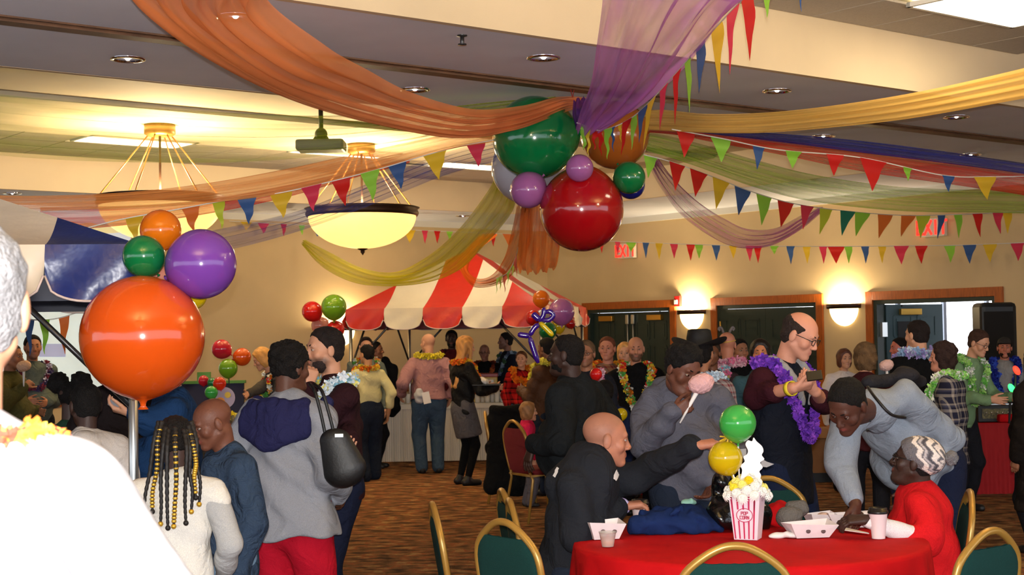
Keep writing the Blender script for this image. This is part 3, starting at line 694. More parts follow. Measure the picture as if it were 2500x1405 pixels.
for k, (u, v) in enumerate(TROF):
    t = empty('ceiling_troffer', uvz(u, v, ZC-.02)); tag(t, 'lit fluorescent ceiling panel '+where[k], 'ceiling light')
    f = MB()
    for a, b2, c, d in ((-.6, .6, -.3, -.27), (-.6, .6, .27, .3), (-.6, -.57, -.3, .3), (.57, .6, -.3, .3)): f.uvbox(u+a, u+b2, v+c, v+d, ZC-.03, ZC)
    build('frame', f, M_wmet, t); build('diffuser', MB().uvbox(u-.57, u+.57, v-.27, v+.27, ZC-.022, ZC-.01), M_fluo, t)
# recessed downlights
M_chrome = mat('chrome_reflector', (225, 225, 230), .06, metal=1.0); M_glint = mat('downlight_glint', (255, 255, 255), .3, emit=(255, 250, 245), estr=14)  # downlights are off; this glow imitates a flash glint in them
DL = [(312, 143, 'above the orange drape at far left'), (575, 40, 'seen through the orange drape'), (1327, 140, 'above the balloon cluster'), (1013, 218, 'above the middle of the orange drape'), (1897, 221, 'in the green lit patch'), (2335, 285, 'under the gold drape at right'), (2010, 332, 'above the red and blue drape'), (2370, 377, 'at the right end of the blue drape'), (30, 472, 'at the left edge above the blue tent'), (1130, 527, 'beside the yellow drape')]
for px, py, w in DL:
    p = PH(px, py, ZB-.012); t = empty('downlight', p); tag(t, 'round recessed chrome downlight '+w, 'downlight', 'recessed downlights')
    build('trim_ring', MB().lathe([(.105, .0), (.105, -.01), (.085, -.012), (.08, 0)], p, 24), M_chrome, t, True)
    build('reflector', MB().lathe([(.082, -.006), (.06, .03), (.03, .05), (0.001, .055)], p, 20), M_chrome, t, True)
    build('bulb', MB().sphere(p+np.array([0, 0, -.001]), (.016, .016, .012), 10, 6), M_glint, t, True)  # glowing dot in place of the glint, the lamp itself is unlit
p = PH(1128, 86, ZB-.012); t = empty('sprinkler', p); tag(t, 'small brass sprinkler head on the beam underside', 'sprinkler')
build('stem', MB().lathe([(.03, 0), (.03, -.006), (.012, -.01), (.012, -.05)], p, 12), M_steel, t, True); build('deflector', MB().lathe([(.001, -.058), (.025, -.056), (.025, -.05), (.001, -.05)], p, 12), M_steel, t, True)
p = PH(2052, 6, ZC)
# ---- bowl pendants
M_bowl = mat('alabaster_glass', (255, 224, 150), .35, emit=(255, 206, 120), estr=1.5, var=.08, vscale=6)
def pendant(px, py, label):
    top = PH(px, py, ZC-.03); t = empty('bowl_pendant', top); tag(t, label, 'pendant lamp', 'bowl pendants')
    R = .595; zr = 3.05; c = np.array([top[0], top[1], 0.])
    build('canopy', MB().lathe([(.001, 0), (.15, 0), (.15, -.09), (.12, -.11), (.001, -.11)], top, 24), mat('canopy_brass', (150, 110, 60), .4, metal=.5), t, True)
    rim = MB().lathe([(R-.03, zr-.07), (R+.005, zr-.07), (R+.02, zr-.04), (R+.005, zr), (R+.03, zr+.02), (R+.0, zr+.03), (R-.03, zr+.02), (R-.03, zr-.07)], c, 48); build('rim', rim, M_bronze, t, True)
    prof = [(R*math.cos(a)-.01, zr-.06-.36*math.sin(a)) for a in np.linspace(0, 1.45, 14)]+[(.001, zr-.06-.36)]
    build('bowl', MB().lathe(prof, c, 48), M_bowl, t, True)
    build('finial', MB().lathe([(.001, zr-.40), (.06, zr-.41), (.055, zr-.425), (.02, zr-.44), (.025, zr-.455), (.008, zr-.48), (.001, zr-.49)], c, 16), M_bronze, t, True)
    build('stem', MB().tube([top-ZU*.1, (c[0], c[1], zr-.1)], .012, 8), M_bronze, t, True)
    for k in range(6):
        a = 2*math.pi*k/6+.35; build('suspension_rod', MB().tube([top-ZU*.09+np.array([.1*math.cos(a), .1*math.sin(a), 0]), (c[0]+R*math.cos(a), c[1]+R*math.sin(a), zr)], .0075, 6), mat('rod_brass', (170, 120, 70), .35, metal=.6), t, True)
    light('bowl_bulb', 'POINT', (c[0], c[1], zr+.06), 215, (1.0, .80, .50), .16)
    return t
pendant(390, 305, 'large alabaster bowl pendant hidden partly by the orange balloons at left'); pendant(882, 352, 'large glowing alabaster bowl pendant in front of the yellow drape')
for u_, v_, w_ in ((7.0, 3.2, 'right'), (1.2, 3.2, 'left')):
    q_ = pix(uvz(u_, v_, ZC-.03)); pendant(q_[0], q_[1], 'large alabaster bowl pendant added out of view over the front of the hall, '+w_+' one')  # unseen, added to light the near beam; right one read from its warm patch
# projector hung from the ceiling
top = PH(783, 262, ZC); t = empty('projector', top); tag(t, 'ceiling projector on a black pole behind the green drape', 'projector')
build('pole', MB().tube([top, top-ZU*.22], .022, 10), M_black, t, True); c = top-ZU*.36
build('bracket', MB().tube([top-ZU*.2, c+np.array([.07, 0, .05])], .014, 6).tube([top-ZU*.2, c+np.array([-.07, 0, .05])], .014, 6).sphere(top-ZU*.25, .06, 12, 8), M_black, t, True)
build('housing', MB().box(c, (.22, .15, .05)), mat('projector_grey', (120, 118, 112), .5), t, bevel=.02); build('lens', MB().lathe([(.001, .0), (.04, 0), (.04, .05), (.001, .05)], c+np.array([-.1, .15, 0]), 14, ax=((1, 0, 0), (0, 0, 1), (0, 1, 0))), M_black, t, True)

# ---- doors
def casing(k):
    v0, v1 = DV[k]; d = empty('door_%d' % (k+1), uvz(UW, (v0+v1)/2, 0)); struct(d, ['closed green double doors with brass closers behind the lei crowd', 'closed green panelled double doors in an oak frame, middle pair', 'open green double doors with bright daylight behind'][k], 'door')
    for a, b2, z0, z1 in ((v0, v0+CAS, 0, 2.14), (v1-CAS, v1, 0, 2.14), (v0+CAS, v1-CAS, ZD, 2.14)): build('casing', MB().uvbox(UW-.03, UW+.0, a, b2, z0, z1), M_oak, d, bevel=.004)
    for a, b2, z0, z1 in ((v0+CAS, v0+CAS+.05, 0, ZD), (v1-CAS-.05, v1-CAS, 0, ZD), (v0+CAS+.05, v1-CAS-.05, ZD-.05, ZD)): build('jamb', MB().uvbox(UW-.005, UW+.16, a, b2, z0, z1), M_green, d)
    return d, v0+CAS+.05, v1-CAS-.05
def leaf(par, org, ax_w, ax_n, w, m, panels=True, z1=None):
    """door leaf hinged at org, w wide along ax_w, facing ax_n"""
    z1 = z1 or ZD-.055; ax_w = nrm(ax_w); ax_n = nrm(ax_n); c = np.array(org)+ax_w*w/2+ZU*(z1/2)
    lf = build('door_leaf', MB().box(c, (w/2-.002, .022, z1/2), (ax_w, ax_n, ZU)), m, par)
    if panels:
        for x in (.29, .71):
            for z, hz in ((1.70, .13), (1.33, .14), (.95, .14), (.50, .22)):
                pc = np.array(org)+ax_w*w*x+ZU*z+ax_n*.0225; hw = w*.155
                fr = MB()
                for sx, sz, wx, wz in ((0, hz, hw, .012), (0, -hz, hw, .012), (hw, 0, .012, hz), (-hw, 0, .012, hz)): fr.box(pc+ax_w*sx+ZU*sz, (wx, .008, wz), (ax_w, ax_n, ZU))
                fr.box(pc, (hw-.035, .006, hz-.035), (ax_w, ax_n, ZU)); build('door_panel', fr, m, lf)
    return lf
def closer(par, c, axw, axn):
    t = build('door_closer', MB().box(c, (.15, .03, .04), (axw, axn, ZU)), M_brass, par, bevel=.005)
    build('closer_arm', MB().box(np.array(c)+ZU*.07+axn*.02, (.14, .012, .006), (axw, axn, ZU)).sphere(np.array(c)+ZU*.075-axw*.13+axn*.02, .015, 8, 6), M_steel, par)
NW = -U2                                                     # wall normal into the room
d1, a, b2 = casing(0); w = (b2-a)/2
for s, org, axw in ((0, uvz(UW+.09, a, 0), V2), (1, uvz(UW+.09, b2, 0), -V2)):
    leaf(d1, org, axw, NW, w, M_green); closer(d1, org+axw*w*.38+ZU*(ZD-.14)+NW*.05, axw, NW)
    rod = org+axw*(w-.06)+NW*.05
    build('panic_rod', MB().tube([rod+ZU*.2, rod+ZU*(ZD-.2)], .012, 8), M_alu, d1, True); build('latch_box', MB().box(rod+ZU*(ZD-.16), (.03, .02, .07), (V2, U2, ZU)), M_alu, d1, bevel=.006); build('push_bar', MB().box(org+axw*w*.5+NW*.06+ZU*1.0, (w*.42, .025, .035), (V2, U2, ZU)), M_alu, d1, bevel=.006)
d2, a, b2 = casing(1); w = (b2-a)/2
for s, org, axw in ((0, uvz(UW+.02, a, 0), V2), (1, uvz(UW+.02, b2, 0), -V2)):
    leaf(d2, org, axw, NW, w, M_green)
    for z in (.25, 1.0, 1.75): build('hinge', MB().tube([org+axw*.01+NW*.03+ZU*(z-.06), org+axw*.01+NW*.03+ZU*(z+.06)], .014, 8), M_brass, d2, True)
    build('door_knob', MB().sphere(org+axw*(w-.08)+NW*.06+ZU*.98, .03, 12, 8), M_brass, d2, True)
d3, a, b2 = casing(2); w = (b2-a)/2
axo = nrm(U2*.93-V2*.36); ax2 = nrm(U2*.98+V2*.15)                        # both leaves swung outwards
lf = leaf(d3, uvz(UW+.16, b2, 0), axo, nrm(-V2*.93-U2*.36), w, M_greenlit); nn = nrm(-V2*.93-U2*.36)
closer(d3, uvz(UW+.16, b2, 0)+axo*w*.4+ZU*(ZD-.15)+nn*.06, axo, nn); build('wall_notice', MB().box(uvz(UW+.16, b2, 0)+axo*w*.3+ZU*1.62+nn*.03, (.09, .008, .14), (axo, nn, ZU)), M_black, lf)
for z in (.3, 1.66): build('hinge', MB().box(uvz(UW+.1, b2-.02, z), (.05, .02, .09), (U2, V2, ZU)), M_alu, d3)
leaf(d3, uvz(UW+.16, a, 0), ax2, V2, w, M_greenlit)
# lobby beyond the open doors: ceiling, end wall and a tall daylight window
M_day = mat('daylight_window', (255, 255, 255), .5, emit=(240, 244, 255), estr=6.0)
VL = DV[2][1]+2.6
lb = MB().uvbox(UW+.2, UW+9, DV[2][0]-1.5, VL+.1, ZD+.62, ZD+.7).uvbox(UW+9, UW+9.1, DV[2][0]-1.5, VL+.1, 0, ZD+.7)
struct(build('wall_lobby', lb, paint('lobby_paint', (228, 226, 222))), 'pale lobby wall and ceiling beyond the open doors', 'wall')
wn = empty('window_1', uvz(UW+4, VL, 0)); struct(wn, 'tall bright lobby window with grey mullions beyond the open doors', 'window')
M_mull = mat('mullion_grey', (120, 128, 140), .5); um = float(PV(2302, 800, VL)@U2)
for s0, s1 in ((-3.6, -2.4), (-2.4, -1.2), (-1.2, 0), (0, 1.2), (1.2, 2.4), (2.4, 3.6)):
    if um+s0 < UW+.25: continue
    build('pane', MB().uvbox(um+s0+.03, um+s1-.03, VL, VL+.02, 1.0, ZD+.6), M_day, wn); build('mullion', MB().uvbox(um+s1-.04, um+s1+.04, VL-.05, VL+.04, 0, ZD+.62), M_mull, wn)
    build('lower_panel', MB().uvbox(um+s0+.03, um+s1-.03, VL-.01, VL+.03, 0, 1.0), mat('pale_panel', (226, 226, 232), .5), wn)
# sconces between the doors and one on the back wall
M_sglass = mat('sconce_glass', (255, 236, 190), .35, emit=(255, 226, 160), estr=4.2)
def sconce(c, n, ax, label, power=85):
    t = empty('wall_sconce', c); tag(t, label, 'wall lamp', 'half bowl wall sconces'); n = nrm(n); ax = nrm(ax); R = .24; a0 = 0; arc = (0, math.pi)
    prof = [(R*math.cos(a)*.92, -.235*math.sin(a)) for a in np.linspace(0, 1.5, 10)]+[(.002, -.235)]
    build('glass_bowl', MB().lathe(prof, c, 20, ax=(ax, n*.62, ZU), arc=arc), M_sglass, t, True)
    build('rim', MB().lathe([(R*.9, -.01), (R+.02, -.01), (R+.025, .05), (R*.9, .05), (R*.9, -.01)], c, 20, ax=(ax, n*.66, ZU), arc=arc), M_bronze, t, True); build('back_plate', MB().box(np.array(c)-ZU*.09+n*.012, (.1, .012, .09), (ax, n, ZU)), M_bronze, t)
    light('sconce_bulb', 'POINT', tuple(np.array(c)+n*.09+ZU*.03), power, (1., .80, .48), .06)
for px, py, w in ((1691, 766, 'between the left and middle green doors'), (2062, 752, 'between the middle and open green doors')):
    p = PU(px, py, UW); sconce(p, NW, V2, 'lit half bowl wall sconce with bronze rim '+w)
sconce(PV(832, 806, VB), -V2, U2, 'lit half bowl wall sconce behind the striped tent pole'); 
# exit signs, fire alarm
M_exit = mat('exit_red', (255, 40, 30), .5, emit=(255, 40, 30), estr=2.2); M_exitbox = mat('exit_housing', (226, 214, 196), .5)
def letters(txt, c, axx, axz, n, hgt, m, par, gap=.25, stroke=.18):
    G = {'E': [((0, 0), (0, 1)), ((0, 0), (.6, 0)), ((0, .5), (.5, .5)), ((0, 1), (.6, 1))], 'X': [((0, 0), (.6, 1)), ((0, 1), (.6, 0))], 'I': [((.3, 0), (.3, 1))], 'T': [((0, 1), (.6, 1)), ((.3, 0), (.3, 1))],
         'P': [((0, 0), (0, 1)), ((0, 1), (.55, 1)), ((.55, 1), (.55, .5)), ((.55, .5), (0, .5))], 'O': [((0, 0), (0, 1)), ((0, 1), (.55, 1)), ((.55, 1), (.55, 0)), ((.55, 0), (0, 0))], 'C': [((.55, 1), (0, 1)), ((0, 1), (0, 0)), ((0, 0), (.55, 0))],
         'R': [((0, 0), (0, 1)), ((0, 1), (.55, 1)), ((.55, 1), (.55, .5)), ((.55, .5), (0, .5)), ((.25, .5), (.6, 0))], 'N': [((0, 0), (0, 1)), ((0, 1), (.55, 0)), ((.55, 0), (.55, 1))]}
    tw = len(txt)*(.6+gap)-gap; mb = MB(); axx = nrm(axx); axz = nrm(axz)
    for i, ch in enumerate(txt):
        for p, q in G[ch]:
            P0 = np.array(c)+axx*hgt*(i*(.6+gap)+p[0]-tw/2)+axz*hgt*(p[1]-.5); P1 = np.array(c)+axx*hgt*(i*(.6+gap)+q[0]-tw/2)+axz*hgt*(q[1]-.5); d = nrm(P1-P0); s = np.cross(d, n)
            mb.box((P0+P1)/2, (np.linalg.norm(P1-P0)/2+hgt*stroke/2, hgt*stroke/2, .002), (d, s, n))
    return build('lettering', mb, m, par)
for px, py, w in ((1537, 613, 'above the lei crowd, half hidden by a lime pennant'), (2285, 556, 'above the open doors, half hidden by a blue pennant')):
    c = PU(px, py, UW)+NW*.05; t = empty('exit_sign', c); tag(t, 'red lit EXIT sign '+w, 'sign'); build('housing', MB().box(c, (.17, .035, .11), (V2, U2, ZU)), M_exitbox, t, bevel=.006); letters('EXIT', c+NW*.038, -V2, ZU, NW, .15, M_exit, t, .12, .2)
c = PU(1659, 736, UW)+NW*.03; t = empty('fire_alarm', c); tag(t, 'red fire alarm strobe beside the left green doors', 'fire alarm'); build('housing', MB().box(c, (.055, .025, .075), (V2, U2, ZU)), mat('alarm_red', (200, 28, 26), .4), t, bevel=.006); build('strobe', MB().box(c+NW*.03-ZU*.01+V2*.015, (.028, .014, .03), (V2, U2, ZU)), mat('strobe_clear', (235, 235, 235), .2), t, bevel=.005)
# projection screen on the back wall behind the blue tent
def slide():
    m, n, L, b = newmat('projected_slide'); tc = n.new('ShaderNodeTexCoord'); sx = n.new('ShaderNodeSeparateXYZ'); L.new(tc.outputs['Generated'], sx.inputs[0])
    r = n.new('ShaderNodeValToRGB'); e = r.color_ramp.elements; r.color_ramp.interpolation = 'CONSTANT'; e[0].position = 0; e[0].color = (*lin((215, 228, 224)), 1); e[1].position = .62; e[1].color = (*lin((206, 205, 120)), 1)
    for p, c in ((.72, (222, 190, 140)), (.78, (200, 206, 214)), (.86, (222, 206, 150)), (.92, (205, 222, 224))): x = e.new(p); x.color = (*lin(c), 1)
    nz = n.new('ShaderNodeTexNoise'); nz.inputs['Scale'].default_value = 3; L.new(tc.outputs['Generated'], nz.inputs['Vector']); ma = n.new('ShaderNodeMath'); ma.operation = 'MULTIPLY_ADD'; ma.inputs[1].default_value = .14; L.new(nz.outputs['Fac'], ma.inputs[0]); L.new(sx.outputs['Z'], ma.inputs[2])
    sb = n.new('ShaderNodeMath'); sb.operation = 'SUBTRACT'; sb.inputs[1].default_value = .07; L.new(ma.outputs[0], sb.inputs[0]); L.new(sb.outputs[0], r.inputs[0])
    L.new(r.outputs[0], b.inputs['Base Color']); L.new(r.outputs[0], b.inputs['Emission Color']); b.inputs['Emission Strength'].default_value = .55; return m
p0 = PV(-60, 962, VB-.06); p1 = PV(318, 520, VB-.06); u0, u1 = float(p0@U2), float(p1@U2); z0, z1 = float(p0[2]), float(PV(150, 505, VB-.06)[2])
t = empty('projection_screen', uvz((u0+u1)/2, VB-.06, z0)); tag(t, 'lit projection screen with a pale slide behind the blue tent', 'screen')
build('screen_surface', MB().uvbox(u0, u1, VB-.07, VB-.06, z0, z1), slide(), t); build('case', MB().uvbox(u0-.05, u1+.05, VB-.14, VB-.02, z1, z1+.12), M_wmet, t); build('weight_bar', MB().uvbox(u0, u1, VB-.08, VB-.05, z0-.03, z0), M_black, t)
sl = MB()
for (x0, y0, x1, y1) in ((95, 840, 160, 872),): sl.add([PV(x, y, VB-.075) for x, y in ((x0, y0), (x1, y0), (x1, y1), (x0, y1))], [(0, 1, 2, 3)])
build('slide_picture', sl, mat('slide_lilac', (176, 180, 212), .6, emit=(176, 180, 212), estr=.4), t)

# ================================================================== DECORATIONS
# ---- tulle drapes
def tulle(name, col, op=0.55):
    m, n, L, b = newmat('tulle_'+name); c = lin(col)
    tr = n.new('ShaderNodeBsdfTransparent'); df = n.new('ShaderNodeBsdfDiffuse'); tl = n.new('ShaderNodeBsdfTranslucent'); mx = n.new('ShaderNodeMixShader'); mx2 = n.new('ShaderNodeMixShader')
    df.inputs[0].default_value = (*c, 1); tl.inputs[0].default_value = (*c, 1); mx.inputs[0].default_value = .5; L.new(df.outputs[0], mx.inputs[1]); L.new(tl.outputs[0], mx.inputs[2])
    tc = n.new('ShaderNodeTexCoord'); uv = n.new('ShaderNodeUVMap'); mp = n.new('ShaderNodeMapping'); mp.inputs['Scale'].default_value = (1.0, 9, 1); L.new(uv.outputs[0], mp.inputs[0])
    t = n.new('ShaderNodeTexNoise'); t.inputs['Scale'].default_value = 1.0; t.inputs['Detail'].default_value = 2; L.new(mp.outputs[0], t.inputs['Vector'])
    mr = n.new('ShaderNodeMapRange'); mr.inputs[1].default_value = .32; mr.inputs[2].default_value = .68; mr.inputs[3].default_value = op-.14; mr.inputs[4].default_value = min(op+.14, .97); L.new(t.outputs['Fac'], mr.inputs[0])
    L.new(mr.outputs[0], mx2.inputs[0]); L.new(tr.outputs[0], mx2.inputs[1]); L.new(mx.outputs[0], mx2.inputs[2]); L.new(mx2.outputs[0], n['Material Output'].inputs[0]); n.remove(b); return m
def drape(label, col, st, op=.55, pleat=.02, nple=7, nl=64, nw=40, seed=1, group='tulle drapes', belly=.12):
    """st: stations (x of one edge, y, x of the other edge, y, distance ahead, distance of second edge or None)"""
    A = catmull([P(s[0], s[1], s[4]) for s in st], nl); B = catmull([P(s[2], s[3], s[4]+(s[5] if len(s) > 5 else 0)) for s in st], nl); rg = np.random.default_rng(seed); ph = rg.uniform(0, 6.28, 4)
    V = []; Fq = []; UVs = []
    for i in range(nl+1):
        a, b = A[i], B[i]; w = b-a; L_ = np.linalg.norm(w); tg = nrm(A[min(i+1, nl)]-A[max(i-1, 0)]); nn = nrm(np.cross(tg, w))
        for j in range(nw+1):
            t = j/nw; q = i/nl
            d = pleat*math.sin(2*math.pi*(nple*t+.35*math.sin(3*q+ph[0]))+ph[1])+pleat*.5*math.sin(2*math.pi*(2.3*nple*t+.5*q)+ph[2])+belly*L_*math.sin(math.pi*t)
            tt = t+.012*math.sin(2*math.pi*nple*t*1.7+ph[3]); V.append(a+w*tt+nn*d); UVs.append((q*3, t))
    for i in range(nl):
        for j in range(nw): Fq.append((i*(nw+1)+j, i*(nw+1)+j+1, (i+1)*(nw+1)+j+1, (i+1)*(nw+1)+j))
    V = np.array(V); c = V.mean(0); me = bpy.data.meshes.new('tulle_drape'); me.from_pydata((V-c).tolist(), [], Fq); uvl = me.uv_layers.new(name='UVMap')
    li = np.zeros(len(me.loops), np.int32); me.loops.foreach_get('vertex_index', li); uvl.data.foreach_set('uv', np.array(UVs, np.float32)[li].ravel())
    me.polygons.foreach_set('use_smooth', [True]*len(Fq)); me.materials.append(tulle(label.replace(' ', '_')[:30], col, op)); o = link('tulle_drape', me); o.location = Vector(c); tag(o, label, 'drape', group); return o
OR, PU_, GO, GR, PE, RD, BL, YE, PK = (250, 138, 60), (222, 148, 240), (230, 186, 100), (170, 186, 50), (244, 166, 92), (232, 54, 42), (84, 98, 190), (230, 222, 54), (196, 104, 186)
drape('wide orange tulle drape sweeping from the ceiling at top left to the balloon cluster', (255, 164, 104), [(230, -120, 760, -120, 6.2), (330, 0, 640, 0, 6.6), (500, 125, 790, 130, 7.2), (700, 235, 900, 185, 7.9), (900, 300, 1010, 235, 8.6), (1100, 338, 1160, 272, 9.3), (1250, 318, 1280, 262, 9.85), (1360, 278, 1370, 238, 10.2), (1425, 262, 1425, 236, 10.4)], .72, .03, 5, 90, 44, 1)
drape('purple tulle drape hanging from the ceiling above the balloon cluster', PU_, [(1475, -130, 1960, -130, 6.2), (1470, 0, 1800, 0, 6.9), (1457, 90, 1720, 95, 7.8), (1440, 190, 1640, 180, 8.8), (1418, 260, 1555, 262, 9.6), (1405, 315, 1470, 312, 10.0)], .62, .03, 4, 60, 44, 2, belly=.1)
drape('bunched purple end of tulle tied at the balloon cluster', (84, 40, 130), [(1400, 245, 1440, 240, 10.15), (1398, 280, 1445, 280, 10.1), (1405, 318, 1430, 316, 10.05)], .9, .02, 3, 16, 16, 3)
drape('gold tulle drape running from the balloon cluster to the right edge', GO, [(1470, 285, 1470, 312, 10.75), (1600, 268, 1590, 318, 10.5), (1720, 278, 1720, 325, 10.2), (1850, 276, 1860, 325, 10.1), (2000, 262, 2010, 314, 9.9), (2200, 232, 2210, 292, 9.6), (2400, 190, 2410, 258, 9.3), (2620, 135, 2630, 215, 9.0), (2950, 40, 2960, 130, 8.9)], .86, .012, 4, 60, 24, 4)
drape('olive green tulle drape spread across the left from the balloon cluster', GR, [(1360, 236, 1350, 262, 10.5), (1200, 248, 1190, 300, 10.6), (1000, 268, 990, 352, 10.8), (800, 282, 780, 380, 11.0), (560, 275, 560, 396, 11.2), (300, 258, 300, 396, 11.3), (100, 240, 100, 388, 11.3), (-80, 222, -80, 372, 11.3)], .34, .035, 6, 80, 44, 5)
drape('peach tulle drape sagging across the left above the blue tent', PE, [(1220, 306, 1215, 345, 10.3), (1080, 330, 1080, 368, 10.1), (900, 368, 900, 420, 9.8), (700, 412, 700, 470, 9.5), (500, 448, 500, 496, 9.2), (300, 470, 300, 508, 9.0), (100, 478, 100, 516, 8.9), (-60, 476, -60, 518, 8.8)], .72, .012, 4, 70, 24, 6)
drape('red tulle drape below the peach one at left', RD, [(1000, 388, 1000, 398, 10.0), (860, 418, 860, 436, 9.9), (700, 452, 700, 482, 9.8), (520, 485, 520, 520, 9.7), (360, 500, 350, 545, 9.6), (200, 505, 190, 560, 9.6), (100, 506, 90, 560, 9.6)], .72, .012, 4, 60, 24, 7)
drape('thin blue tulle drape from the balloon cluster past the bowl lamp', BL, [(1230, 340, 1230, 390, 10.5), (1080, 378, 1080, 432, 11.0), (900, 448, 900, 502, 11.6), (740, 510, 740, 560, 12.2), (600, 545, 600, 600, 12.8), (480, 570, 480, 625, 13.3)], .4, .02, 5, 60, 30, 8)
drape('yellow tulle drape swagged in front of the back wall', YE, [(1215, 420, 1262, 470, 10.7), (1190, 470, 1250, 520, 11.2), (1120, 560, 1190, 590, 12.5), (1040, 630, 1110, 665, 14.0), (960, 668, 1000, 694, 15.6), (880, 655, 880, 695, 17.0), (800, 615, 790, 655, 18.4), (742, 585, 742, 600, 20.0)], .7, .02, 4, 70, 30, 9)
drape('orange tulle swag looping over the striped tent', OR, [(1262, 498, 1300, 500, 10.8), (1250, 560, 1300, 575, 12.0), (1230, 630, 1272, 640, 13.2), (1200, 672, 1225, 690, 14.4), (1165, 680, 1160, 702, 15.5), (1140, 655, 1128, 668, 16.5), (1165, 610, 1120, 640, 17.3), (1215, 575, 1170, 580, 18.0)], .75, .02, 4, 60, 26, 10)
drape('orange tulle end hanging loose behind the red balloon', OR, [(1275, 490, 1360, 485, 10.9), (1270, 540, 1368, 540, 11.1), (1266, 600, 1368, 600, 11.4), (1262, 640, 1362, 640, 11.6), (1268, 662, 1352, 654, 11.7)], .85, .02, 4, 30, 40, 11)
drape('mauve tulle drape swagged at right below the pennants', PK, [(1578, 380, 1610, 392, 10.7), (1610, 450, 1650, 440, 11.3), (1660, 520, 1710, 495, 12.2), (1730, 575, 1770, 535, 13.2), (1800, 605, 1830, 562, 14.2), (1880, 600, 1900, 560, 15.3), (1950, 562, 1960, 528, 16.5), (2005, 515, 2005, 505, 17.5)], .48, .02, 4, 60, 30, 12)
drape('lime green tulle drape stretched along the right side', (140, 176, 44), [(1480, 318, 1480, 340, 10.8), (1592, 326, 1585, 372, 10.7), (1700, 350, 1690, 405, 10.9), (1850, 392, 1840, 458, 11.4), (2000, 428, 1990, 494, 11.9), (2200, 455, 2200, 516, 12.4), (2400, 462, 2400, 520, 12.8), (2600, 462, 2600, 520, 13.1), (2850, 448, 2850, 490, 14.2)], .58, .025, 5, 60, 34, 13)
drape('red tulle drape stretched along the right side', (206, 34, 28), [(1500, 312, 1500, 320, 10.8), (1640, 318, 1640, 328, 10.65), (1750, 328, 1745, 348, 10.6), (1900, 342, 1900, 376, 10.9), (2100, 368, 2100, 418, 11.3), (2300, 396, 2300, 448, 11.7), (2450, 416, 2450, 470, 12.0), (2600, 432, 2600, 490, 12.3), (2860, 455, 2860, 490, 14.0)], .7, .016, 4, 60, 26, 14)
drape('narrow dark blue tulle strip above the red drape at right', (44, 52, 140), [(1690, 316, 1690, 322, 10.4), (1900, 326, 1900, 346, 10.8), (2100, 344, 2100, 372, 11.2), (2300, 370, 2300, 398, 11.6), (2450, 392, 2450, 418, 11.9), (2600, 410, 2600, 436, 12.2), (2860, 430, 2860, 450, 14.0)], .8, .012, 3, 50, 18, 15)
# ---- pennant strings
PC = {'r': (214, 36, 30), 'p': (224, 60, 92), 'g': (150, 214, 70), 'b': (58, 96, 160), 'y': (234, 196, 50), 'o': (226, 120, 50), 't': (30, 130, 110), 'l': (196, 214, 60)}
def pmat(k):
    if 'pen_'+k in MATS: return MATS['pen_'+k]
    m, n, L, b = newmat('pennant_'+k); b.inputs['Base Color'].default_value = (*lin(PC[k]), 1); b.inputs['Roughness'].default_value = .5; b.inputs['Transmission Weight'].default_value = 0
    tl = n.new('ShaderNodeBsdfTranslucent'); tl.inputs[0].default_value = (*lin(PC[k]), 1); mx = n.new('ShaderNodeMixShader'); mx.inputs[0].default_value = .4; L.new(b.outputs[0], mx.inputs[1]); L.new(tl.outputs[0], mx.inputs[2]); L.new(mx.outputs[0], n['Material Output'].inputs[0]); MATS['pen_'+k] = m; return m
M_cord = mat('pennant_cord', (226, 222, 214), .6)
def bunting(label, path, items, twist=0.0, seed=3):
    """items: (px along x, colour, width px, drop px, lean px)"""
    pts = catmull([P(*p) for p in path], 60); X = [pix(p)[0] for p in pts]; rg = np.random.default_rng(seed)
    t = empty('pennant_string', pts[len(pts)//2]); tag(t, label, 'bunting', 'pennant strings'); build('cord', MB().tube(pts, .004, 5), M_cord, t)
    def at(x):
        i = int(np.argmin([abs(q-x) for q in X])); return pts[i]
    for it in items:
        x, k, w, dr = it[:4]; ln = it[4] if len(it) > 4 else 0; a = at(x-w/2); b = at(x+w/2); c = (a+b)/2; Yc = c[1]; s = Yc/FPX
        d = -ZU*dr*s+np.array([ln*s, 0, 0]); ev = nrm(b-a); nn = np.array([0, -1., 0]); mb = MB(); rows = 9; ph = rg.uniform(0, 6.28); hw = np.linalg.norm(b-a)/2; vs = []
        for i in range(rows+1):
            q = i/rows; wd = hw*(1-q)*(1+(twist*.4*math.sin(9*q+ph))) + .0015; an = twist*1.3*math.sin(5*q+ph)*q; e2 = ev*math.cos(an)+nn*math.sin(an); base = c+d*q+nn*.012*math.sin(7*q+ph)*(1+2*twist)+ev*(twist*.02*math.sin(11*q+ph))
            vs += [base-e2*wd, base+e2*wd]
        mb.add(vs, [(2*i, 2*i+1, 2*i+3, 2*i+2) for i in range(rows)]); build('pennant', mb, pmat(k), t, True)
    return t
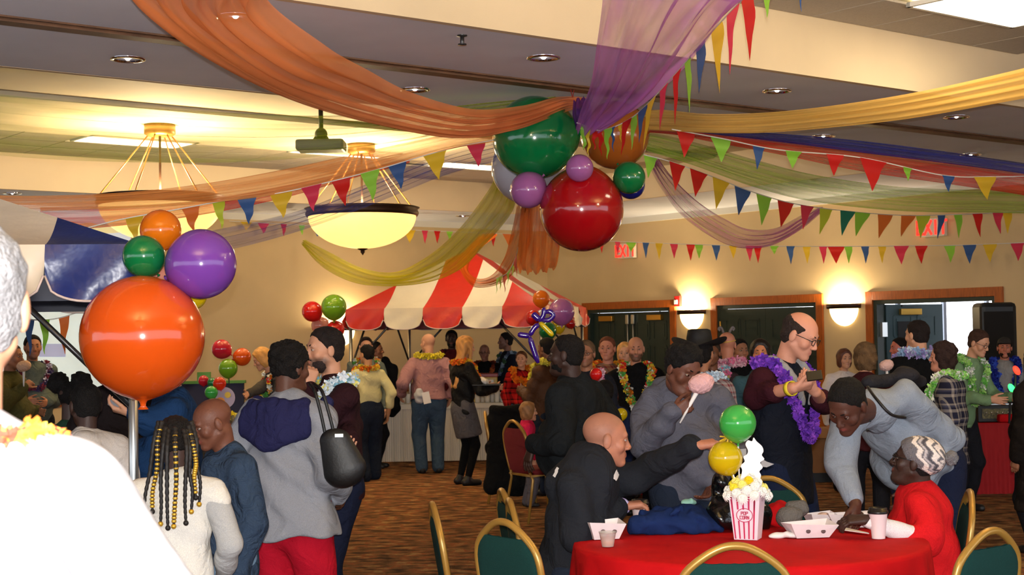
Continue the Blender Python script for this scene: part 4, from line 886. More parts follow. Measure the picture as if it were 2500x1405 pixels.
bunting('long twisted pennants on a cord along the purple drape', [(1408, 300, 10.0), (1470, 318, 9.95), (1550, 282, 9.6), (1640, 190, 8.6), (1720, 98, 7.8), (1800, 12, 7.1), (1870, -50, 6.6), (1990, -90, 6.2)],
        [(1425, 'g', 16, 62), (1438, 'y', 14, 70), (1452, 'r', 14, 50), (1465, 'r', 16, 62), (1482, 'g', 18, 75), (1498, 'b', 14, 60), (1515, 'y', 14, 45), (1530, 'r', 26, 85, -14), (1552, 'g', 22, 84, -8), (1572, 'b', 20, 84, -10), (1592, 'y', 24, 122, -22), (1622, 'p', 24, 110, -14), (1652, 'r', 28, 130, -8), (1682, 'g', 24, 132), (1712, 'b', 26, 122, -8), (1747, 'y', 28, 165, 4), (1788, 'p', 30, 160, -10), (1828, 'r', 32, 165, 0), (1872, 'g', 26, 92, 0), (1952, 'b', 20, 110)], .45, 3)
bunting('pennants hanging below the peach drape from the balloons to the bowl lamp', [(1215, 340, 10.3), (1080, 368, 10.1), (900, 420, 9.8), (700, 468, 9.5), (560, 488, 9.35), (430, 512, 9.2), (300, 535, 9.1), (200, 560, 9.0)],
        [(1162, 'p', 44, 58, 6), (1060, 'y', 50, 66, 8), (975, 'b', 48, 62, 10), (897, 'g', 50, 72, 8), (825, 'r', 50, 66, 8), (755, 'p', 50, 62, 4), (684, 'y', 46, 62, 4), (607, 'b', 46, 66, 6), (533, 'l', 44, 66, 8), (463, 'o', 44, 62, 6), (330, 'y', 40, 60)], .15, 4)
bunting('pennants crossing in front of the lime drape at upper right', [(1640, 316, 10.3), (1760, 338, 10.5), (1900, 366, 10.8), (2100, 385, 11.2), (2300, 428, 11.6), (2420, 432, 11.9), (2520, 430, 12.1)],
        [(1673, 'r', 44, 62, -6), (1760, 'g', 42, 58), (1855, 'b', 38, 56, -6), (1935, 'g', 34, 42, -4), (2038, 'r', 46, 52, -4), (2125, 'r', 56, 76, -4), (2212, 'g', 22, 32), (2310, 'b', 26, 40), (2405, 'y', 46, 56, 4)], .1, 5)
bunting('pennants curving down at right from the balloon cluster', [(1572, 378, 10.6), (1640, 396, 10.8), (1740, 432, 11.3), (1840, 470, 12.0), (1940, 498, 12.8), (2060, 515, 13.6), (2200, 526, 14.4), (2340, 524, 15.0), (2520, 516, 15.6)],
        [(1590, 'g', 32, 52, -8), (1655, 'r', 38, 66, -6), (1708, 'r', 36, 62, -10), (1762, 'y', 36, 72, -14), (1817, 'b', 34, 66, -12), (1869, 'g', 32, 72, -8), (1920, 'r', 34, 62, -14), (1970, 'p', 32, 58, -12), (2018, 'l', 36, 62, -18), (2065, 't', 36, 60, -16), (2114, 'g', 36, 58, -18), (2162, 'o', 36, 58, -18), (2212, 'o', 36, 52, -20), (2252, 'l', 28, 56, -8), (2298, 'b', 30, 58, -12), (2340, 'g', 28, 58), (2391, 'r', 28, 58, 6), (2428, 'p', 26, 52, 6), (2468, 'y', 26, 52)], .12, 6)
cyc = 'bypr g'
bunting('pennants strung low along the door wall', [(1462, 588, 19.0), (1600, 594, 18.7), (1800, 600, 18.2), (2000, 602, 17.6), (2200, 601, 17.0), (2350, 599, 16.6), (2520, 592, 16.1)],
        [(1472, 'r', 16, 30), (1507, 'p', 20, 34), (1540, 'g', 20, 24), (1572, 'b', 20, 38), (1605, 'y', 22, 40), (1641, 'p', 22, 36), (1677, 'r', 22, 40), (1713, 'g', 22, 34), (1747, 'b', 22, 38), (1782, 'y', 20, 32), (1822, 'p', 22, 38), (1857, 'r', 24, 42), (1893, 'g', 24, 20), (1931, 'b', 25, 44), (1968, 'y', 24, 42), (2003, 'p', 25, 42), (2042, 'r', 25, 42), (2079, 'g', 25, 42), (2119, 'b', 25, 42), (2158, 'y', 27, 42), (2199, 'p', 28, 45), (2245, 'r', 29, 44), (2322, 'g', 27, 42), (2371, 'b', 30, 46), (2421, 'y', 28, 44), (2485, 'p', 30, 44)], .1, 7)
bunting('small pennants strung along the back wall behind the bowl lamp', [(560, 540, 20.0), (700, 548, 20.0), (850, 556, 20.2), (1000, 562, 20.8), (1150, 568, 21.2), (1300, 575, 21.6), (1420, 585, 21.6)],
        [(600, 'y', 24, 20), (648, 'p', 24, 26), (692, 'r', 24, 30), (735, 'g', 20, 24), (775, 'b', 20, 26), (1002, 'y', 20, 32), (1035, 'p', 22, 32), (1069, 'r', 22, 30), (1100, 'g', 18, 22), (1206, 'r', 18, 32), (1240, 'o', 20, 30), (1360, 'b', 20, 30)], .1, 8)
bunting('pennants hanging inside the blue tent', [(48, 775, 9.6), (90, 782, 9.6), (140, 778, 9.6), (200, 760, 9.6)], [(72, 'b', 24, 90), (110, 'g', 24, 84), (156, 'o', 24, 92)], .1, 9)
bunting('tangle of thin coloured pennants dangling from the orange swag', [(1285, 500, 11.5), (1272, 560, 12.0), (1262, 620, 12.6), (1240, 665, 13.2), (1212, 680, 13.8)], [(1214, 'g', 8, 40, -4), (1222, 'l', 8, 34), (1232, 'r', 8, 44), (1243, 'g', 8, 36, -4), (1252, 'l', 8, 34), (1258, 'r', 8, 46, 4), (1265, 'g', 8, 40), (1270, 'y', 7, 60, -3)], 1.0, 10)
# ---- balloons
def bmat(k, col, tr=0.0, rough=.14):
    n_ = 'balloon_'+k
    if n_ in MATS: return MATS[n_]
    m, n, L, b = newmat(n_); b.inputs['Base Color'].default_value = (*lin(col), 1); b.inputs['Roughness'].default_value = rough; b.inputs['Coat Weight'].default_value = .6; b.inputs['Coat Roughness'].default_value = .06
    if tr:
        tl = n.new('ShaderNodeBsdfTranslucent'); tl.inputs[0].default_value = (*lin(col), 1); mx = n.new('ShaderNodeMixShader'); mx.inputs[0].default_value = tr; L.new(b.outputs[0], mx.inputs[1]); L.new(tl.outputs[0], mx.inputs[2]); L.new(mx.outputs[0], n['Material Output'].inputs[0])
    MATS[n_] = m; return m
BC = {'orange': ((236, 92, 22), .2), 'purple': ((128, 70, 176), .2), 'green': ((10, 118, 62), .1), 'red': ((170, 12, 20), .05), 'brown': ((170, 92, 32), .15), 'lilac': ((176, 104, 168), .2), 'white': ((196, 192, 204), .3), 'blue': ((20, 30, 120), .1), 'lime': ((126, 178, 40), .25), 'yellow': ((226, 196, 20), .25), 'brightred': ((226, 30, 30), .25), 'pink': ((236, 160, 140), .3), 'crimson': ((206, 30, 56), .2), 'mint': ((70, 190, 84), .25), 'amber': ((240, 130, 20), .35), 'scarlet': ((240, 60, 30), .3), 'indigo': ((58, 22, 130), .1)}
def balloon(label, col, px, py, dia, Y, knot=(0, 0, -1), el=1.12, group=None, r=None):
    """round latex balloon seen dia px wide, its neck towards knot"""
    R = dia/2*Y/FPX; c = P(px, py, Y); z = -nrm(knot); x = nrm(np.cross(z, (0.31, .2, .93) if abs(z[2]) < .95 else (1, 0, 0))); y = np.cross(z, x)
    t = empty('balloon', c); tag(t, label, 'balloon', group); prof = []
    for a in np.linspace(0, math.pi, 26)[:-2]:
        rr = R*math.sin(a); zz = R*math.cos(a)
        if a > math.pi/2: zz *= 1+(el-1)*((a-math.pi/2)/(math.pi/2))**2; rr *= 1-.10*((a-math.pi/2)/(math.pi/2))**3
        prof.append((max(rr, .0008), zz))
    e = prof[-1]; prof += [(R*.07, e[1]-R*.05), (R*.045, e[1]-R*.1)]
    build('latex', MB().lathe(prof, c, 40, ax=(x, y, z)), bmat(col, *BC[col]), t, True); k = e[1]-R*.1
    build('knot', MB().lathe([(.001, k+.004), (R*.05, k), (R*.045, k-R*.03), (R*.09, k-R*.09), (.001, k-R*.07)], c, 12, ax=(x, y, z)), bmat(col, *BC[col]), t, True)
    return t, c, R
CG = 'balloons of the hanging cluster'
hub = P(1440, 320, 10.35)
def hb(label, col, px, py, d, Y, g=CG): return balloon(label, col, px, py, d, Y, hub-P(px, py, Y), group=g)
hb('giant dark green balloon in the hanging cluster', 'green', 1305, 337, 206, 10.35); hb('giant brown orange balloon in the hanging cluster', 'brown', 1502, 330, 168, 10.5); hb('giant dark red balloon at the bottom of the hanging cluster', 'red', 1420, 512, 206, 10.2)
hb('giant greyish white balloon behind the green one in the cluster', 'white', 1288, 410, 178, 10.65); hb('small lilac balloon on top of the red one in the cluster', 'lilac', 1415, 411, 68, 9.95); hb('lilac balloon below the green one in the cluster', 'lilac', 1290, 464, 90, 10.2); hb('small green balloon at the right of the hanging cluster', 'green', 1536, 434, 80, 10.15); hb('small navy blue balloon behind the small green one in the cluster', 'blue', 1540, 452, 70, 10.4)
t = build('hanging_cord', MB().tube([PH(1392, 214, ZB-.02), P(1398, 240, 10.36), hub], .003, 5).tube([PH(1402, 215, ZB-.02), P(1398, 240, 10.36)], .003, 5), mat('red_cord', (150, 40, 40), .6)); tag(t, 'thin red cord tying the balloon cluster to the beam track', 'cord')
SG = 'balloons tied to the blue tent leg'; sh = P(395, 655, 6.42)
def sb(label, col, px, py, d, Y): return balloon(label, col, px, py, d, Y, sh-P(px, py, Y)-np.array([0, 0, .05]), group=SG)
balloon('giant orange balloon tied to the blue tent leg', 'orange', 348, 823, 300, 6.3, (0, 0, -1), 1.03, SG); sb('purple balloon above the giant orange one', 'purple', 491, 645, 172, 6.35); sb('small dark green balloon above the giant orange one', 'green', 351, 626, 103, 6.35); sb('small translucent orange balloon at the top of the tent leg bunch', 'amber', 392, 562, 100, 6.5); sb('small yellow balloon peeping from behind the purple one', 'yellow', 470, 722, 70, 6.7); sb('small pink balloon mostly hidden between green and purple', 'pink', 400, 680, 60, 6.6)
TG = 'balloons tied to the left tent pole'
for lb_, c, x, y, d, Y, k in (('red balloon in the bunch at the left tent pole, left of the lime one', 'brightred', 762, 761, 50, 17.6, (.5, 0, -.6)), ('lime balloon in the bunch at the left tent pole', 'lime', 815, 750, 62, 17.5, (0, 0, -1)), ('pink balloon low in the bunch at the left tent pole', 'pink', 781, 795, 42, 17.8, (.5, 0, .3)), ('small red balloon under the lime one at the left tent pole', 'brightred', 819, 805, 44, 17.6, (.1, 0, -1))): balloon(lb_, c, x, y, d, Y, k, group=TG)
t = build('balloon_stick', MB().tube([P(820, 825, 17.6), P(815, 1125, 17.6)], .012, 6), M_steel); tag(t, 'thin dark stick carrying the balloon bunch left of the tent', 'stick')
TG = 'balloons at the right tent pole'
for lb_, c, x, y, d, Y, k in (('orange balloon at the right tent pole', 'amber', 1321, 730, 42, 17.2, (0, 0, -1)), ('lilac balloon at the right tent pole', 'lilac', 1371, 761, 64, 17.0, (0, 0, -1)), ('red balloon behind the twisted balloon at the right tent pole', 'brightred', 1302, 776, 38, 17.4, (0, .3, -1)), ('pale white balloon behind the twisted balloon', 'white', 1325, 778, 44, 17.45, (0, 0, -1)), ('green balloon under the twisted balloon at the right tent pole', 'green', 1337, 808, 44, 17.3, (.2, 0, -1)), ('yellow balloon under the lilac one at the right tent pole', 'yellow', 1362, 797, 36, 17.4, (.3, 0, -1)), ('dark red balloon peeping out right of the lilac one', 'red', 1392, 790, 26, 17.6, (.3, 0, -1))): balloon(lb_, c, x, y, d, Y, k, group=TG)
t = empty('balloon_animal', P(1315, 830, 8.9)); tag(t, 'twisted balloon figure of purple and yellow tubes', 'balloon animal'); Yb = 8.9
def sausage(pts, r, k='indigo'): 
    q = catmull([P(*p, Yb) for p in pts], 12); r = r*Yb/FPX; build('balloon_segment', MB().tube([q[0]+(q[0]-q[1])*.1]+q+[q[-1]+(q[-1]-q[-2])*.1], [r*.25]+[r*min(1, .55+min(i, 12-i)*.25) for i in range(13)]+[r*.25], 12), bmat(k, *BC[k]), t, True)
sausage([(1264, 817), (1292, 821)], 7); sausage([(1293, 820), (1303, 803), (1315, 792)], 6.5); sausage([(1293, 823), (1302, 852), (1314, 887)], 7); sausage([(1300, 766), (1317, 782)], 8); sausage([(1317, 786), (1327, 768), (1328, 752)], 6); sausage([(1322, 782), (1340, 782), (1351, 770), (1342, 761), (1330, 764)], 6); sausage([(1318, 788), (1336, 806), (1350, 820)], 6.5, 'yellow')
# back-left table balloons
BG = 'balloons over the far left table'
for lb_, c, x, y, d, Y, k in (('crimson balloon on a stick over the far left table', 'crimson', 541, 853, 48, 15.4, (.8, 0, -.5)), ('orange balloon on a stick over the far left table', 'orange', 591, 872, 44, 15.4, (-.8, 0, -.2)), ('lime balloon on a stick over the far left table', 'lime', 557, 900, 46, 15.3, (0, 0, -1)), ('scarlet balloon low over the far left table', 'scarlet', 536, 937, 32, 14.6, (.2, 0, -1)), ('mint green balloon low over the far left table', 'mint', 516, 959, 32, 14.5, (.2, 0, -1)), ('dark crimson balloon beside the green board at far left', 'crimson', 497, 930, 26, 15.6, (0, 0, -1)), ('dark green balloon beside the scarlet one at far left', 'green', 518, 935, 24, 15.5, (0, 0, -1))): balloon(lb_, c, x, y, d, Y, k, group=BG)
t = build('balloon_stick', MB().tube([P(559, 922, 15.3), P(560, 1010, 15.3)], .006, 6), M_black); tag(t, 'thin dark stick under the lime balloon at far left', 'stick')

# ================================================================== TENTS, TABLES, CHAIRS
M_vred = mat('tent_vinyl_red', (206, 44, 30), .35, bump=.12, bscale=14, var=.08, vscale=5); M_vwhite = mat('tent_vinyl_white', (236, 222, 196), .35, bump=.12, bscale=14, var=.04, vscale=5); M_vblue = mat('tent_vinyl_blue', (26, 44, 110), .3, bump=.25, bscale=9, var=.15, vscale=6)
M_vcream = mat('tent_vinyl_cream', (232, 214, 190), .4, bump=.2, bscale=9, var=.05, vscale=5); M_piping = mat('tent_piping', (222, 200, 190), .5); M_lining = mat('tent_lining_grey', (120, 124, 136), .5); M_linred = mat('tent_lining_red', (96, 16, 20), .5); M_linblue = mat('tent_lining_blue', (12, 18, 46), .5)
def tent(label, corners, apex, eave_n, ms, lin_m, lin_m2, val=.26, legs=True, first=0):
    """corners: eave corners in order (front left, front right, back right, back left); apex peak point; eave_n stripes per side; ms two vinyls"""
    cs = [np.array(c, float) for c in corners]; apex = np.array(apex, float); c0 = sum(cs)/4
    t = empty('canopy_tent', (c0[0], c0[1], 0)); tag(t, label, 'tent')
    for s in range(4):
        a, b = cs[s], cs[(s+1) % 4]; n = eave_n[s]; mid = (a+b)/2; out = nrm(np.array([mid[0]-c0[0], mid[1]-c0[1], 0])); ridge = .1
        for i in range(n):
            t0, t1 = i/n, (i+1)/n; m = ms[(i+first) % 2]
            def roof(tt):                         # top of the stripe: climb from the eave until the hip line
                e = a+(b-a)*tt; k = 2*min(tt, 1-tt); inn = mid+(apex-mid)*k-mid; p = e+inn*1.0; return e, p
            K = 5; vs = []; fs = []
            ts = sorted(set([t0+(t1-t0)*q/K for q in range(K+1)]+([.5] if t0 < .5 < t1 else [])))
            for tt in ts:
                e, p = roof(tt); sag = [e+(p-e)*q-ZU*.05*math.sin(math.pi*q)*np.linalg.norm(p-e) for q in np.linspace(0, 1, 7)]; vs += [x+out*0+ZU*.0 for x in sag]
            for r_ in range(len(ts)-1):
                for q in range(6): fs.append((r_*7+q, (r_+1)*7+q, (r_+1)*7+q+1, r_*7+q+1))
            build('roof_panel', MB().add(vs, fs), m, t, True)
            # valance: straight top, scalloped bottom with a soft belly
            vs = []; fs = []; pip = []; N = 14
            for q in range(N+1):
                tt = t0+(t1-t0)*q/N; e = a+(b-a)*tt; x = q/N; sc_ = min(1, math.sin(math.pi*min(max(x, 0), 1))**.35*1.02); dz = val*(.55+.45*sc_)
                for r_ in range(6): vs.append(e+out*(.015+.02*math.sin(9*x+r_)*r_/5+.03*r_/5)-ZU*dz*r_/5)
                pip.append(vs[-1]+out*.004)
            for q in range(N):
                for r_ in range(5): fs.append((q*6+r_, q*6+r_+1, (q+1)*6+r_+1, (q+1)*6+r_))
            v_ = build('valance', MB().add(vs, fs), m, t, True); build('piping', MB().tube(pip, .006, 5), M_piping, v_, True)
        lv = MB(); lv.add([a-out*.05-ZU*.1, b-out*.05-ZU*.1, b-out*.05-ZU*(val*.98), a-out*.05-ZU*(val*.98)], [(0, 1, 2, 3)]); build('valance_lining', lv, lin_m if s % 2 else lin_m2, t)
        build('eave_rail', MB().tube([a-ZU*.06, b-ZU*.06], .018, 8), M_steel, t, True)
    for i, c in enumerate(cs):
        inn = nrm(c0-c); L_ = c+inn*.05; build('leg', MB().tube([(L_[0], L_[1], 0), L_-ZU*.05], .022, 10), M_alu, t, True); build('foot_plate', MB().box((L_[0], L_[1], .008), (.07, .07, .008)), M_steel, t)
        for j in (1, 3):
            o_ = cs[(i+j) % 4]; d = nrm(o_-c); build('brace', MB().tube([L_-ZU*.75, L_+d*.62-ZU*.12], .014, 8), M_steel, t, True)
    return t
# striped tent in front of the back wall, turned a little
e = 2.03; FL, FR = P(846, 742, 19.0), P(1326, 745, 18.3); FL[2] = FR[2] = e; d = nrm(FR-FL); back = np.array([-d[1], d[0], 0])*2.3; apx = (FL+FR)/2+back/2; apx[2] = 2.82
tent('red and white striped canopy tent over the serving table', [FL, FR, FR+back, FL+back], apx, [5, 5, 5, 5], (M_vred, M_vwhite), M_lining, M_linred, .27)
e = 2.12; FR = P(340, 602, 6.8); FR[2] = e; d = nrm(np.array([-1, -.16, 0])); FL = FR+d*2.9; back = nrm(np.array([-.16, 1, 0]))*2.7; apx = (FL+FR)/2+back/2; apx[2] = 2.66
tent('blue and cream canopy tent corner at the far left', [FL, FR, FR+back, FL+back], apx, [7, 7, 7, 7], (M_vcream, M_vblue), M_linblue, M_linblue, .26, first=1)
# ---- chairs
M_gold = mat('gold_frame', (178, 136, 62), .32, metal=.35, spec=.6); M_teal = mat('chair_teal_fabric', (24, 60, 56), .9, bump=.3, bscale=300, var=.1, vscale=200, spec=.15); M_redf = mat('chair_red_fabric', (120, 16, 24), .85, bump=.3, bscale=300)
def make_chair(fab):
    t = empty('banquet_chair', (0, 0, 0)); rec = math.radians(9); bz = .45
    def bp(x, z, y=0): return np.array([x, -.21-(z)*math.sin(rec)+y, bz+z*math.cos(rec)])
    out = [(-.17, .0), (-.195, .12), (-.203, .24), (-.196, .315), (-.17, .365), (-.11, .415), (-.05, .447), (0, .455), (.05, .447), (.11, .415), (.17, .365), (.196, .315), (.203, .24), (.195, .12), (.17, .0)]
    build('back_frame', MB().tube(catmull([bp(x, z) for x, z in out], 44), .0155, 10), M_gold, t, True)
    def wid(z): return .165+(.197-.165)*min(1, z/.2) if z < .3 else .192
    def topz(x):
        x = abs(x); zs = np.interp(x, [0, .05, .11, .17, .196], [.448, .44, .408, .358, .31]); return zs-(.055*max(0, 1-(x/.125)**2))
    mb = MB(); vs = []; nc, nr = 24, 12
    for q in range(nc+1):
        xx = -1+2*q/nc; tz = topz(xx*.192)-.004
        for k in range(nr+1):
            z = tz*k/nr; x = xx*wid(z); bul = .014*max(0, (1-xx**4)*(1-(2*k/nr-1)**6))**.5+.008; vs.append((x, z, bul))
    fr = [(q*(nr+1)+k, (q+1)*(nr+1)+k, (q+1)*(nr+1)+k+1, q*(nr+1)+k+1) for q in range(nc) for k in range(nr)]
    mb.add([bp(x, z, b_) for x, z, b_ in vs], [f[::-1] for f in fr]); mb.add([bp(x, z, -b_) for x, z, b_ in vs], fr); build('back_panel', mb, fab, t, True)
    seat = MB(); pts = [(-.2, -.2), (-.21, .1), (-.18, .2), (.18, .2), (.21, .1), (.2, -.2)]; seat.prism([(x, y, .42) for x, y in pts], (0, 0, .055)); build('seat', seat, fab, t, bevel=.022)
    build('seat_frame', MB().tube([(-.2, -.2, .415), (-.205, .18, .415), (.205, .18, .415), (.2, -.2, .415)], .012, 8, closed=True), M_gold, t, True)
    for s in (-1, 1):
        build('leg', MB().tube([(s*.2, .18, .42), (s*.215, .215, 0)], .013, 8), M_gold, t, True); build('leg', MB().tube([bp(s*.17, 0), (s*.19, -.19, .38), (s*.215, -.26, 0)], .013, 8), M_gold, t, True)
    return t
CH0 = make_chair(M_teal); CHG = 'gold framed banquet chairs'; used = []
def chair(label, x, y, face, proto=CH0):
    o = copy_tree(proto) if proto in used else proto; used.append(proto); o.location = (x, y, 0); o.rotation_euler.z = -math.radians(face); tag(o, label, 'chair', CHG); return o
TC = P(1828, 1318, 6.65); TX, TY, TR = TC[0], TC[1], .77; TZ = .745
def toward(x, y): return math.degrees(math.atan2(TX-x, TY-y))
c = P(1792, 1318, 5.42); chair('teal banquet chair with gold frame in front of the red table', c[0], c[1]+.27, 0)
c = P(2412, 1285, 5.70); chair('teal banquet chair at the right front of the red table', c[0]-.16, c[1]+.22, -38)
c = P(1236, 1263, 6.22); chair('teal banquet chair at the left front of the red table, back towards us', c[0]+.2, c[1]+.17, 50)
c = P(1076, 1222, 6.9); chair('teal banquet chair seen edge on at the far left of the red table', c[0]+.24, c[1]+.03, 82)
c = P(1243, 1190, 7.45); chair('teal banquet chair seen edge on behind the seated man', c[0]+.24, c[1]+.04, 80)
c = P(1880, 1165, 7.85); chair('teal banquet chair behind the popcorn centrepiece', c[0], c[1]-.27, 176)
CR_X, CR_Y = P(2218, 1180, 7.1)[0], 7.1; chair('teal banquet chair under the person in the red sweatshirt', CR_X, CR_Y, -80)
CM_X, CM_Y = P(1388, 1180, 7.02)[0], 7.02; chair('teal banquet chair under the seated man in the black hoodie', CM_X, CM_Y, 84)
CH1 = make_chair(M_redf)
c = P(1252, 1000, 15.0); chair('banquet chair hidden under the black coat', c[0], c[1], 90, CH1)
c = P(600, 1060, 15.6); chair('gold framed chair behind the grey hoodie woman', c[0], c[1], -60, CH1)
c = P(1318, 1100, 13.5); chair('red banquet chair behind the man in black', c[0], c[1], 60, CH1)
# ---- round table with red cloth
t = empty('round_table', (TX, TY, 0)); tag(t, 'round folding table under the red cloth', 'table'); build('tabletop', MB().lathe([(.001, TZ-.03), (TR-.01, TZ-.03), (TR-.01, TZ-.004), (.001, TZ-.004)], (TX, TY, 0), 48), mat('table_wood', (150, 110, 70), .5), t)
for k in range(4): a = math.pi/4+k*math.pi/2; build('leg', MB().tube([(TX+.45*math.cos(a), TY+.45*math.sin(a), TZ-.03), (TX+.5*math.cos(a), TY+.5*math.sin(a), 0)], .016, 8), M_steel, t, True)
M_rcloth = mat('tablecloth_red', (196, 16, 22), .8, bump=.25, bscale=7, var=.08, vscale=6, spec=.12)
def round_cloth(cx, cy, R, z, drop, seed=0):
    mb = MB(); n = 160; rings = [(0.02, z)]+[(R*q, z) for q in (.3, .6, .85, .97)]+[(R+.006, z-.004), (R+.012, z-.02)]; vs = []
    for r, zz in rings: vs += [(cx+r*math.cos(2*math.pi*k/n), cy+r*math.sin(2*math.pi*k/n), zz) for k in range(n)]
    L_ = 10
    for j in range(1, L_+1):
        q = j/L_
        for k in range(n):
            a = 2*math.pi*k/n; w = q**.8*(.045*math.sin(17*a+1.3*math.sin(3*a+seed))+.02*math.sin(31*a+seed)); r = R+.012+.03*q+w; vs.append((cx+r*math.cos(a), cy+r*math.sin(a), z-.02-drop*q))
    m_ = len(vs)//n; return mb.add(vs, [(i*n+k, i*n+(k+1) % n, (i+1)*n+(k+1) % n, (i+1)*n+k) for i in range(m_-1) for k in range(n)])
o = build('tablecloth', round_cloth(TX, TY, TR, TZ+.002, .70), M_rcloth, smooth=True, at=(TX, TY, 0)); tag(o, 'red cloth draped over the round table in front', 'tablecloth')
# ---- serving table with white pleated skirt
YS = 19.7; xl, xr = P(930, 985, YS)[0], P(1262, 985, YS)[0]; t = empty('serving_table', ((xl+xr)/2, YS+.35, 0)); tag(t, 'long serving table with a white pleated skirt under the tent', 'table')
build('tabletop', MB().box(((xl+xr)/2, YS+.38, .755), ((xr-xl)/2, .38, .02)), mat('linen_white', (226, 218, 204), .8), t, bevel=.006)
mb = MB(); n = 420; vs = []
for k in range(n+1):
    x = xl+(xr-xl)*k/n
    for q in (0, .04, .5, 1): vs.append((x, YS-.01-.018*math.sin(2*math.pi*k/7.0)*min(1, q*6+.25)*(.7+.3*math.sin(k*.21)), .76-q*.74))
mb.add(vs, [(k*4+q, (k+1)*4+q, (k+1)*4+q+1, k*4+q+1) for k in range(n) for q in range(3)]); build('skirt', mb, mat('skirt_linen', (224, 214, 198), .8), t, True); build('skirt_band', MB().box(((xl+xr)/2, YS-.03, .74), ((xr-xl)/2, .006, .03)), MATS['linen_white'], t)
cm = MB().lathe([(.001, 0), (.03, 0), (.038, .11), (.036, .112), (.028, .004), (.001, .004)], (0, 0, 0), 14).mesh('paper_cup', mat('paper_cup_white', (232, 226, 218), .7), True)
k = 0
for px in list(range(957, 1008, 13))+list(range(1166, 1252, 12)):
    for row in range(1):
        o = link('paper_cup', cm); q = P(px, 985, YS+.12+.05*(k % 2)); o.location = (q[0], q[1], .776); o.scale = (1, 1, 1.15+.25*((k*7) % 3)); tag(o, 'white paper cup in the serving table row '+('left of the bald man in pink' if px < 1050 else 'right of the blonde woman'), 'cup', 'paper cups on the serving table, '+('left' if px < 1050 else 'right')); k += 1
q = P(1180, 940, YS+.3); t = empty('popcorn_machine', (q[0], q[1], .775)); tag(t, 'small yellow and red snack machine on the serving table', 'machine')
build('cabinet', MB().box((q[0], q[1], .775+.17), (.19, .14, .17)), mat('machine_yellow', (196, 160, 40), .4), t, bevel=.01); build('lid', MB().box((q[0], q[1], .775+.36), (.20, .15, .025)), mat('machine_red', (150, 20, 22), .4), t, bevel=.008); build('front_glass', MB().box((q[0], q[1]-.142, .775+.18), (.14, .004, .12)), mat('machine_dark_yellow', (150, 120, 40), .25), t)
# black coat over the far chair
c = P(1246, 1000, 14.85); F = Field()
for x in np.linspace(-.16, .16, 5): F.cone(c+np.array([x, 0, -.02-.5*x*x]), (c[0]+x*1.25, c[1]-.1, .16+.1*abs(x)), .05, .075, .05); F.cone(c+np.array([x, .03, -.02]), (c[0]+x*1.2, c[1]+.16, .5), .05, .06, .05)
o = soft('coat', F, cloth('coat_black', (14, 13, 13)), .016, None, wrinkle(.012, 1.0, 4)); tag(o, 'black coat draped over a chair near the serving table', 'coat')
q = P(945, 880, 19.2); F = Field(); F.cone(q+np.array([-.02, 0, 0]), q+np.array([.05, 0, -.62]), .06, .11, .05); F.cone(q+np.array([.08, 0, -.1]), q+np.array([.12, 0, -.5]), .045, .05, .04); o = soft('jacket', F, cloth('jacket_navy', (16, 17, 22)), .016, None, wrinkle(.01, 1, 2)); tag(o, 'dark jacket hanging on the tent pole', 'jacket')
# ---- far-left tables, board, stroller
q = P(560, 1008, 14.6); t = empty('side_table', (q[0], 14.9, 0)); tag(t, 'cloth covered table with flowers at the far left', 'table'); build('tabletop', MB().box((q[0]+.1, 14.9, .735), (.62, .38, .015)), mat('cloth_dark_top', (70, 50, 44), .8), t); build('cloth_skirt', MB().box((q[0]+.1, 14.9, .37), (.6, .36, .355)), mat('cloth_navy_skirt', (28, 26, 58), .9, bump=.3, bscale=8), t, bevel=.03)
q = P(552, 995, 14.6); t = empty('flower_centrepiece', (q[0], q[1], .75)); tag(t, 'small pot of yellow flowers with a round clown card at the far left', 'centrepiece')
build('pot', MB().lathe([(.001, .75), (.05, .75), (.07, .86), (.001, .86)], (q[0], q[1], 0), 14), MATS['paper_cup_white'], t, True)
rg = np.random.default_rng(5); Vf, Ff, Cf = flower_mesh([np.array([q[0], q[1], .91])+rg.normal(size=3)*np.array([.06, .05, .04]) for _ in range(46)], .035, [(240, 214, 40), (248, 232, 120), (244, 220, 60)], 3); vmesh('flowers', Vf, Ff, Cf, FLOWER, np.array(t['_w']), t)
cc = P(548, 972, 14.62); build('round_card', MB().lathe([(.001, .0), (.105, 0), (.105, .006), (.001, .006)], cc, 24, ax=((1, 0, 0), (0, 0, 1), (0, -1, 0))), mat('card_lilac', (190, 170, 190), .6), t); build('card_spot', MB().lathe([(.001, .0), (.045, 0), (.045, .004), (.001, .004)], P(538, 982, 14.6), 18, ax=((1, 0, 0), (0, 0, 1), (0, -1, 0))), mat('card_orange', (236, 140, 40), .6), t)
build('card_spot', MB().lathe([(.001, .0), (.03, 0), (.03, .004), (.001, .004)], P(556, 965, 14.6), 18, ax=((1, 0, 0), (0, 0, 1), (0, -1, 0))), mat('card_yellow', (240, 200, 70), .6), t)
q = P(510, 925, 16.2); t = empty('game_board', (q[0], q[1], 0)); tag(t, 'dark upright board with a green top rail at the far left', 'board'); build('panel', MB().box((q[0], q[1], .7), (.38, .03, .5)), mat('board_navy', (30, 30, 60), .7), t); build('rail', MB().box((q[0], q[1]-.01, 1.21), (.4, .04, .015)), mat('rail_green', (86, 140, 60), .6), t); build('sign_block', MB().box((q[0]-.05, q[1]-.01, 1.27), (.07, .03, .05)), MATS['rail_green'], t)
Ys = 12.6; w0 = P(573, 1277, Ys); t = empty('stroller', (w0[0]-.2, Ys+.2, 0)); tag(t, 'baby stroller with red canopy rim behind the boy', 'stroller')
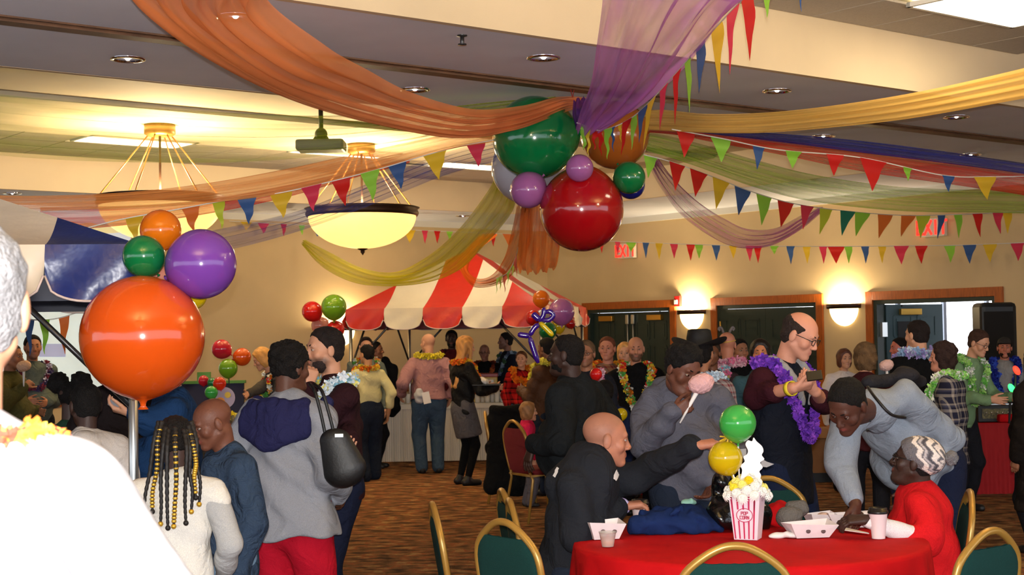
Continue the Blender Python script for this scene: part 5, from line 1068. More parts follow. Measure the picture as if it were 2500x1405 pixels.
for dx, dy in ((0, 0), (-.42, 0), (0, .45), (-.42, .45)):
    c = np.array([w0[0]+dx, Ys+dy, .083]); wh = build('wheel', MB().lathe([(.075, -.016), (.083, -.012), (.083, .012), (.075, .016), (.06, .012), (.06, -.012), (.075, -.016)], c, 24, ax=((0, 1, 0), (0, 0, 1), (1, 0, 0))), mat('tyre', (22, 20, 20), .7), t, True); build('hub', MB().lathe([(.001, -.006), (.061, -.006), (.061, .006), (.001, .006)], c, 20, ax=((0, 1, 0), (0, 0, 1), (1, 0, 0))), mat('wheel_grey', (140, 128, 112), .5), wh)
cs_ = P(540, 1075, Ys); build('frame_tube', MB().tube([(w0[0], Ys, .083), (w0[0]-.02, Ys+.1, .45), (w0[0]-.1, Ys+.5, 1.0)], .014, 8).tube([(w0[0]-.42, Ys, .083), (w0[0]-.4, Ys+.1, .45), (w0[0]-.36, Ys+.5, 1.0)], .014, 8).tube([(w0[0]-.42, Ys+.45, .083), (w0[0]-.4, Ys+.05, .5)], .012, 8).tube([(w0[0], Ys+.45, .083), (w0[0]-.02, Ys+.05, .5)], .012, 8), M_steel, t, True)
F = Field(); F.ell((w0[0]-.21, Ys+.2, .55), (.2, .24, .12), None, .02); F.ell((w0[0]-.2, Ys+.36, .78), (.21, .16, .22), None, .04); soft('seat_fabric', F, cloth('stroller_taupe', (96, 84, 70)), .015, t); build('canopy_rim', MB().tube([(w0[0]-.2+.22*math.cos(a), Ys+.2, .72+.26*math.sin(a)) for a in np.linspace(-.15, math.pi+.15, 16)], .018, 8), mat('rim_red', (176, 24, 34), .5), t, True)
# ---- right side: equipment table, speaker, boxes
Yd = 14.9; x0, x1 = P(2345, 1035, Yd)[0], P(2530, 1035, Yd)[0]; t = empty('equipment_table', ((x0+x1)/2, Yd+.35, 0)); tag(t, 'table with a red cloth carrying the sound equipment', 'table'); build('tabletop', MB().box(((x0+x1)/2, Yd+.36, .70), ((x1-x0)/2, .36, .012)), M_rcloth, t)
mb = MB(); vs = []; n = 60
for k in range(n+1):
    x = x0+(x1-x0)*k/n
    for q in (0, .5, 1): vs.append((x, Yd-.02-.03*q+.015*math.sin(k*.9)*q, .71-q*.70))
mb.add(vs, [(k*3+q, (k+1)*3+q, (k+1)*3+q+1, k*3+q+1) for k in range(n) for q in range(2)]); build('cloth_front', mb, mat('cloth_deep_red', (160, 12, 18), .85), t, True)
q = P(2435, 1000, Yd+.3); t = empty('mixer_case', (q[0], q[1], .715)); tag(t, 'black mixer case with bright knobs on the red equipment table', 'mixer'); build('case', MB().box((q[0], q[1], .80), (.26, .2, .085)), M_black, t, bevel=.008); build('panel', MB().box((q[0]-.04, q[1]-.203, .80), (.18, .004, .05)), mat('mixer_panel', (92, 80, 40), .4, metal=.3, var=.7, vscale=60), t)
for i in range(6): build('knob', MB().sphere((q[0]-.18+.055*i, q[1]-.21, .81), .012, 8, 6), M_alu, t)
build('lid_edge', MB().box((q[0]-.05, q[1]-.19, .893), (.15, .008, .006)), M_alu, t)
q = P(2480, 1030, Yd+.1); o = build('red_cloth_bundle', MB().box((q[0]-.06, q[1], .755), (.13, .08, .04)), M_rcloth, bevel=.02); tag(o, 'folded red cloth lying on the equipment table', 'cloth')
q = P(2440, 850, 16.4); t = empty('loudspeaker', (q[0], q[1], 0)); tag(t, 'tall black loudspeaker on a stand beside the open doors', 'loudspeaker'); build('cabinet', MB().box((q[0]-.05, q[1], 1.52), (.2, .18, .42)), M_black, t, bevel=.05); build('grille', MB().box((q[0]-.06, q[1]-.185, 1.5), (.16, .006, .34)), mat('grille', (26, 25, 26), .6, bump=.8, bscale=400), t)
build('stand_pole', MB().tube([(q[0]-.05, q[1], 0), (q[0]-.05, q[1], 1.1)], .02, 8), M_black, t)
for k in range(3): build('stand_leg', MB().tube([(q[0]-.05, q[1], .5), (q[0]-.05+.4*math.cos(k*2.1), q[1]+.4*math.sin(k*2.1), 0.01)], .013, 6), M_black, t)
M_card = mat('cardboard', (150, 100, 58), .85, bump=.1, bscale=40, var=.08, vscale=10)
q = P(2000, 1130, 16.6); t = empty('cardboard_box', (q[0], q[1], .0)); tag(t, 'open cardboard carton stacked beside the leaning man', 'box'); build('pallet', MB().box((q[0]+.05, q[1], .05), (.27, .25, .05)), M_black, t); build('carton', MB().box((q[0]+.08, q[1], .1+.2), (.24, .22, .2)), M_card, t); build('flap', MB().box((q[0]+.08, q[1]-.24, .53), (.24, .012, .055), ((1, 0, 0), (0, .9, -.4), (0, .4, .9))), mat('cardboard_flap', (176, 122, 74), .85), t); build('printed_mark', MB().tube([(q[0]+.17+.03*math.cos(a), q[1]-.222, .3+.03*math.sin(a)) for a in np.linspace(0, 6.28, 13)[:-1]], .005, 5, closed=True), M_black, t)
build('carton_top', MB().box((q[0]+.08, q[1]+.0, .54), (.23, .2, .04)), M_card, t)
for lab, col_, x_, y_ in (('red', (255, 40, 24), 2482, 905), ('green', (40, 255, 90), 2470, 949)):
    c = P(x_, y_, 14.6); t = empty('party_light', c); tag(t, 'small glowing '+lab+' party light at the right edge', 'light'); build('bulb', MB().sphere(c, (.03, .02, .05), 12, 8, (nrm((1, 0, .6)), (0, 1, 0), nrm((-.6, 0, 1)))), mat('led_'+lab, col_, .4, emit=col_, estr=5), t, True); build('holder', MB().tube([c+np.array([0, .03, 0]), (c[0], c[1]+.1, .72)], .012, 8), M_steel, t)
# ================================================================== ON THE RED TABLE
def onT(px, py, z=TZ+.004): return PH(px, py, z)
CBX = onT(1826, 1316); t = empty('popcorn_centrepiece', CBX); tag(t, 'striped popcorn box filled with yellow and white flowers', 'centrepiece'); w0, w1, hb_ = .052, .072, .215; M_pop = mat('popcorn_card', (236, 214, 224), .55); M_mag = mat('popcorn_magenta', (196, 34, 84), .55)
yaw = math.radians(-22); bx_, by_ = np.array([math.cos(yaw), math.sin(yaw), 0]), np.array([-math.sin(yaw), math.cos(yaw), 0])
def bxp(a, b, z): w = w0+(w1-w0)*z/hb_; return CBX+bx_*a*w+by_*b*w*.85+ZU*z
mb = MB(); cor = [(-1, -1), (1, -1), (1, 1), (-1, 1)]; mb.add([bxp(a, b, 0) for a, b in cor]+[bxp(a, b, hb_) for a, b in cor], [(3, 2, 1, 0)]+[(i, (i+1) % 4, 4+(i+1) % 4, 4+i) for i in range(4)]); bxo = build('box', mb, M_pop, t)
def pface(a, z, side): return (bxp(a, -1, z)-by_*.0015) if side == 0 else (bxp(1, a, z)+bx_*.0015)
for side in (0,):
    for k in range(5):
        a0 = -.9+k*.38; 
        for z0, z1 in ((0.004, .085 if 0 < k < 4 else hb_-.004), (.135, hb_-.004)):
            build('stripe', MB().add([pface(a0, z0, side), pface(a0+.12, z0, side), pface(a0+.12, z1, side), pface(a0, z1, side)], [(0, 1, 2, 3)]), M_mag, bxo)
cc = pface(0, .11, 0)-by_*.001; nb_ = -by_; build('label_ring', MB().tube([cc+bx_*.036*math.cos(a)+ZU*.03*math.sin(a)-by_*.0008 for a in np.linspace(0, 2*math.pi, 25)[:-1]], .0018, 5, closed=True), M_mag, bxo)
build('label_disc', MB().lathe([(.001, 0), (.034, 0)], cc-by_*.0005, 24, ax=(bx_, ZU*.85, -by_)), M_pop, bxo)
letters('POP', cc+ZU*.009-by_*.002, bx_, ZU, -by_, .013, M_mag, bxo, .25, .2); letters('CORN', cc-ZU*.01-by_*.002, bx_, ZU, -by_, .013, M_mag, bxo, .25, .2)
rg = np.random.default_rng(8)
for k in range(30):
    a = k*2.4; rr = .018+.075*math.sqrt(k/30); zc = hb_+.065-.09*(rr/.09)**2; c = CBX+np.array([rr*math.cos(a)*1.15, rr*math.sin(a), zc]); white = rr > .068 or k % 5 == 0; colr = (244, 240, 232) if white else [(246, 224, 60), (250, 236, 130), (240, 206, 30)][k % 3]
    mb = MB(); ax_ = nrm([math.cos(a)*rr/.07, math.sin(a)*rr/.07-.3, .6]); x_ = nrm(np.cross(ax_, (0, 1, .2))); y_ = np.cross(ax_, x_); R_ = .03 if white else .027
    for ring, (n_, rs, up) in enumerate(((16, 1, .0), (13, .8, .006), (9, .55, .011))):
        for j in range(n_):
            b_ = 2*math.pi*(j+.5*ring)/n_; d_ = math.cos(b_)*x_+math.sin(b_)*y_; s_ = -math.sin(b_)*x_+math.cos(b_)*y_; base = c+ax_*up; tip = base+d_*R_*rs-ax_*.006*(2-ring); wd = R_*.17
            mb.add([base, base+d_*R_*rs*.6+s_*wd+ax_*.003, tip, base+d_*R_*rs*.6-s_*wd+ax_*.003], [(0, 1, 2, 3)])
    mb.sphere(c+ax_*.008, .008, 8, 5); build('flower', mb, mat('petal_%d_%d' % (colr[0], colr[2]), colr, .7, spec=.2), t)
# white clown-shaped card cut-out with blobby outline, seen from its blank side
def card(pts, Y, dz=.004): 
    q = [P(x, y, Y) for x, y in pts]; return q
Yc = CBX[1]; outl = [(1806, 1175), (1812, 1150), (1808, 1138), (1818, 1128), (1815, 1116), (1824, 1110), (1826, 1100), (1820, 1086), (1826, 1076), (1836, 1078), (1840, 1069), (1847, 1078), (1860, 1090), (1864, 1102), (1860, 1112), (1866, 1122), (1856, 1130), (1862, 1142), (1854, 1152), (1858, 1162), (1852, 1180)]
c3 = catmull([P(x, y, Yc) for x, y in outl], 90); build('white_cutout', MB().prism(c3, (0, .004, 0)), mat('card_white', (250, 244, 244), .6, emit=None), t)
wing = [(1800, 1098), (1822, 1096), (1822, 1112), (1812, 1118)]; build('cutout_arm', MB().prism([P(x, y, Yc+.01) for x, y in wing], (0, .003, 0)), mat('card_grey', (150, 146, 144), .6), t); wing = [(1858, 1120), (1872, 1128), (1890, 1134), (1872, 1142), (1858, 1140)]; build('cutout_arm', MB().prism([P(x, y, Yc+.01) for x, y in wing], (0, .003, 0)), MATS['card_grey'], t)
for a, b_ in (((1802, 1085), (1805, 1175)), ((1790, 1160), (1797, 1180))): build('balloon_stick', MB().tube([P(*a, Yc-.01), P(*b_, Yc)], .0035, 8), mat('stick_white', (240, 236, 236), .4), t, True)
balloon('light green balloon on the popcorn centrepiece', 'mint', 1801, 1034, 90, Yc-.02, (0, 0, -1), 1.12, 'balloons on the table centrepiece'); balloon('yellow balloon on the popcorn centrepiece', 'yellow', 1771, 1119, 84, Yc+.02, (.35, 0, -1), 1.1, 'balloons on the table centrepiece')
bw = MB()
for a in np.linspace(0, 6.28, 6)[:-1]: bw.tube(catmull([P(1778, 1068, Yc), P(1778+18*math.cos(a)-6, 1072+10*math.sin(a), Yc+.03*math.cos(a)), P(1778+10*math.cos(a+.6), 1076+8*math.sin(a+.6), Yc), P(1778, 1068, Yc)], 14), .0035, 6)
o = build('ribbon_bow', bw, mat('ribbon_gold', (222, 180, 50), .35), smooth=True); tag(o, 'gold curled ribbon between the green and yellow balloons', 'ribbon')
# paper trays
M_tray = mat('paper_tray_white', (238, 226, 226), .6, var=.03, vscale=20); M_print = mat('tray_print', (92, 70, 70), .6); M_food = mat('food_brown', (130, 70, 40), .7)
def tray(label, px, py, yaw, L_=.105, Wd=.07, Hh=.05, fill=None):
    c = onT(px, py); a = math.radians(yaw); x_ = np.array([math.cos(a), math.sin(a), 0]); y_ = np.array([-math.sin(a), math.cos(a), 0]); t = empty('food_tray', c); tag(t, label, 'food tray', 'paper food trays'); b0 = [(-1, -1), (1, -1), (1, 1), (-1, 1)]
    lo = [c+x_*L_*.68*i+y_*Wd*.6*j+ZU*.002 for i, j in b0]; hi = [c+x_*L_*i+y_*Wd*j+ZU*(Hh+.012*(i*j > 0)) for i, j in b0]; mb = MB(); mb.add(lo+hi, [(0, 1, 2, 3)]+[(i, (i+1) % 4, 4+(i+1) % 4, 4+i) for i in range(4)]); o = build('tray', mb, M_tray, t); s = o.modifiers.new('thick', 'SOLIDIFY'); s.thickness = .002
    for q in (-.3, .45): pc = (lo[0]*(1-(q+1)/2)+lo[1]*(q+1)/2)*.5+(hi[0]*(1-(q+1)/2)+hi[1]*(q+1)/2)*.5; build('printed_mark', MB().sphere(pc-y_*.003, (.011, .002, .01), 10, 6, (x_, y_, ZU)), M_print, t)
    if fill: 
        F = Field(); rg = np.random.default_rng(int(px))
        for _ in range(9): F.ell(c+x_*rg.uniform(-.5, .5)*L_+y_*rg.uniform(-.4, .4)*Wd+ZU*rg.uniform(.02, .05), (.02, .016, .014), None, .01)
        soft('food', F, mat('food_%d_%d_%d' % fill, fill, .6), .005, t)
tray('white paper food tray beside the sauce cup', 1476, 1316, 12, .085, .065, .07); tray('white paper food tray at the front of the table with nothing on top', 1977, 1312, 8, .11, .075, .058, (214, 190, 170)); tray('white paper food tray under the dark hand', 2075, 1287, -6, .105, .07, .055, (110, 60, 40)); tray('far white paper tray with red topped food', 2005, 1284, 10, .07, .06, .05, (226, 190, 170))
F = Field(); c = onT(1915, 1314); 
for k in range(6): F.cone(c+np.array([-.06+.02*k, .01*math.sin(k), .008]), c+np.array([-.03+.02*k, .02*math.cos(k), .012+.005*(k % 3)]), .011, .012, .02, ZU, 1.8)
o = soft('napkin', F, mat('napkin_white', (242, 234, 230), .8), .005, None, wrinkle(.003, 3, 2)); tag(o, 'crumpled white napkin at the front of the red table', 'napkin')
F = Field(); c = onT(1570, 1290); F.cone(c+ZU*.006, c+np.array([.1, .03, .01]), .02, .03, .02, ZU, 4); o = soft('napkin', F, MATS['napkin_white'], .006, None, wrinkle(.003, 3, 5)); tag(o, 'flat white napkin under the sauce cup', 'napkin')
o = build('plastic_knife', MB().prism([onT(2048, 1292)+ZU*.01, onT(2120, 1306)+ZU*.006, onT(2122, 1308)+ZU*.006, onT(2048, 1300)+ZU*.01], (0, 0, .003)), MATS['card_white']); tag(o, 'white plastic knife pointing at the coffee cup', 'knife')
# cups
def coffee(label, px, py, h=.115):
    c = onT(px, py); t = empty('coffee_cup', c); tag(t, label, 'cup', 'paper coffee cups'); build('cup', MB().lathe([(.001, .001), (.029, .001), (.029, .004), (.041, h), (.043, h+.003), (.040, h+.004)], c, 32), mat('coffee_cup_paper', (236, 214, 214), .6), t, True); build('lid', MB().lathe([(.044, h-.004), (.046, h+.002), (.044, h+.008), (.041, h+.009), (.039, h+.021), (.035, h+.022), (.034, h+.017), (.001, h+.017)], c, 32), mat('lid_black', (20, 18, 18), .35), t, True)
coffee('white paper coffee cup with black lid at the right of the table', 2145, 1316); coffee('coffee cup with black lid under the seated man\'s hand', 1563, 1282, .10)
c = onT(1484, 1336); t = empty('sauce_cup', c); tag(t, 'small clear plastic cup of orange sauce on the red table', 'cup'); build('cup', MB().lathe([(.026, .002), (.037, .062), (.04, .064), (.038, .066), (.024, .004)], c, 28), mat('clear_plastic', (244, 240, 236), .1, alpha=.35), t, True); build('sauce', MB().lathe([(.001, .004), (.025, .004), (.032, .042), (.001, .043)], c, 24), mat('sauce_orange', (206, 120, 60), .5), t, True); build('straw_piece', MB().box(c+np.array([.0, -.01, .03]), (.007, .007, .022)), mat('carrot', (214, 110, 70), .6), t, bevel=.003)
# blue jacket, black bag, grey cap, red bundle, teal napkin
F = Field(); rg = np.random.default_rng(21); jc = onT(1648, 1300); jx, jy = np.array([1., .06, 0]), np.array([-.06, 1., 0])
F.ell(jc+jx*.02+ZU*.03, (.17, .09, .065), None, .05); F.ell(jc+jx*.06+jy*.03+ZU*.06, (.1, .07, .06), None, .05); F.cone(jc-jx*.19-jy*.05+ZU*.04, jc-jx*.02-jy*.04+ZU*.05, .045, .05, .03); F.cone(jc+jx*.05-jy*.06+ZU*.03, jc+jx*.2-jy*.02+ZU*.025, .04, .03, .04)
for _ in range(26):
    a_ = rg.uniform(0, 6.28); p0 = jc+jx*rg.uniform(-.15, .17)+jy*rg.uniform(-.08, .07); z0 = .075*math.exp(-((p0-jc)@jx/.16)**2)+.025; d_ = np.array([math.cos(a_), math.sin(a_)*.6, 0])*rg.uniform(.03, .08); F.cone(p0+ZU*z0, p0+d_+ZU*(z0-rg.uniform(-.015, .03)), rg.uniform(.014, .024), rg.uniform(.01, .018), .018)
F.cut((0, 0, TZ+.005), -ZU, .004); o = soft('jacket', F, mat('fleece_blue', (28, 44, 88), .95, bump=.25, bscale=30, var=.15, vscale=12, spec=.08), .009, None, wrinkle(.006, 2.2, 6)); tag(o, 'crumpled blue fleece jacket lying on the red table', 'jacket')
F = Field(); F.cone(onT(1770, 1296)+ZU*.07, onT(1846, 1290)+ZU*.05, .085, .075, .04); F.cone(onT(1768, 1290)+ZU*.1, P(1758, 1180, 7.0), .06, .04, .05); F.cut((0, 0, TZ+.005), -ZU, .004); o = soft('plastic_bag', F, mat('bag_black', (12, 12, 13), .22, spec=.6, bump=.5, bscale=16), .009, None, wrinkle(.009, 1.8, 7)); tag(o, 'shiny black plastic bag behind the popcorn box', 'bag')
F = Field(); F.ell(onT(1928, 1296)+ZU*.06, (.06, .05, .055), None, .02); F.ell(onT(1948, 1290)+ZU*.085, (.05, .04, .035), None, .02); F.cone(onT(1930, 1290)+ZU*.1, onT(1960, 1290)+ZU*.115, .022, .016, .02); F.cut((0, 0, TZ+.005), -ZU, .004); o = soft('knit_cap', F, mat('cap_grey', (112, 106, 100), .95, bump=.6, bscale=120, spec=.1), .006, None, wrinkle(.005, 2.2, 8)); tag(o, 'grey crumpled knit cap on the red table', 'cap')
F = Field(); F.cone(onT(1890, 1285)+ZU*.05, onT(1905, 1276)+ZU*.06, .055, .045, .03); F.cut((0, 0, TZ+.005), -ZU, .004); o = soft('red_napkin', F, M_rcloth, .008, None, wrinkle(.007, 2, 9)); tag(o, 'bunched red napkin between the bag and the grey cap', 'napkin')
F = Field(); F.ell(onT(1682, 1292)+ZU*.122, (.035, .028, .02), None, .01); o = soft('tissue', F, mat('tissue_teal', (140, 190, 176), .8), .005, None, wrinkle(.005, 3, 4)); tag(o, 'pale teal tissue on top of the blue jacket', 'tissue')
# small far balloons and table behind the seated man
balloon('small red balloon behind the man in the black jacket', 'brightred', 1455, 914, 30, 10.4, (0, 0, -1), 1.2); balloon('small yellow balloon above the far red table', 'yellow', 1517, 1012, 30, 11.2, (0, 0, -1), 1.2)
q = P(1545, 1030, 16); o = build('tablecloth', round_cloth(q[0], 16., .6, .74, .72, 3), M_rcloth, smooth=True, at=(q[0], 16., 0)); tag(o, 'red cloth on the far round table behind the seated man', 'tablecloth')

# ================================================================== THE PEOPLE
def plaid(name, base, c1, c2, sc=14.0):
    if name in MATS: return MATS[name]
    m, n, L, b = newmat(name); tc = n.new('ShaderNodeTexCoord'); sx = n.new('ShaderNodeSeparateXYZ'); L.new(tc.outputs['Object'], sx.inputs[0])
    ad = n.new('ShaderNodeMath'); ad.operation = 'ADD'; L.new(sx.outputs['X'], ad.inputs[0]); L.new(sx.outputs['Y'], ad.inputs[1]); col = None
    prev = None
    for src, k in ((ad.outputs[0], 0), (sx.outputs['Z'], 1)):
        mu = n.new('ShaderNodeMath'); mu.operation = 'MULTIPLY'; mu.inputs[1].default_value = sc; L.new(src, mu.inputs[0]); fr = n.new('ShaderNodeMath'); fr.operation = 'FRACT'; L.new(mu.outputs[0], fr.inputs[0])
        r = n.new('ShaderNodeValToRGB'); r.color_ramp.interpolation = 'CONSTANT'; e = r.color_ramp.elements; e[0].position = 0; e[0].color = (*lin(base), 1); e[1].position = .42; e[1].color = (*lin(c1), 1); x = e.new(.62); x.color = (*lin(base), 1); x = e.new(.76); x.color = (*lin(c2), 1); x = e.new(.88); x.color = (*lin(c1), 1)
        L.new(fr.outputs[0], r.inputs[0])
        if prev is None: prev = r.outputs[0]
        else:
            mx = n.new('ShaderNodeMix'); mx.data_type = 'RGBA'; mx.inputs['Factor'].default_value = .5; L.new(prev, mx.inputs[6]); L.new(r.outputs[0], mx.inputs[7]); L.new(mx.outputs[2], b.inputs['Base Color'])
    b.inputs['Roughness'].default_value = .9; b.inputs['Specular IOR Level'].default_value = .15; MATS[name] = m; return m
def px_(px, Y): return float(P(px, 850, Y)[0])
def std(label, px, crown, Y, face, q=2, ks=1.02, **k):
    h = float(P(px, crown, Y)[2])/ks; return person(label, (px_(px, Y), Y), h, face, q, **k)
def stick_candy(label, tip, base, col, Y, r=26, own=None):
    """cotton candy: tip = centre pixel of the floss, base = lower end of the paper cone"""
    a, b_ = P(*tip, Y), P(*base, Y); t = empty('cotton_candy', b_); tag(t, label, 'cotton candy'); build('paper_cone', MB().tube([b_, a], [.004, .014], 12), mat('cone_white', (240, 234, 230), .6), t, True); R = r*Y/FPX; F = Field(); d = nrm(a-b_)
    F.ell(a, (R, R*.9, R*.85), None, .03); F.ell(a+np.array([R*.45, 0, R*.25]), (R*.6, R*.6, R*.6), None, .03); F.ell(a+np.array([-R*.4, 0, -R*.1]), (R*.65, R*.6, R*.6), None, .03); soft('floss', F, mat('floss_'+col[0], col[1], .95, bump=.4, bscale=160, spec=.05), max(.004, R*.07), t, fuzz(.0022, 150, 2)); return t
PANTS = cloth('trousers_dark', (26, 26, 32)); NAVYP = cloth('trousers_navy', (24, 30, 52)); JEANS = cloth('jeans_blue', (66, 86, 108)); JDARK = cloth('jeans_dark', (34, 42, 58)); BLACKC = cloth('black_cloth', (15, 15, 17)); KH = cloth('khaki', (120, 100, 70))
LW = [(230, 236, 244), (150, 200, 220), (236, 224, 120), (220, 230, 236)]; LO = [(236, 120, 30), (244, 170, 40), (230, 90, 30)]; LP = [(236, 150, 180), (244, 200, 210), (230, 120, 160)]; LPU = [(120, 60, 190), (150, 80, 210), (100, 50, 170)]; LMX = [(220, 50, 40), (244, 210, 60), (240, 240, 230), (240, 140, 40), (90, 170, 80)]; LY = [(240, 214, 50), (250, 228, 90)]; LB = [(40, 60, 170), (60, 90, 200), (30, 40, 140)]; LG = [(120, 200, 90), (170, 220, 120), (240, 240, 230)]; LPB = [(150, 180, 220), (210, 224, 240), (170, 150, 210)]
# -- nearest: man in the white shirt, seen from behind
m_white = mat('shirt_white_check', (190, 190, 198), .85, bump=1.0, bscale=5, var=.03, vscale=40, spec=.1)
o = person('man in a white checked shirt with his back to us at the left edge', (px_(-98, 2.25), 2.25), 1.845, -8, 0, 1.12, FAIR, hair=('short', (132, 130, 132)), head=(-6, 0, 0), top=dict(mat=m_white, collar=.014, wr=.007, t=.016), bottom=dict(mat=KH), lei=([(250, 150, 60), (250, 90, 70), (252, 210, 90)], .12, .017), sw=1.0, J=dict(shr=P(195, 1205, 2.25)), lw=(.06, .02, -.31), rw=P(330, 1620, 2.3))
# -- left group
std('man in a grey jacket and floral lei in front of the projection screen', 78, 815, 15.0, 150, 2, skin=TAN, hair=('short', DARKHAIR), stub=.4, top=dict(mat=cloth('jacket_teal_grey', (84, 92, 88)), t=.025, name='jacket'), bottom=dict(mat=PANTS), lei=([(220, 210, 220), (120, 40, 60), (60, 50, 90)], .14, .03), lw=(-.05, .13, -.17), rw=(-.05, .12, -.16), g=1.15)
o = std('person in an olive jacket holding cotton candy at the left edge', 22, 838, 13.6, 100, 2, skin=TAN, hair=('short', DARKHAIR), top=dict(mat=cloth('jacket_olive', (78, 74, 40)), t=.03, name='jacket'), bottom=dict(mat=KH), rw=P(58, 945, 13.4), lw=(0, .12, -.16), g=1.15, rhand=dict(curl=(.8, .8, .8, .7)))
stick_candy('pale peach cotton candy held in front of the projection screen', (58, 895), (58, 955), ('peach', (232, 190, 160)), 13.35, 15)
std('child with two hair puffs and a green shirt behind the white hood', 168, 922, 9.2, 20, 1, 1.04, skin=DEEP, hair=('puffs', (16, 12, 11)), hsc=1.12, top=dict(mat=cloth('shirt_forest', (36, 66, 50))), bottom=dict(mat=PANTS))
m_wh = cloth('hoodie_white', (206, 196, 188), bump=.4)
o = std('boy in a white hooded sweatshirt with blue collar below the giant balloon', 210, 934, 7.3, -20, 1, skin=DEEP, hair=('crop', (17, 13, 12)), head=(-15, 5, 0), hsc=1.08, top=dict(mat=m_wh, hood='down', t=.022, name='hoodie'), bottom=dict(mat=PANTS), lei=None)
F = Field()
for q_ in np.linspace(0, 6.28, 12)[:-1]: F.cone(o.neck+(o.tr*math.sin(q_)*.062+o.tf*math.cos(q_)*.055)*1.0-ZU*.01, o.neck+(o.tr*math.sin(q_)*.06+o.tf*math.cos(q_)*.052)+ZU*.035, .014, .01, .02)
soft('collar', F, cloth('collar_royal', (30, 40, 96)), .01, o.root)
std('person in dark brown clothes hidden behind the giant orange balloon', 285, 828, 8.6, 170, 2, skin=TAN, hair=('short', DARKHAIR), top=dict(mat=cloth('sweater_darkbrown', (30, 22, 22)), t=.025, name='sweater'), bottom=dict(mat=BLACKC), g=1.2)
o = std('person in a blue sweater holding a phone behind the giant orange balloon', 420, 824, 7.9, -100, 1, skin=FAIR, hair=('short', BROWN), g=1.2, top=dict(mat=cloth('sweater_blue', (28, 58, 98)), t=.022, name='sweater'), bottom=dict(mat=BLACKC), lw=P(318, 1008, 7.65), rw=(.02, .16, -.2), lhand=dict(d=(-1, -.1, .25), n=(0, .3, 1), curl=(.45, .45, .4, .4)), J=dict(ell=P(370, 1035, 7.7)))
b = MB().box(P(281, 990, 7.62), (.035, .005, .018), (nrm((.8, 0, -.5)), (0, 1, 0), nrm((.5, 0, .8)))); o2 = build('phone', b, mat('phone_silver', (170, 170, 178), .3, metal=.6), bevel=.003); tag(o2, 'small silver phone held beside the metal tent leg', 'phone')
# -- girl with braids
m_gw = cloth('shirt_cream', (216, 212, 204), bump=.4); m_gs = cloth('sleeve_heather', (168, 168, 168), bump=.3)
gl = std('girl with long beaded braids and a cream shirt seen from behind', 425, 1014, 6.0, -8, 0, skin=DEEP, hair=('braided', (18, 14, 13)), hsc=1.1, head=(-20, 8, 0), top=dict(mat=m_gw, t=.022, hem=-.085, flare=.015, at=.014, sleeve=.1), bottom=dict(mat=BLACKC), lw=(.03, .08, -.27), rw=(.03, .07, -.27))
F = Field()
for s in 'lr':
    S, E, Wp = gl.arm[s][:3]; F.cone(S+(E-S)*.1, E, .056, .05, .02); F.cone(E, Wp, .05, .038, .02)
soft('sleeves', F, m_gs, .011, gl.root, wrinkle(.006, 1, 2))
M_bead = mat('bead_gold', (206, 160, 50), .3, metal=.5)
for k, (x0, y0, x1, y1, dY, bead) in enumerate([(376, 1060, 352, 1262, -.12, 0), (385, 1060, 372, 1250, -.14, 1), (398, 1075, 392, 1280, -.17, 0), (408, 1080, 410, 1290, -.18, 0), (428, 1075, 424, 1286, -.18, 1), (456, 1080, 454, 1278, -.16, 0), (464, 1080, 467, 1250, -.15, 0), (472, 1070, 478, 1216, -.14, 1), (480, 1060, 486, 1232, -.12, 0)]):
    pts = [P(x0+(425-x0)*.25, y0-30, 6.0+dY*.7), P(x0, y0+20, 6.0+dY), P((x0*.6+x1*.4)+4*math.sin(k*2), (y0+y1)/2-10, 6.0+dY*1.02), P(x1*.9+x0*.1-4*math.sin(k*3), y1-50, 6.0+dY*1.02), P(x1, y1, 6.0+dY)]; pts = catmull(pts, 46)
    br = build('braid', MB().tube(pts, [.0105*(1-.45*i/46)*(1+.18*math.sin(i*2.1)) for i in range(47)], 8), mat('braid_black', (20, 15, 14), .6), gl.root, True)
    if bead: mb = MB(); [mb.lathe([(.0085, -.005), (.0105, 0), (.0085, .005)], pts[i], 8) for i in range(3, 44, 2)]; build('beads', mb, M_bead, br, True)
    build('braid_tip', MB().sphere(pts[-1], .011, 8, 6), M_bead if k % 2 == 0 else MATS['braid_black'], br, True)
# -- bald boy
std('bald boy in a denim blue jacket bending towards the girl', 552, 968, 6.6, -122, 0, skin=(110, 66, 48), hair=('bald', DARKHAIR), head=(4, 20, 0), hsc=1.1, neckf=.0, lean=0, g=1.1, top=dict(mat=cloth('jacket_denim', (50, 66, 88), bump=.7, bscale=14), t=.03, hem=-.16, collar=.02, name='jacket'), bottom=dict(mat=cloth('jeans_light', (120, 150, 180)))).root
# -- woman in grey hoodie
m_gh = cloth('hoodie_grey', (146, 148, 156), bump=.55, bscale=6); m_hood = cloth('hood_navy', (38, 38, 76))
w = person('woman with an afro puff, grey hooded top and red track pants', (px_(697, 7.4), 7.4), 1.625, 22, 0, 1.3, DARK, hair=('afro', (19, 15, 13), 1.02), head=(22, 4, 0), female=True, top=dict(mat=m_gh, t=.035, hem=-.085, flare=.05, wr=.012, name='hooded_top', at=.03), bottom=dict(mat=cloth('track_red', (190, 20, 44), bump=.3), t=.03), lw=(.04, .1, -.2), rw=(.02, .1, -.24), sw=1.06)
F = Field(); hN = w.neck
hpts = [(x_, z_) for z_ in np.linspace(.015, -.16, 8) for x_ in np.linspace(-1, 1, 9)*max(.02, .185*(1-max(0, (-z_-.03)/.15)))]
hsn = w.F.snap([hN+w.tr*x_-w.tf*(.1-.09*(abs(x_)/.17)**2)+ZU*(z_-.04*(abs(x_)/.17)) for x_, z_ in hpts], .012)
for p_ in hsn: F.ell(p_, .034, None, .02)
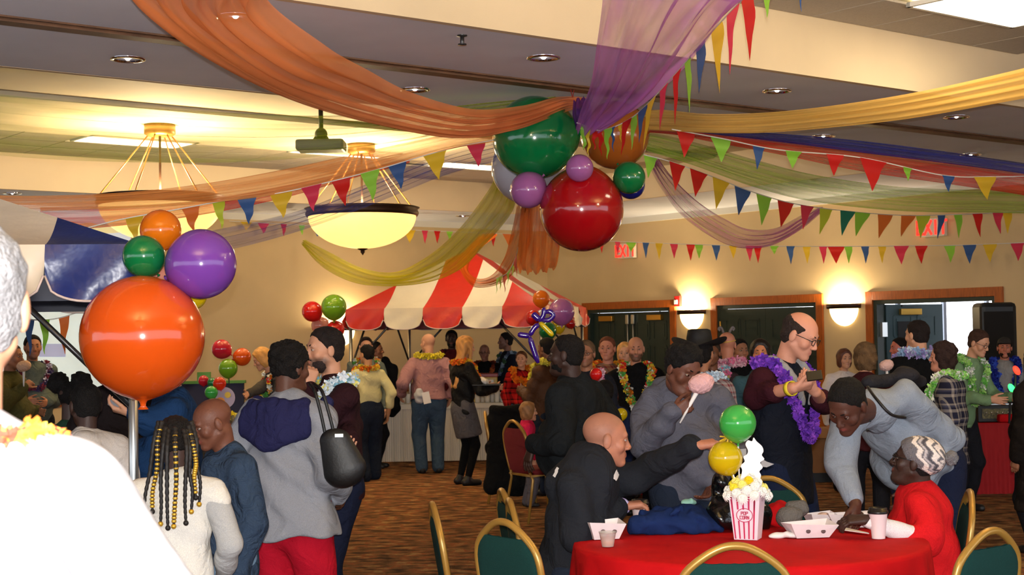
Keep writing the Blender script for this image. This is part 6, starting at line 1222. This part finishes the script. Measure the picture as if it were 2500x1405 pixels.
for q_ in np.linspace(-1, 1, 9): F.cone(hN+w.tr*q_*.1-w.tf*(.085*(1-q_*q_)-.02), hN+w.tr*q_*.12-w.tf*(.1*(1-q_*q_)-.02)-ZU*.05, .03, .03, .03)
soft('hood', F, m_hood, .012, w.root, wrinkle(.005, 1, 3))

# -- purse
Yp = 7.12; t = empty('handbag', P(832, 1160, Yp)); tag(t, 'black shoulder bag hanging at the grey hoodie woman\'s side', 'handbag'); F = Field(); F.cone(P(808, 1078, Yp), P(832, 1150, Yp), .055, .085, .03, (0, 1, 0), 1.9); F.cone(P(832, 1078, Yp), P(858, 1140, Yp), .05, .07, .04, (0, 1, 0), 1.9); soft('bag_body', F, mat('leather_black', (13, 12, 13), .5, bump=.06, bscale=80), .009, t)
for dx in (0, 22): build('strap', MB().tube(catmull([P(796+dx, 1070, Yp), P(782+dx*.9, 1005, Yp), P(768+dx*.8, 955, Yp+.02), P(756+dx*.5, 938, Yp+.12)], 16), .008, 8), MATS['leather_black'], t, True)
build('buckle', MB().box(P(828, 1064, Yp-.03), (.02, .006, .008)), M_alu, t)
# -- bearded man in maroon sweater
m_mar = cloth('sweater_maroon', (46, 20, 26))
o = person('bearded man in a dark maroon sweater with a white and blue lei', (px_(822, 8.1), 8.1), 1.715, -112, 0, 1.1, PALE, hair=('short', (34, 26, 24), 1.0), beard=((52, 40, 38), 1.0), stub=.75, head=(-6, 2, 0), J=dict(head=P(792, 854, 8.1)), lean=2, top=dict(mat=m_mar, t=.02, collar=.012, name='sweater'), bottom=dict(mat=NAVYP), lei=(LW, .14, .032), lw=P(752, 945, 7.95), rw=P(848, 1075, 7.8), lhand=dict(curl=(.8, .8, .8, .7), d=(.3, 0, 1)), rhand=dict(curl=(.5, .5, .5, .45)))
# -- back left: blonde woman leaning
std('blonde woman in a grey cardigan leaning over the far left table', 706, 868, 15.9, -112, 2, .93, lean=22, skin=FAIR, hair=('bob', (206, 150, 80), .95), head=(10, 25, 0), female=True, top=dict(mat=cloth('cardigan_grey', (72, 68, 66)), t=.02, name='cardigan'), bottom=dict(mat=PANTS), lei=(LMX, .16, .03), rw=P(606, 962, 15.4), lw=(.0, .15, -.2))
# -- tent queue
o = std('man in a pale yellow shirt and orange lei at the tent', 897, 840, 17.4, -25, 1, skin=(196, 140, 100), hair=('short', (20, 18, 18)), head=(-25, 0, 0), top=dict(mat=cloth('shirt_yellow', (224, 214, 160), bump=.4), t=.018, hem=.01, collar=.01), bottom=dict(mat=JDARK, t=.03, top=.035), lei=(LO+LY, .1, .03), step=.06, lw=(.0, .1, -.2), rw=(.05, .0, -.3), shoes=(96, 98, 104))
std('man in a grey green shirt facing the camera behind the yellow shirt man', 893, 821, 18.3, 170, 2, skin=PALE, hair=('quiff', (44, 32, 26)), top=dict(mat=cloth('shirt_greygreen', (104, 112, 104)), t=.018), bottom=dict(mat=JDARK), lei=(LMX, .15, .03))
std('dark haired person behind the grey green shirt man', 911, 832, 19.0, 100, 2, skin=MID, hair=('short', DARKHAIR), top=dict(mat=BLACKC, t=.02), bottom=dict(mat=PANTS))
m_pk = cloth('shirt_pink', (178, 130, 132), bump=.6)
o = std('bald man in a pink shirt and yellow lei with his back to us', 1046, 812, 18.2, -14, 1, skin=FAIR, hair=('bald', BROWN), head=(-28, 0, 0), g=1.12, top=dict(mat=m_pk, t=.034, flare=.02, hem=.02, collar=.012), bottom=dict(mat=JEANS, top=.04, t=.02), lei=(LY, .06, .036), lw=(.08, .06, -.22), rw=(.05, .06, -.26), sw=1.1)
F = Field(); F.ell(P(1024, 968, 17.95), (.06, .05, .1), None, .03); o2 = soft('plastic_bag', F, mat('bag_white', (190, 190, 200), .4), .012, None, wrinkle(.01, 2, 3)); tag(o2, 'small crumpled white bag in the bald man\'s hand', 'bag')
o2 = build('paper_sheet', MB().box(P(1041, 972, 17.85), (.045, .003, .07), (nrm((1, 0, .2)), (0, 1, 0), nrm((-.2, 0, 1)))), MATS['card_white']); tag(o2, 'white paper sheet sticking out of the bald man\'s back pocket', 'paper')
m_lj = cloth('jacket_black_leather', (22, 20, 20), .55)
o = std('blonde woman in a black jacket, grey skirt and tights carrying a tray', 1128, 820, 16.7, 62, 1, skin=FAIR, hair=('long', (196, 138, 74), 1.2, .44), head=(8, 6, 0), female=True, top=dict(mat=m_lj, t=.022, hem=-.03, name='jacket'), bottom=dict(mat=cloth('skirt_grey', (92, 88, 92)), kind='skirt', len=.19, tights=cloth('tights_black', (12, 12, 14))), lei=(LO+[(250, 210, 60)], .19, .03), rw=(.02, .2, -.13), lw=(-.02, .2, -.13), shoes=(24, 20, 19), rhand=dict(curl=(.2, .2, .2, .2)), lhand=dict(curl=(.2, .2, .2, .2)))
t = empty('serving_tray', P(1186, 941, 16.55)); tag(t, 'black tray with a white napkin carried by the blonde woman', 'tray'); c = P(1188, 940, 16.55); build('plate', MB().box(c, (.16, .13, .008)), M_black, t, bevel=.004); F = Field(); F.ell(c+np.array([-.07, 0, .04]), (.09, .08, .04), None, .02); soft('napkin', F, MATS['napkin_white'], .01, t, wrinkle(.012, 2.5, 3))
std('tall man with a black beard behind the serving table', 1103, 804, 20.9, 180, 2, skin=DEEP, hair=('short', (14, 12, 12)), beard=((14, 12, 12), 1.05), top=dict(mat=cloth('shirt_darkred', (92, 24, 28)), t=.02), bottom=dict(mat=PANTS), lei=([(60, 40, 50), (130, 30, 40)], .14, .03))
std('bald man with glasses and an orange lei behind the serving table', 1184, 839, 20.9, 190, 2, skin=(150, 98, 80), hair=('bald', BROWN), head=(0, 10, 0), glasses=(16, 14, 14), top=dict(mat=BLACKC, t=.02), bottom=dict(mat=PANTS), lei=([(150, 60, 30), (180, 90, 40), (90, 40, 30)], .17, .03))
std('man in a navy buttoned shirt in profile behind the serving table', 1240, 810, 20.9, -110, 2, skin=(140, 96, 80), hair=('short', (22, 20, 22)), head=(10, 0, 0), top=dict(mat=cloth('shirt_navy', (26, 28, 40)), t=.022), bottom=dict(mat=PANTS), lei=([(150, 170, 190), (60, 90, 60), (90, 100, 130)], .16, .03), stub=.4)
std('young woman in a red plaid shirt and orange lei at the serving table', 1270, 856, 19.0, 155, 2, skin=FAIR, hair=('short', (110, 66, 40), 1.2), head=(35, 0, 0), female=True, top=dict(mat=plaid('plaid_red', (170, 20, 20), (40, 10, 12), (200, 40, 30), 7), t=.02), bottom=dict(mat=JEANS), lei=([(240, 110, 20), (250, 150, 40)], .1, .042))
std('man in a brown leather jacket and yellow lei beside the black jacket man', 1340, 822, 15.5, -50, 2, skin=MID, hair=('short', DARKHAIR), g=1.15, top=dict(mat=cloth('leather_brown', (84, 52, 32), .5), t=.03, name='jacket'), bottom=dict(mat=JDARK), lei=(LY, .1, .045), lw=(-.05, .2, -.12), rw=(0, .15, -.15))
# -- toddler on the far chair
std('toddler in a pink top sitting at the far chairs', 1283, 984, 14.5, 75, 1, 1.03, skin=FAIR, hair=('bob', (150, 104, 62), .8), hsc=1.35, sw=.9, top=dict(mat=cloth('top_pink', (222, 36, 84)), t=.015), bottom=dict(mat=cloth('leggings_grey', (90, 84, 90))))
# -- man in black jacket
m_bj = cloth('jacket_black', (28, 31, 34), .9)
person('bearded man in a black jacket standing with his back half turned', (px_(1412, 8.6), 8.6), 1.665, -58, 0, 1.26, DEEP, hair=('crop', (22, 17, 15)), beard=((14, 12, 11), 1.06), head=(-14, -2, 0), J=dict(head=P(1382, 866, 8.6)), top=dict(mat=m_bj, t=.032, hem=-.09, collar=.03, name='jacket'), bottom=dict(mat=JDARK), lw=P(1300, 1090, 8.5), lhand=dict(d=(-.35, -.1, -1), n=(.6, .4, 0)), rw=(.05, .0, -.3), sw=1.08, lean=3)
# -- lei crowd by the doors
std('moustached man with a pink lei behind the black jacket man', 1432, 828, 12.6, 195, 1, skin=TAN, hair=('short', (110, 84, 60)), glasses=(30, 26, 24), smile=1, stub=.3, top=dict(mat=cloth('shirt_charcoal', (34, 34, 42)), t=.02), bottom=dict(mat=PANTS), lei=(LP, .2, .03))
std('smiling man in a patterned vest and orange lei by the left doors', 1484, 819, 14.2, 195, 1, skin=RED, hair=('short', (120, 66, 44), .8), smile=1, top=dict(mat=plaid('vest_pattern', (150, 110, 80), (120, 40, 40), (90, 100, 110), 10), t=.025, name='vest'), bottom=dict(mat=JDARK), lei=(LO+[(240, 190, 60)], .17, .035), g=1.1)
std('blonde woman peeping from behind the bald bearded man', 1526, 834, 15.2, 190, 2, skin=FAIR, hair=('bob', (206, 150, 84), .8), female=True, smile=1, top=dict(mat=cloth('top_lilac', (150, 120, 140)), t=.018), bottom=dict(mat=JEANS))
std('bald bearded man in a black shirt with a colourful lei', 1551, 819, 13.8, 178, 1, skin=(200, 136, 106), hair=('bald', BROWN), stub=.75, head=(5, 4, 0), top=dict(mat=BLACKC, t=.02, collar=None), bottom=dict(mat=PANTS), lei=(LMX, .22, .035), lw=(.13, -.04, -.24), rw=(.13, -.04, -.24), g=1.05, sw=1.08, lhand=dict(d=(.7, 0, -.7)), rhand=dict(d=(.7, 0, -.7)))
std('person in a navy hooded jacket behind the black jacket man', 1478, 925, 11.6, -30, 2, skin=MID, hair=('short', DARKHAIR), top=dict(mat=cloth('hoodie_navy', (24, 34, 66)), t=.03, hood='down', name='hoodie'), bottom=dict(mat=JDARK), g=1.1)
# -- seated man in black hoodie
m_bh = cloth('hoodie_black', (36, 38, 44), .92, bump=.5)
SM = person('seated man with a shaved head in a black hooded sweatshirt reaching across the table', (CM_X, CM_Y), 1.82, 82, 0, 1.1, (186, 124, 98), hair=('bald', (60, 50, 46)), bl=.3, head=(2, 6, 0), J=dict(pel=P(1388, 1402, 7.0), neck=P(1436, 1152, 7.0), head=P(1480, 1072, 7.0), shr=P(1402, 1192, 6.84), shl=P(1470, 1195, 7.2), elr=P(1410, 1308, 6.76), ell=P(1585, 1150, 7.15)), sit=.47, top=dict(mat=m_bh, t=.034, hood='down', hem=-.05, wr=.009, name='hoodie', at=.026, sleeve=.97, extra=lambda F, o: (F.ell(o.neck-o.tf*.085-o.T*.015, (.10, .05, .065), [o.tr, o.tf, o.T], .012), F.ell(o.neck-o.tf*.02-o.tr*.07-o.T*.015, (.05, .07, .035), [o.tr, o.tf, o.T], .014), F.ell(o.neck-o.tf*.02+o.tr*.07-o.T*.015, (.05, .07, .035), [o.tr, o.tf, o.T], .014))), bottom=dict(mat=JDARK), lw=P(1696, 1090, 6.9), rw=P(1518, 1238, 7.05), lhand=dict(d=(1, .05, .15), n=(0, .2, -1), curl=(.25, .3, .35, .35), thumb=.5), rhand=dict(d=(1, .1, .12), n=(.1, .1, -1), curl=(.5, .5, .5, .45)))
def wrist_band(label, c, d, r, m, w=.016):
    d = nrm(d); x = nrm(np.cross(d, (0, 0, 1) if abs(d[2]) < .9 else (1, 0, 0))); y = np.cross(d, x); o = build('wristband', MB().lathe([(r, -w/2), (r+.003, -w/2), (r+.003, w/2), (r, w/2), (r, -w/2)], c, 24, ax=(x, y, d)), m, smooth=True); tag(o, label, 'wristband'); return o
m_band = mat('band_lilac', (206, 196, 236), .4, var=.3, vscale=80, emit=(190, 170, 240), estr=.15)
d = nrm(SM.arm['r'][2]-SM.arm['r'][1]); wrist_band('lilac patterned wristband on the seated man', SM.arm['r'][2]+d*.005, d, .036, m_band, .022)
M_wprint = mat('print_white', (232, 228, 226), .6)
patch(SM, 'printed_mark', [(1352, 1164), (1362, 1142), (1368, 1146), (1358, 1168)], 6.9, M_wprint); patch(SM, 'printed_mark', [(1493, 1168), (1502, 1148), (1508, 1160), (1502, 1175)], 6.9, M_wprint)
# -- cotton candy man
m_gy = cloth('hoodie_slate', (92, 92, 104), bump=.45)
CCM = person('man in a slate grey hooded sweatshirt eating pink cotton candy', (px_(1668, 7.78), 7.78), 1.70, 148, 0, 1.17, (104, 62, 46), hair=('afro', (18, 14, 13), .95), head=(0, 24, -6), J=dict(head=P(1668, 902, 7.58), shr=P(1592, 985, 7.7), shl=P(1752, 980, 7.78), elr=P(1572, 1082, 7.55), ell=P(1790, 1100, 7.78)), neckf=.02, top=dict(mat=m_gy, t=.034, hood='down', hem=-.045, wr=.010, name='hoodie', at=.03), bottom=dict(mat=JDARK), rw=P(1642, 1008, 7.36), lw=P(1742, 1180, 7.6), rhand=dict(d=(.75, -.15, .35), n=(.3, .9, .2), curl=(.85, .85, .8, .6), thumb=.6, side=None))
stick_candy('pink cotton candy on a white paper cone', (1712, 938), (1660, 1034), ('pink', (226, 176, 176)), 7.34, 27)
d = nrm(CCM.arm['r'][2]-CCM.arm['r'][1]); wrist_band('lilac patterned wristband on the cotton candy eater', CCM.arm['r'][2]-d*.005, d, .034, m_band, .022)
# -- cowboy hat person and neighbours
CB = std('person in a black cowboy hat and plaid shirt behind the cotton candy eater', 1712, 822, 10.6, 20, 1, skin=TAN, hair=('short', DARKHAIR), head=(10, 0, 0), top=dict(mat=plaid('plaid_pale', (150, 140, 140), (110, 40, 50), (90, 90, 100), 12), t=.02), bottom=dict(mat=JDARK), lei=([(200, 220, 240), (230, 236, 244)], .1, .035))
mb = MB(); hp = CB.hp; hx, hy, hz = CB.HA; R_ = CB.hs; top_c = hp(-.02, -.01, .06)
n = 40; rows = []; 
for (rx, ry, z, curl) in ((.21, .24, .0, .075), (.185, .215, -.002, .055), (.15, .17, .0, .03), (.10, .125, .012, 0), (.095, .118, .07, 0), (.085, .105, .125, 0), (.06, .085, .135, 0), (.02, .05, .118, 0)):
    for k in range(n):
        a = 2*math.pi*k/n; rows.append(top_c+(hx*rx*math.cos(a)+hy*ry*math.sin(a)+hz*(z+curl*abs(math.cos(a))**2))*R_)
mb.add(rows, [(i*n+k, i*n+(k+1) % n, (i+1)*n+(k+1) % n, (i+1)*n+k) for i in range(7) for k in range(n)]); build('cowboy_hat', mb, mat('felt_black', (16, 14, 17), .7, bump=.2, bscale=120), CB.root, True)
std('dark skinned woman behind the black cowboy hat', 1738, 828, 13.0, 195, 2, skin=MID, hair=('short', (70, 54, 44)), female=True, top=dict(mat=cloth('top_flower', (60, 44, 50)), t=.02), bottom=dict(mat=PANTS), lei=(LP+LW, .12, .035))
b_ = std('bald man in black with a pink lei and springy headband, back turned', 1777, 807, 13.2, -8, 1, skin=RED, hair=('bald', BROWN), g=1.12, top=dict(mat=BLACKC, t=.025), bottom=dict(mat=PANTS), lei=(LP, .06, .04), sw=1.1)
hb2 = MB()
for s in (-1, 1): hb2.tube(catmull([b_.hp(s*.03, 0, .115), b_.hp(s*.045, -.01, .15), b_.hp(s*.06, -.01, .165), b_.hp(s*.075, 0, .15), b_.hp(s*.06, .0, .135)], 16), .011, 8)
build('headband', hb2, mat('headband_fuzz', (120, 110, 108), .9), b_.root, True); build('elastic_band', MB().tube([b_.hp(.079*math.sin(a), -.014-.1*math.cos(a), .03+.012*math.sin(a)) for a in np.linspace(-1.5, 1.5, 14)], .004, 6), mat('elastic_yellow', (224, 190, 70), .6), b_.root, True)
std('dark haired person beside the springy headband', 1802, 825, 14.0, 160, 2, skin=TAN, hair=('short', DARKHAIR), top=dict(mat=BLACKC, t=.02), bottom=dict(mat=PANTS), lei=(LY, .12, .035))
std('woman with sunglasses on her head behind the man with the phone', 1856, 826, 12.2, 190, 2, skin=(206, 130, 90), hair=('bob', (30, 20, 18), .9), female=True, top=dict(mat=cloth('top_teal', (60, 90, 100)), t=.02), bottom=dict(mat=PANTS))
# -- man in vest looking at phone
m_slv = cloth('sleeve_burgundy', (58, 20, 30)); m_vst = cloth('vest_navy', (20, 24, 36), .8)
GM = person('man in glasses, navy vest and purple lei looking at his phone', (px_(1903, 8.2), 8.2), 1.765, 128, 0, 1.1, (214, 150, 124), hair=('fringe', (52, 40, 36)), head=(-6, 26, 0), neckf=.015, glasses=(24, 20, 22), stub=.12, top=dict(mat=m_slv, t=.02, hem=-.04, sleeve=.74, collar=.012, name='sweater'), vest=dict(mat=m_vst, hem=-.11, collar=.022), bottom=dict(mat=cloth('jeans_navy', (26, 34, 60))), lei=(LPU, .2, .034), J=dict(elr=P(1846, 968, 8.05), ell=P(2010, 985, 8.25)), rw=P(1938, 948, 7.78), lw=P(1992, 958, 7.9), rhand=dict(d=(1, 0, .18), n=(0, .5, .8), curl=(.55, .5, .5, .4)), lhand=dict(d=(-.7, -.1, .5), n=(.2, .4, .8), curl=(.6, .6, .6, .5)))
F = Field(); 
for s in (-1, 1):
    ln_ = GM.F.snap([GM.neck+GM.tr*s*(.085-.05*t_)+GM.tf*(.0+.14*t_)+ZU*(.03-.2*t_) for t_ in np.linspace(0, 1, 12)], .01)
    for i_ in range(11): F.cone(ln_[i_], ln_[i_+1], .026-.012*i_/11, .025-.012*i_/11, .015)
    F.cone(GM.neck+GM.tr*s*.075-GM.tf*.03+ZU*.03, GM.neck+GM.tr*s*.085+GM.tf*.05+ZU*.02, .022, .022, .02)
soft('vest_collar', F, cloth('fleece_grey', (150, 148, 150)), .009, GM.root)
b = MB().box(P(1988, 918, 7.72), (.042, .004, .03), (nrm((1, .1, .1)), nrm((0, .8, -.6)), nrm((0, .6, .8)))); o2 = build('phone', b, mat('phone_black', (16, 16, 18), .2), bevel=.003); tag(o2, 'black phone held by the man in glasses', 'phone')
d = nrm(GM.arm['r'][2]-GM.arm['r'][1]); wrist_band('yellow paper wristband on the man in glasses', GM.arm['r'][2]-d*.025, d, .037, mat('band_yellow', (236, 214, 50), .5), .03)
# -- right background
std('woman with a brown bob looking out between the doors', 2058, 850, 15.4, 168, 2, skin=FAIR, hair=('bob', (96, 54, 40), .85), female=True, top=dict(mat=cloth('top_palepink', (240, 228, 226)), t=.02), bottom=dict(mat=PANTS))
std('curly haired woman in maroon seen from behind', 2112, 836, 11.8, 15, 1, skin=FAIR, hair=('curly', (112, 84, 56), 1.15), female=True, g=1.1, top=dict(mat=cloth('jacket_maroon', (58, 18, 24)), t=.025, name='jacket'), bottom=dict(mat=PANTS))
stick_candy('pale pink cotton candy beside the man in the black suit', (2164, 893), (2168, 948), ('palepink', (236, 192, 184)), 11.9, 15)
std('large man in a black suit with a pale blue lei, back turned', 2246, 779, 12.4, -22, 1, skin=FAIR, hair=('short', (36, 26, 24)), head=(-14, 0, 0), g=1.3, sw=1.15, top=dict(mat=BLACKC, t=.032, hem=-.09, name='jacket'), bottom=dict(mat=PANTS), lei=(LPB, .07, .042))
std('dark haired person glimpsed in the open doorway', 2203, 822, 15.0, -100, 2, skin=(196, 110, 90), hair=('short', DARKHAIR), top=dict(mat=BLACKC, t=.02), bottom=dict(mat=PANTS))
m_fl = plaid('plaid_flannel', (34, 34, 52), (150, 140, 132), (70, 70, 90), 9)
o = std('short haired woman in a dark plaid flannel shirt facing left', 2312, 832, 11.3, -68, 0, skin=(206, 140, 116), hair=('curly', (52, 34, 30), .85), female=True, g=1.18, top=dict(mat=m_fl, t=.028, hem=-.1, collar=.012), bottom=dict(mat=JDARK), lei=(LG, .2, .035), smile=.6, lw=(0, .12, -.24), rw=(0, .12, -.24))
std('man with glasses and a green lei bending beside the equipment table', 2338, 812, 13.6, 140, 1, .985, skin=FAIR, hair=('short', (70, 46, 36)), head=(0, 22, 0), lean=14, glasses=(20, 18, 18), top=dict(mat=cloth('shirt_lightgreen', (120, 150, 110)), t=.022), bottom=dict(mat=PANTS), lei=(LG, .2, .035), rw=(.0, .2, -.16), lw=(0, .2, -.16))
DJ = std('bearded man in a cap and blue lei behind the equipment table', 2452, 822, 15.9, 195, 1, skin=(190, 116, 90), hair=('short', DARKHAIR), beard=((36, 26, 24), 1.0), top=dict(mat=cloth('shirt_grey', (150, 146, 144)), t=.02), bottom=dict(mat=JDARK), lei=(LB, .24, .04), rw=(.0, .16, -.2), lw=(0, .16, -.2))
F = Field(); F.ell(DJ.hp(0, -.012, .055), np.array((.083, .103, .075))*DJ.hs, DJ.HA, .01); F.cone(DJ.hp(-.03, .09, .06), DJ.hp(.03, .09, .06), .05*DJ.hs, .05*DJ.hs, .02, DJ.HA[2], 5); F.cut(DJ.hp(0, 0, .04), -DJ.HA[2]); soft('cap', F, mat('cap_dark', (36, 32, 32), .8), .009, DJ.root)
std('person in a long dark coat cut off by the right edge', 2535, 845, 11.0, -30, 1, skin=TAN, hair=('long', (60, 40, 30), 1.1, .2), g=1.2, female=True, top=dict(mat=cloth('coat_brownblack', (26, 20, 17)), t=.04, hem=-.3, flare=.03, name='coat'), bottom=dict(mat=PANTS))
# -- leaning man in grey henley
m_he = cloth('henley_grey', (138, 146, 158), bump=.5, bscale=7)
LM_ = person('man in a grey henley shirt bending over the table', (px_(2275, 7.9), 7.9), 1.80, -128, 0, 1.12, (84, 50, 38), hair=('crop', (16, 13, 12)), head=(-8, 40, -8), J=dict(pel=P(2262, 1118, 7.85), neck=P(2118, 992, 7.25), head=P(2068, 990, 7.0), shr=P(2062, 1035, 7.2), shl=P(2205, 968, 7.3), elr=P(2052, 1140, 7.12), ell=P(2318, 1070, 7.5)), top=dict(mat=m_he, t=.026, hem=-.05, wr=.01, name='henley', at=.022, sleeve=.95), bottom=dict(mat=NAVYP), rw=P(2088, 1232, 6.95), lw=P(2235, 1190, 7.45), rhand=dict(d=(-.05, -.35, -.75), n=(-.6, .3, -.4), curl=(.4, .4, .4, .35)), sw=1.05)
for y in (1028, 1050): c = P(2118+(1050-y)*.3, y, 6.98); build('button', MB().sphere(c, .006, 8, 6), M_black, LM_.root)
t = build('bag_strap', MB().tube(catmull([P(2118, 945, 7.1), P(2140, 975, 7.0), P(2175, 1012, 6.98), P(2210, 1020, 7.1)], 20), .007, 8), M_black, smooth=True); tag(t, 'thin black strap across the bending man\'s shirt', 'strap')
F = Field(); F.cone(P(2120, 935, 7.5), P(2200, 922, 7.65), .045, .05, .05, ZU, 1.5); F.cone(P(2210, 918, 7.65), P(2240, 930, 7.8), .06, .05, .05, ZU, 1.5); t = soft('backpack', F, cloth('bag_charcoal', (40, 38, 42)), .012, None, wrinkle(.006, 1.4, 2)); tag(t, 'dark bag on the bending man\'s back', 'bag')
# -- seated person in red sweatshirt and knit hat
m_rs = cloth('sweatshirt_red', (206, 24, 30), bump=.35)
RS = person('person in a red sweatshirt and knitted bobble hat seated at the table', (CR_X, CR_Y), 1.42, -82, 0, 1.48, DEEP, hair=('crop', (18, 14, 13)), head=(12, -12, 0), hsc=1.12, glasses=(150, 110, 80), J=dict(pel=P(2262, 1432, 7.0), neck=P(2248, 1212, 7.0), head=P(2232, 1126, 6.98), shl=P(2252, 1240, 6.82), shr=P(2238, 1235, 7.18), ell=P(2262, 1318, 6.7)), sit=.47, top=dict(mat=m_rs, t=.03, hem=-.05, sleeve=.62, name='sweatshirt', at=.03), bottom=dict(mat=JDARK), lw=P(2118, 1270, 6.62), rw=P(2105, 1262, 6.95), lhand=dict(d=(-1, .1, .0), n=(0, .4, -.9), curl=(.4, .4, .4, .35)), rhand=dict(d=(-1, -.1, -.1), n=(0, 0, -1), curl=(.4, .4, .4, .35)))
F = Field(); m_us = cloth('undershirt_white', (232, 226, 226), bump=.3)
for s in 'lr': S, E, Wp = RS.arm[s][:3]; F.cone(S*.2+E*.8, E, .05, .052, .02); F.cone(E, Wp-nrm(Wp-E)*.01, .052, .032, .02)
for q_ in np.linspace(0, 6.28, 12)[:-1]: F.cone(RS.neck+(RS.tr*math.sin(q_)+RS.tf*math.cos(q_))*.06, RS.neck+(RS.tr*math.sin(q_)+RS.tf*math.cos(q_))*.056+ZU*.012, .009, .008, .01)
soft('undershirt', F, m_us, .009, RS.root, wrinkle(.006, 1, 3))
hp, HA = RS.hp, RS.HA; F = Field(); F.ell(hp(0, -.02, .045), np.array((.094, .112, .088))*RS.hs, HA, .02); F.ell(hp(0, -.065, .03), np.array((.088, .085, .085))*RS.hs, HA, .04); F.cut(hp(0, .055, .03), HA[1]*.85-HA[2]*.55, .01)
def knitcol(V):
    L = RS.toh(V); ang = np.arctan2(L[:, 0], L[:, 2]-.02); d = L[:, 1]*-.85+(L[:, 2]-.03)*.55; c = np.tile(np.array(lin((118, 114, 118))), (len(V), 1)); z1 = np.abs(((ang*4.5/np.pi) % 1)-.5)*2; s = d+.022*z1
    for lo, hi, colr in ((.035, .058, (240, 226, 216)), (.066, .078, (200, 190, 190)), (.084, .094, (90, 86, 92)), (.1, .122, (240, 226, 216)), (.132, .15, (236, 220, 210))): c[(s > lo) & (s < hi)] = lin(colr)
    return c
soft('knit_hat', F, vcmat('knit_wool', .95, .1, .8, 150), .0055, RS.root, fuzz(.0015, 180, 1), knitcol); F = Field(); F.ell(hp(0, -.175, .055), np.array((.038, .036, .038))*RS.hs, HA, .01); soft('bobble', F, mat('bobble_grey', (128, 126, 128), .95, bump=.8, bscale=140, spec=.05), .006, RS.root, fuzz(.005, 120, 3))

for o in bpy.data.objects:
    if '_w' in o: del o['_w']
cy = SC.cycles; cy.max_bounces = 5; cy.diffuse_bounces = 2; cy.glossy_bounces = 2; cy.transmission_bounces = 3; cy.transparent_max_bounces = 16; cy.caustics_reflective = False; cy.caustics_refractive = False; cy.use_denoising = True; cy.adaptive_threshold = 0.05; cy.adaptive_min_samples = 12
